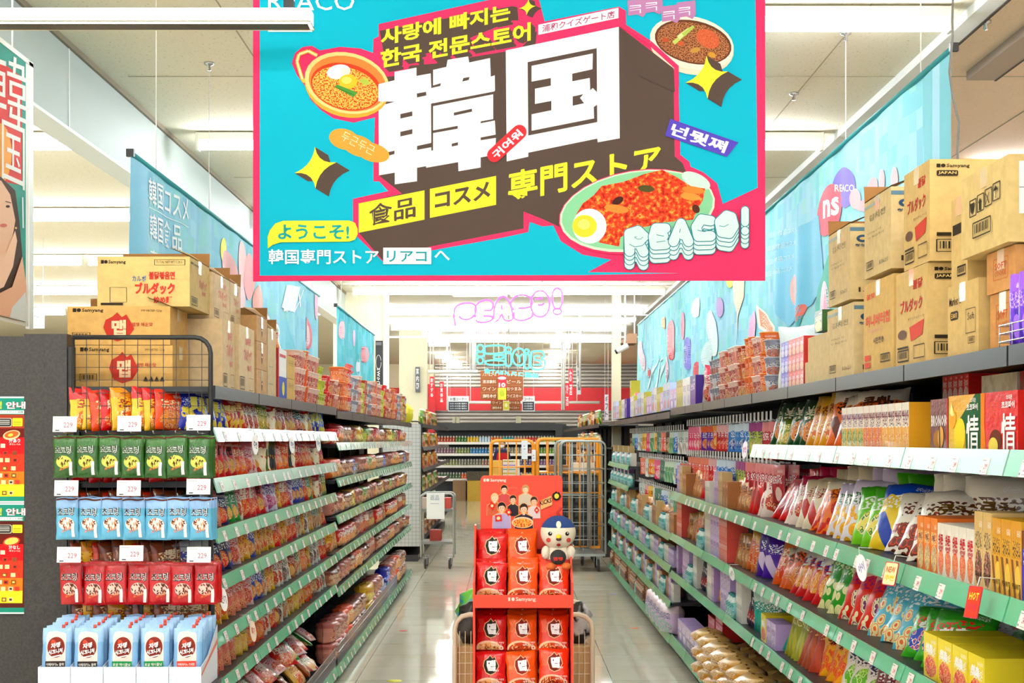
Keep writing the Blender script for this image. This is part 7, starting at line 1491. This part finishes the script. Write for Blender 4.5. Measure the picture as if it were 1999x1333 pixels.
for r_, z in enumerate((1.52, 1.22, .91, .56)):
    MB().box(-1.74, 1.43, 0, .6, z - .02, z, M_white).box(-1.74, 1.43, -.02, 0, z - .06, z + .005, M_white).build('shelf', dc)
    for i in range(41):
        c = cols_[r_][i % len(cols_[r_])]; o = bpy.data.objects.new('drink_can', can(c)); col.objects.link(o); o.location = (-.2 - 1.69 + i * .077, 37.66, z + .001)
        tag(o, '%s drink can on the far back shelving, %s shelf' % (CW[c], ['top', 'second', 'third', 'lowest'][r_]), 'can', '%s cans, %s back shelf' % (CW[c], ['top', 'second', 'third', 'lowest'][r_]))
for px0, px1, py0, py1, Y, c, l in ((912, 938, 938, 977, 36.9, 'c8a02a', 'yellow crate stack on the floor before the drink shelving'), (884, 909, 938, 972, 37.2, '8a6a48', 'brown carton stack below the drink shelving'), (911, 960, 921, 937, 36.9, '2e2a28', 'dark low counter before the drink shelving')):
    tag(MB().box(ax(px0, Y), ax(px1, Y), Y, Y + .35, 0 if 'counter' not in l else az(937, Y), az(py0, Y), mat('pile_' + c, c, .6, speck=(60, '8a7a3a', .3, .5))).build('crate_stack' if 'counter' not in l else 'counter'), l, 'crate' if 'counter' not in l else 'counter')
for k in range(3): tag(MB().box(ax(1007 + k * 12, 37.7), ax(1017 + k * 12, 37.7), 37.7, 37.9, 2.022, 2.2, mat('topbox', 'b8b89a', .6)).build('box') if k < 1 else MB().box(ax(875 + k * 8, 37.7), ax(881 + k * 8, 37.7), 37.7, 37.9, 2.022, 2.18, mat('topbox', 'b8b89a', .6)).build('box'), ['pale box on top of the drink shelving, centre', 'pale box on top of the drink shelving, left one of two', 'pale box on top of the drink shelving, right one of two'][k], 'box')
# ================================================================== PERSON FAR BACK
def skin_body(name, joints, edges, m, sub=2):
    me = bpy.data.meshes.new(name); me.from_pydata([j[0] for j in joints], edges, []); o = bpy.data.objects.new(name, me); col.objects.link(o)
    sk = o.modifiers.new('skin', 'SKIN'); su = o.modifiers.new('sub', 'SUBSURF'); su.levels = sub; su.render_levels = sub
    for i, j in enumerate(joints): me.skin_vertices[0].data[i].radius = (j[1], j[1] * (j[2] if len(j) > 2 else 1)); me.skin_vertices[0].data[i].use_root = (i == 0)
    me.materials.append(m); return o
SK = mat('skin', 'd9a684', .6); NV = mat('navy_cloth', '27304f', .8)
J = [((0, 0, .88), .12, .75), ((0, 0, 1.08), .11, .7), ((0, 0, 1.26), .12, .7), ((0, 0, 1.36), .055), ((-.15, 0, 1.27), .05), ((-.19, -.04, 1.02), .04), ((-.12, -.18, .95), .03), ((.15, 0, 1.27), .05), ((.19, -.04, 1.02), .04), ((.12, -.18, .95), .03), ((-.08, 0, .80), .085), ((-.09, 0, .45), .06), ((-.09, 0, .09), .045), ((-.09, -.1, .035), .035), ((.08, 0, .80), .085), ((.09, 0, .45), .06), ((.09, 0, .09), .045), ((.09, -.1, .035), .035)]
E = [(0, 1), (1, 2), (2, 3), (2, 4), (4, 5), (5, 6), (2, 7), (7, 8), (8, 9), (0, 10), (10, 11), (11, 12), (12, 13), (0, 14), (14, 15), (15, 16), (16, 17)]
pp = skin_body('person', J, E, NV); pp.location = (ax(980, 34.5), 34.5, 0); tag(pp, 'distant person in a navy top and red apron with a white mask and dark hair', 'person')
b = MB(); b.ball((0, -.005, 1.47), .075, .09, .105, SK, 18); b.ball((0, -.095, 1.465), .011, .014, .016, SK, 8)
for s_ in (-1, 1): b.ball((s_ * .077, 0, 1.465), .008, .016, .022, SK, 8); b.ball((s_ * .028, -.083, 1.487), .010, .006, .006, mat('eye_dark', '2a1d18', .3), 8)
b.build('head', pp); MB().ball((0, .012, 1.505), .084, .092, .085, mat('dark_hair', '221a18', .7), 16).build('hair', pp); MB().ball((0, -.058, 1.435), .055, .042, .042, M_white, 14).build('face_mask', pp)
b = MB(); P = [(-.11, -.105, 1.27), (.11, -.105, 1.27), (.16, -.12, 1.05), (.17, -.125, .70), (-.17, -.125, .70), (-.16, -.12, 1.05)]; Q = [(x, y + .012, z) for x, y, z in P]; b.quad(P[::-1], ink('c8242c')); b.quad(Q, ink('c8242c'))
for i in range(6): j = (i + 1) % 6; b.quad([P[i], P[j], Q[j], Q[i]], ink('c8242c'))
b.build('apron', pp)
for s_ in (-1, 1):
    hnd = [((s_ * .12, -.18, .95), .022), ((s_ * .105, -.23, .935), .026), ((s_ * .105, -.265, .93), .024)]; ed = [(0, 1), (1, 2)]; bj = [(-.022, -.30, .008), (-.008, -.315, .0085), (.007, -.312, .0085), (.021, -.30, .008)]
    for fx, fy, fr in bj: n = len(hnd); hnd += [((s_ * .105 + fx, (fy - .265) / 2 - .01, .925), .009), ((s_ * .105 + fx, fy, .91), fr)]; ed += [(2, n), (n, n + 1)]
    n = len(hnd); hnd += [((s_ * .105 - s_ * .035, -.235, .92), .009), ((s_ * .105 - s_ * .045, -.26, .91), .008)]; ed += [(1, n), (n, n + 1)]
    h_ = skin_body('hand', hnd, ed, SK, 1); h_.parent = pp
# ================================================================== SMALL THINGS
def talker(px, py, X, s, w, h, txt, c, tc, label, tilt=0, shape='oval'):
    Y = F * abs(X) / abs(px - VX); p = at(px, py, Y); A = Art()
    if shape == 'oval': A.ell(0, 0, w, h, c); A.tb(txt, -w * .6, -h * .35, w * 1.2, h * .7, tc, .02, 1)
    elif shape == 'card': A.rrect(-w, -h, 2 * w, 2 * h, w * .2, 'c83a4a'); A.rrect(-w * .9, -h * .92, 1.8 * w, 1.84 * h, w * .2, c); A.tb(txt.split(' ')[0], -w * .7, -h * .6, w * 1.4, h * .5, tc, .03, 1); A.tb(txt.split(' ')[-1], -w * .7, h * .1, w * 1.4, h * .5, 'f3c83a' if tc != 'f3c83a' else 'c83a4a', .03, 1)
    b = MB(); b.art(A, lambda x, y, k: (x, -.001 - k, -y), None, .0003); b.art(A, lambda x, y, k: (x, .001 + .0001 * k, -y), None, .0003)
    b.tube([(0, .002, h * .9), (0, .006, h * 1.6), (0, .06, h * 1.8)], .0015, mat('clear_strip', 'e6e8e8', .2), 4)
    o = b.build('shelf_talker'); o.location = (-s * .0 + (p.x - s * .03), Y, p.z); o.rotation_euler = (R(-15), R(tilt), R(-62 * s)); tag(o, label, 'shelf talker')
talker(484, 868, -1.10, -1, .022, .045, '추천', 'f3f3f1', '4a4a6a', 'white oval shelf talker hanging from the left top rail, nearest one', 20)
talker(558, 868, -1.10, -1, .022, .045, '추천', 'f3f3f1', '4a4a6a', 'white oval shelf talker hanging from the left top rail, middle one', 20)
talker(611, 866, -1.10, -1, .022, .045, '추천', 'f3f3f1', '4a4a6a', 'white oval shelf talker hanging from the left top rail, furthest one', 20)
talker(421, 1170, -1.10, -1, .022, .045, '인기', 'f3f3f1', '4a4a4a', 'white oval shelf talker on the lower left rail by the mesh panel', 10)
talker(480, 1232, -1.10, -1, .020, .045, '특가', 'efe0c8', 'b8402a', 'tan oval shelf talker on the lowest left rails', 10)
talker(1466, 878, 1.18, 1, .022, .045, '추천', 'f6eef4', 'c84a8a', 'white and pink oval shelf talker at the far end of the white rail', -15)
talker(1700, 1108, 1.18, 1, .026, .05, '아이', 'f6f3f6', '5a4aa0', 'white oval shelf talker on the second right rail', -35)
talker(1440, 1120, 1.18, 1, .022, .045, '추천', 'e9e9e3', '8a8a7a', 'pale oval shelf talker on the third right rail', -50)
talker(1758, 1120, 1.175, 1, .028, .036, 'NEW 추천', 'f6e6b0', 'c8602a', 'yellow card shelf talker on the second right rail', 0, 'card')
talker(1924, 1175, 1.175, 1, .022, .040, 'HOT NOW', 'd8402a', 'f3c83a', 'red and yellow HOT NOW shelf talker on the second right rail', 0, 'card')
for (px, py, c, l) in ((787, 1231, 'd84a3a', 'small red mark stuck on the floor at left'), (1197, 1160, '6a7ac8', 'small blue mark stuck on the floor at right'), (1240, 1226, 'e87a3a', 'small orange mark stuck on the floor at right'), (833, 1137, '7a5a50', 'small dark mark stuck on the floor at left'), (770, 1329, 'e8e23a', 'yellow floor sticker at the bottom edge left of the display')):
    Y = F * EYE / (py - VY); x = (px - VX) * Y / F; b = MB().lathe([(0, .0012), (.035 if c != 'e8e23a' else .05, .0012), (.035 if c != 'e8e23a' else .05, 0)], mat('sticker_' + c, c, .5), 14); o = b.build('floor_sticker'); o.location = (x, Y, 0.0005); o.rotation_euler = (0, 0, 0); tag(o, l, 'sticker')
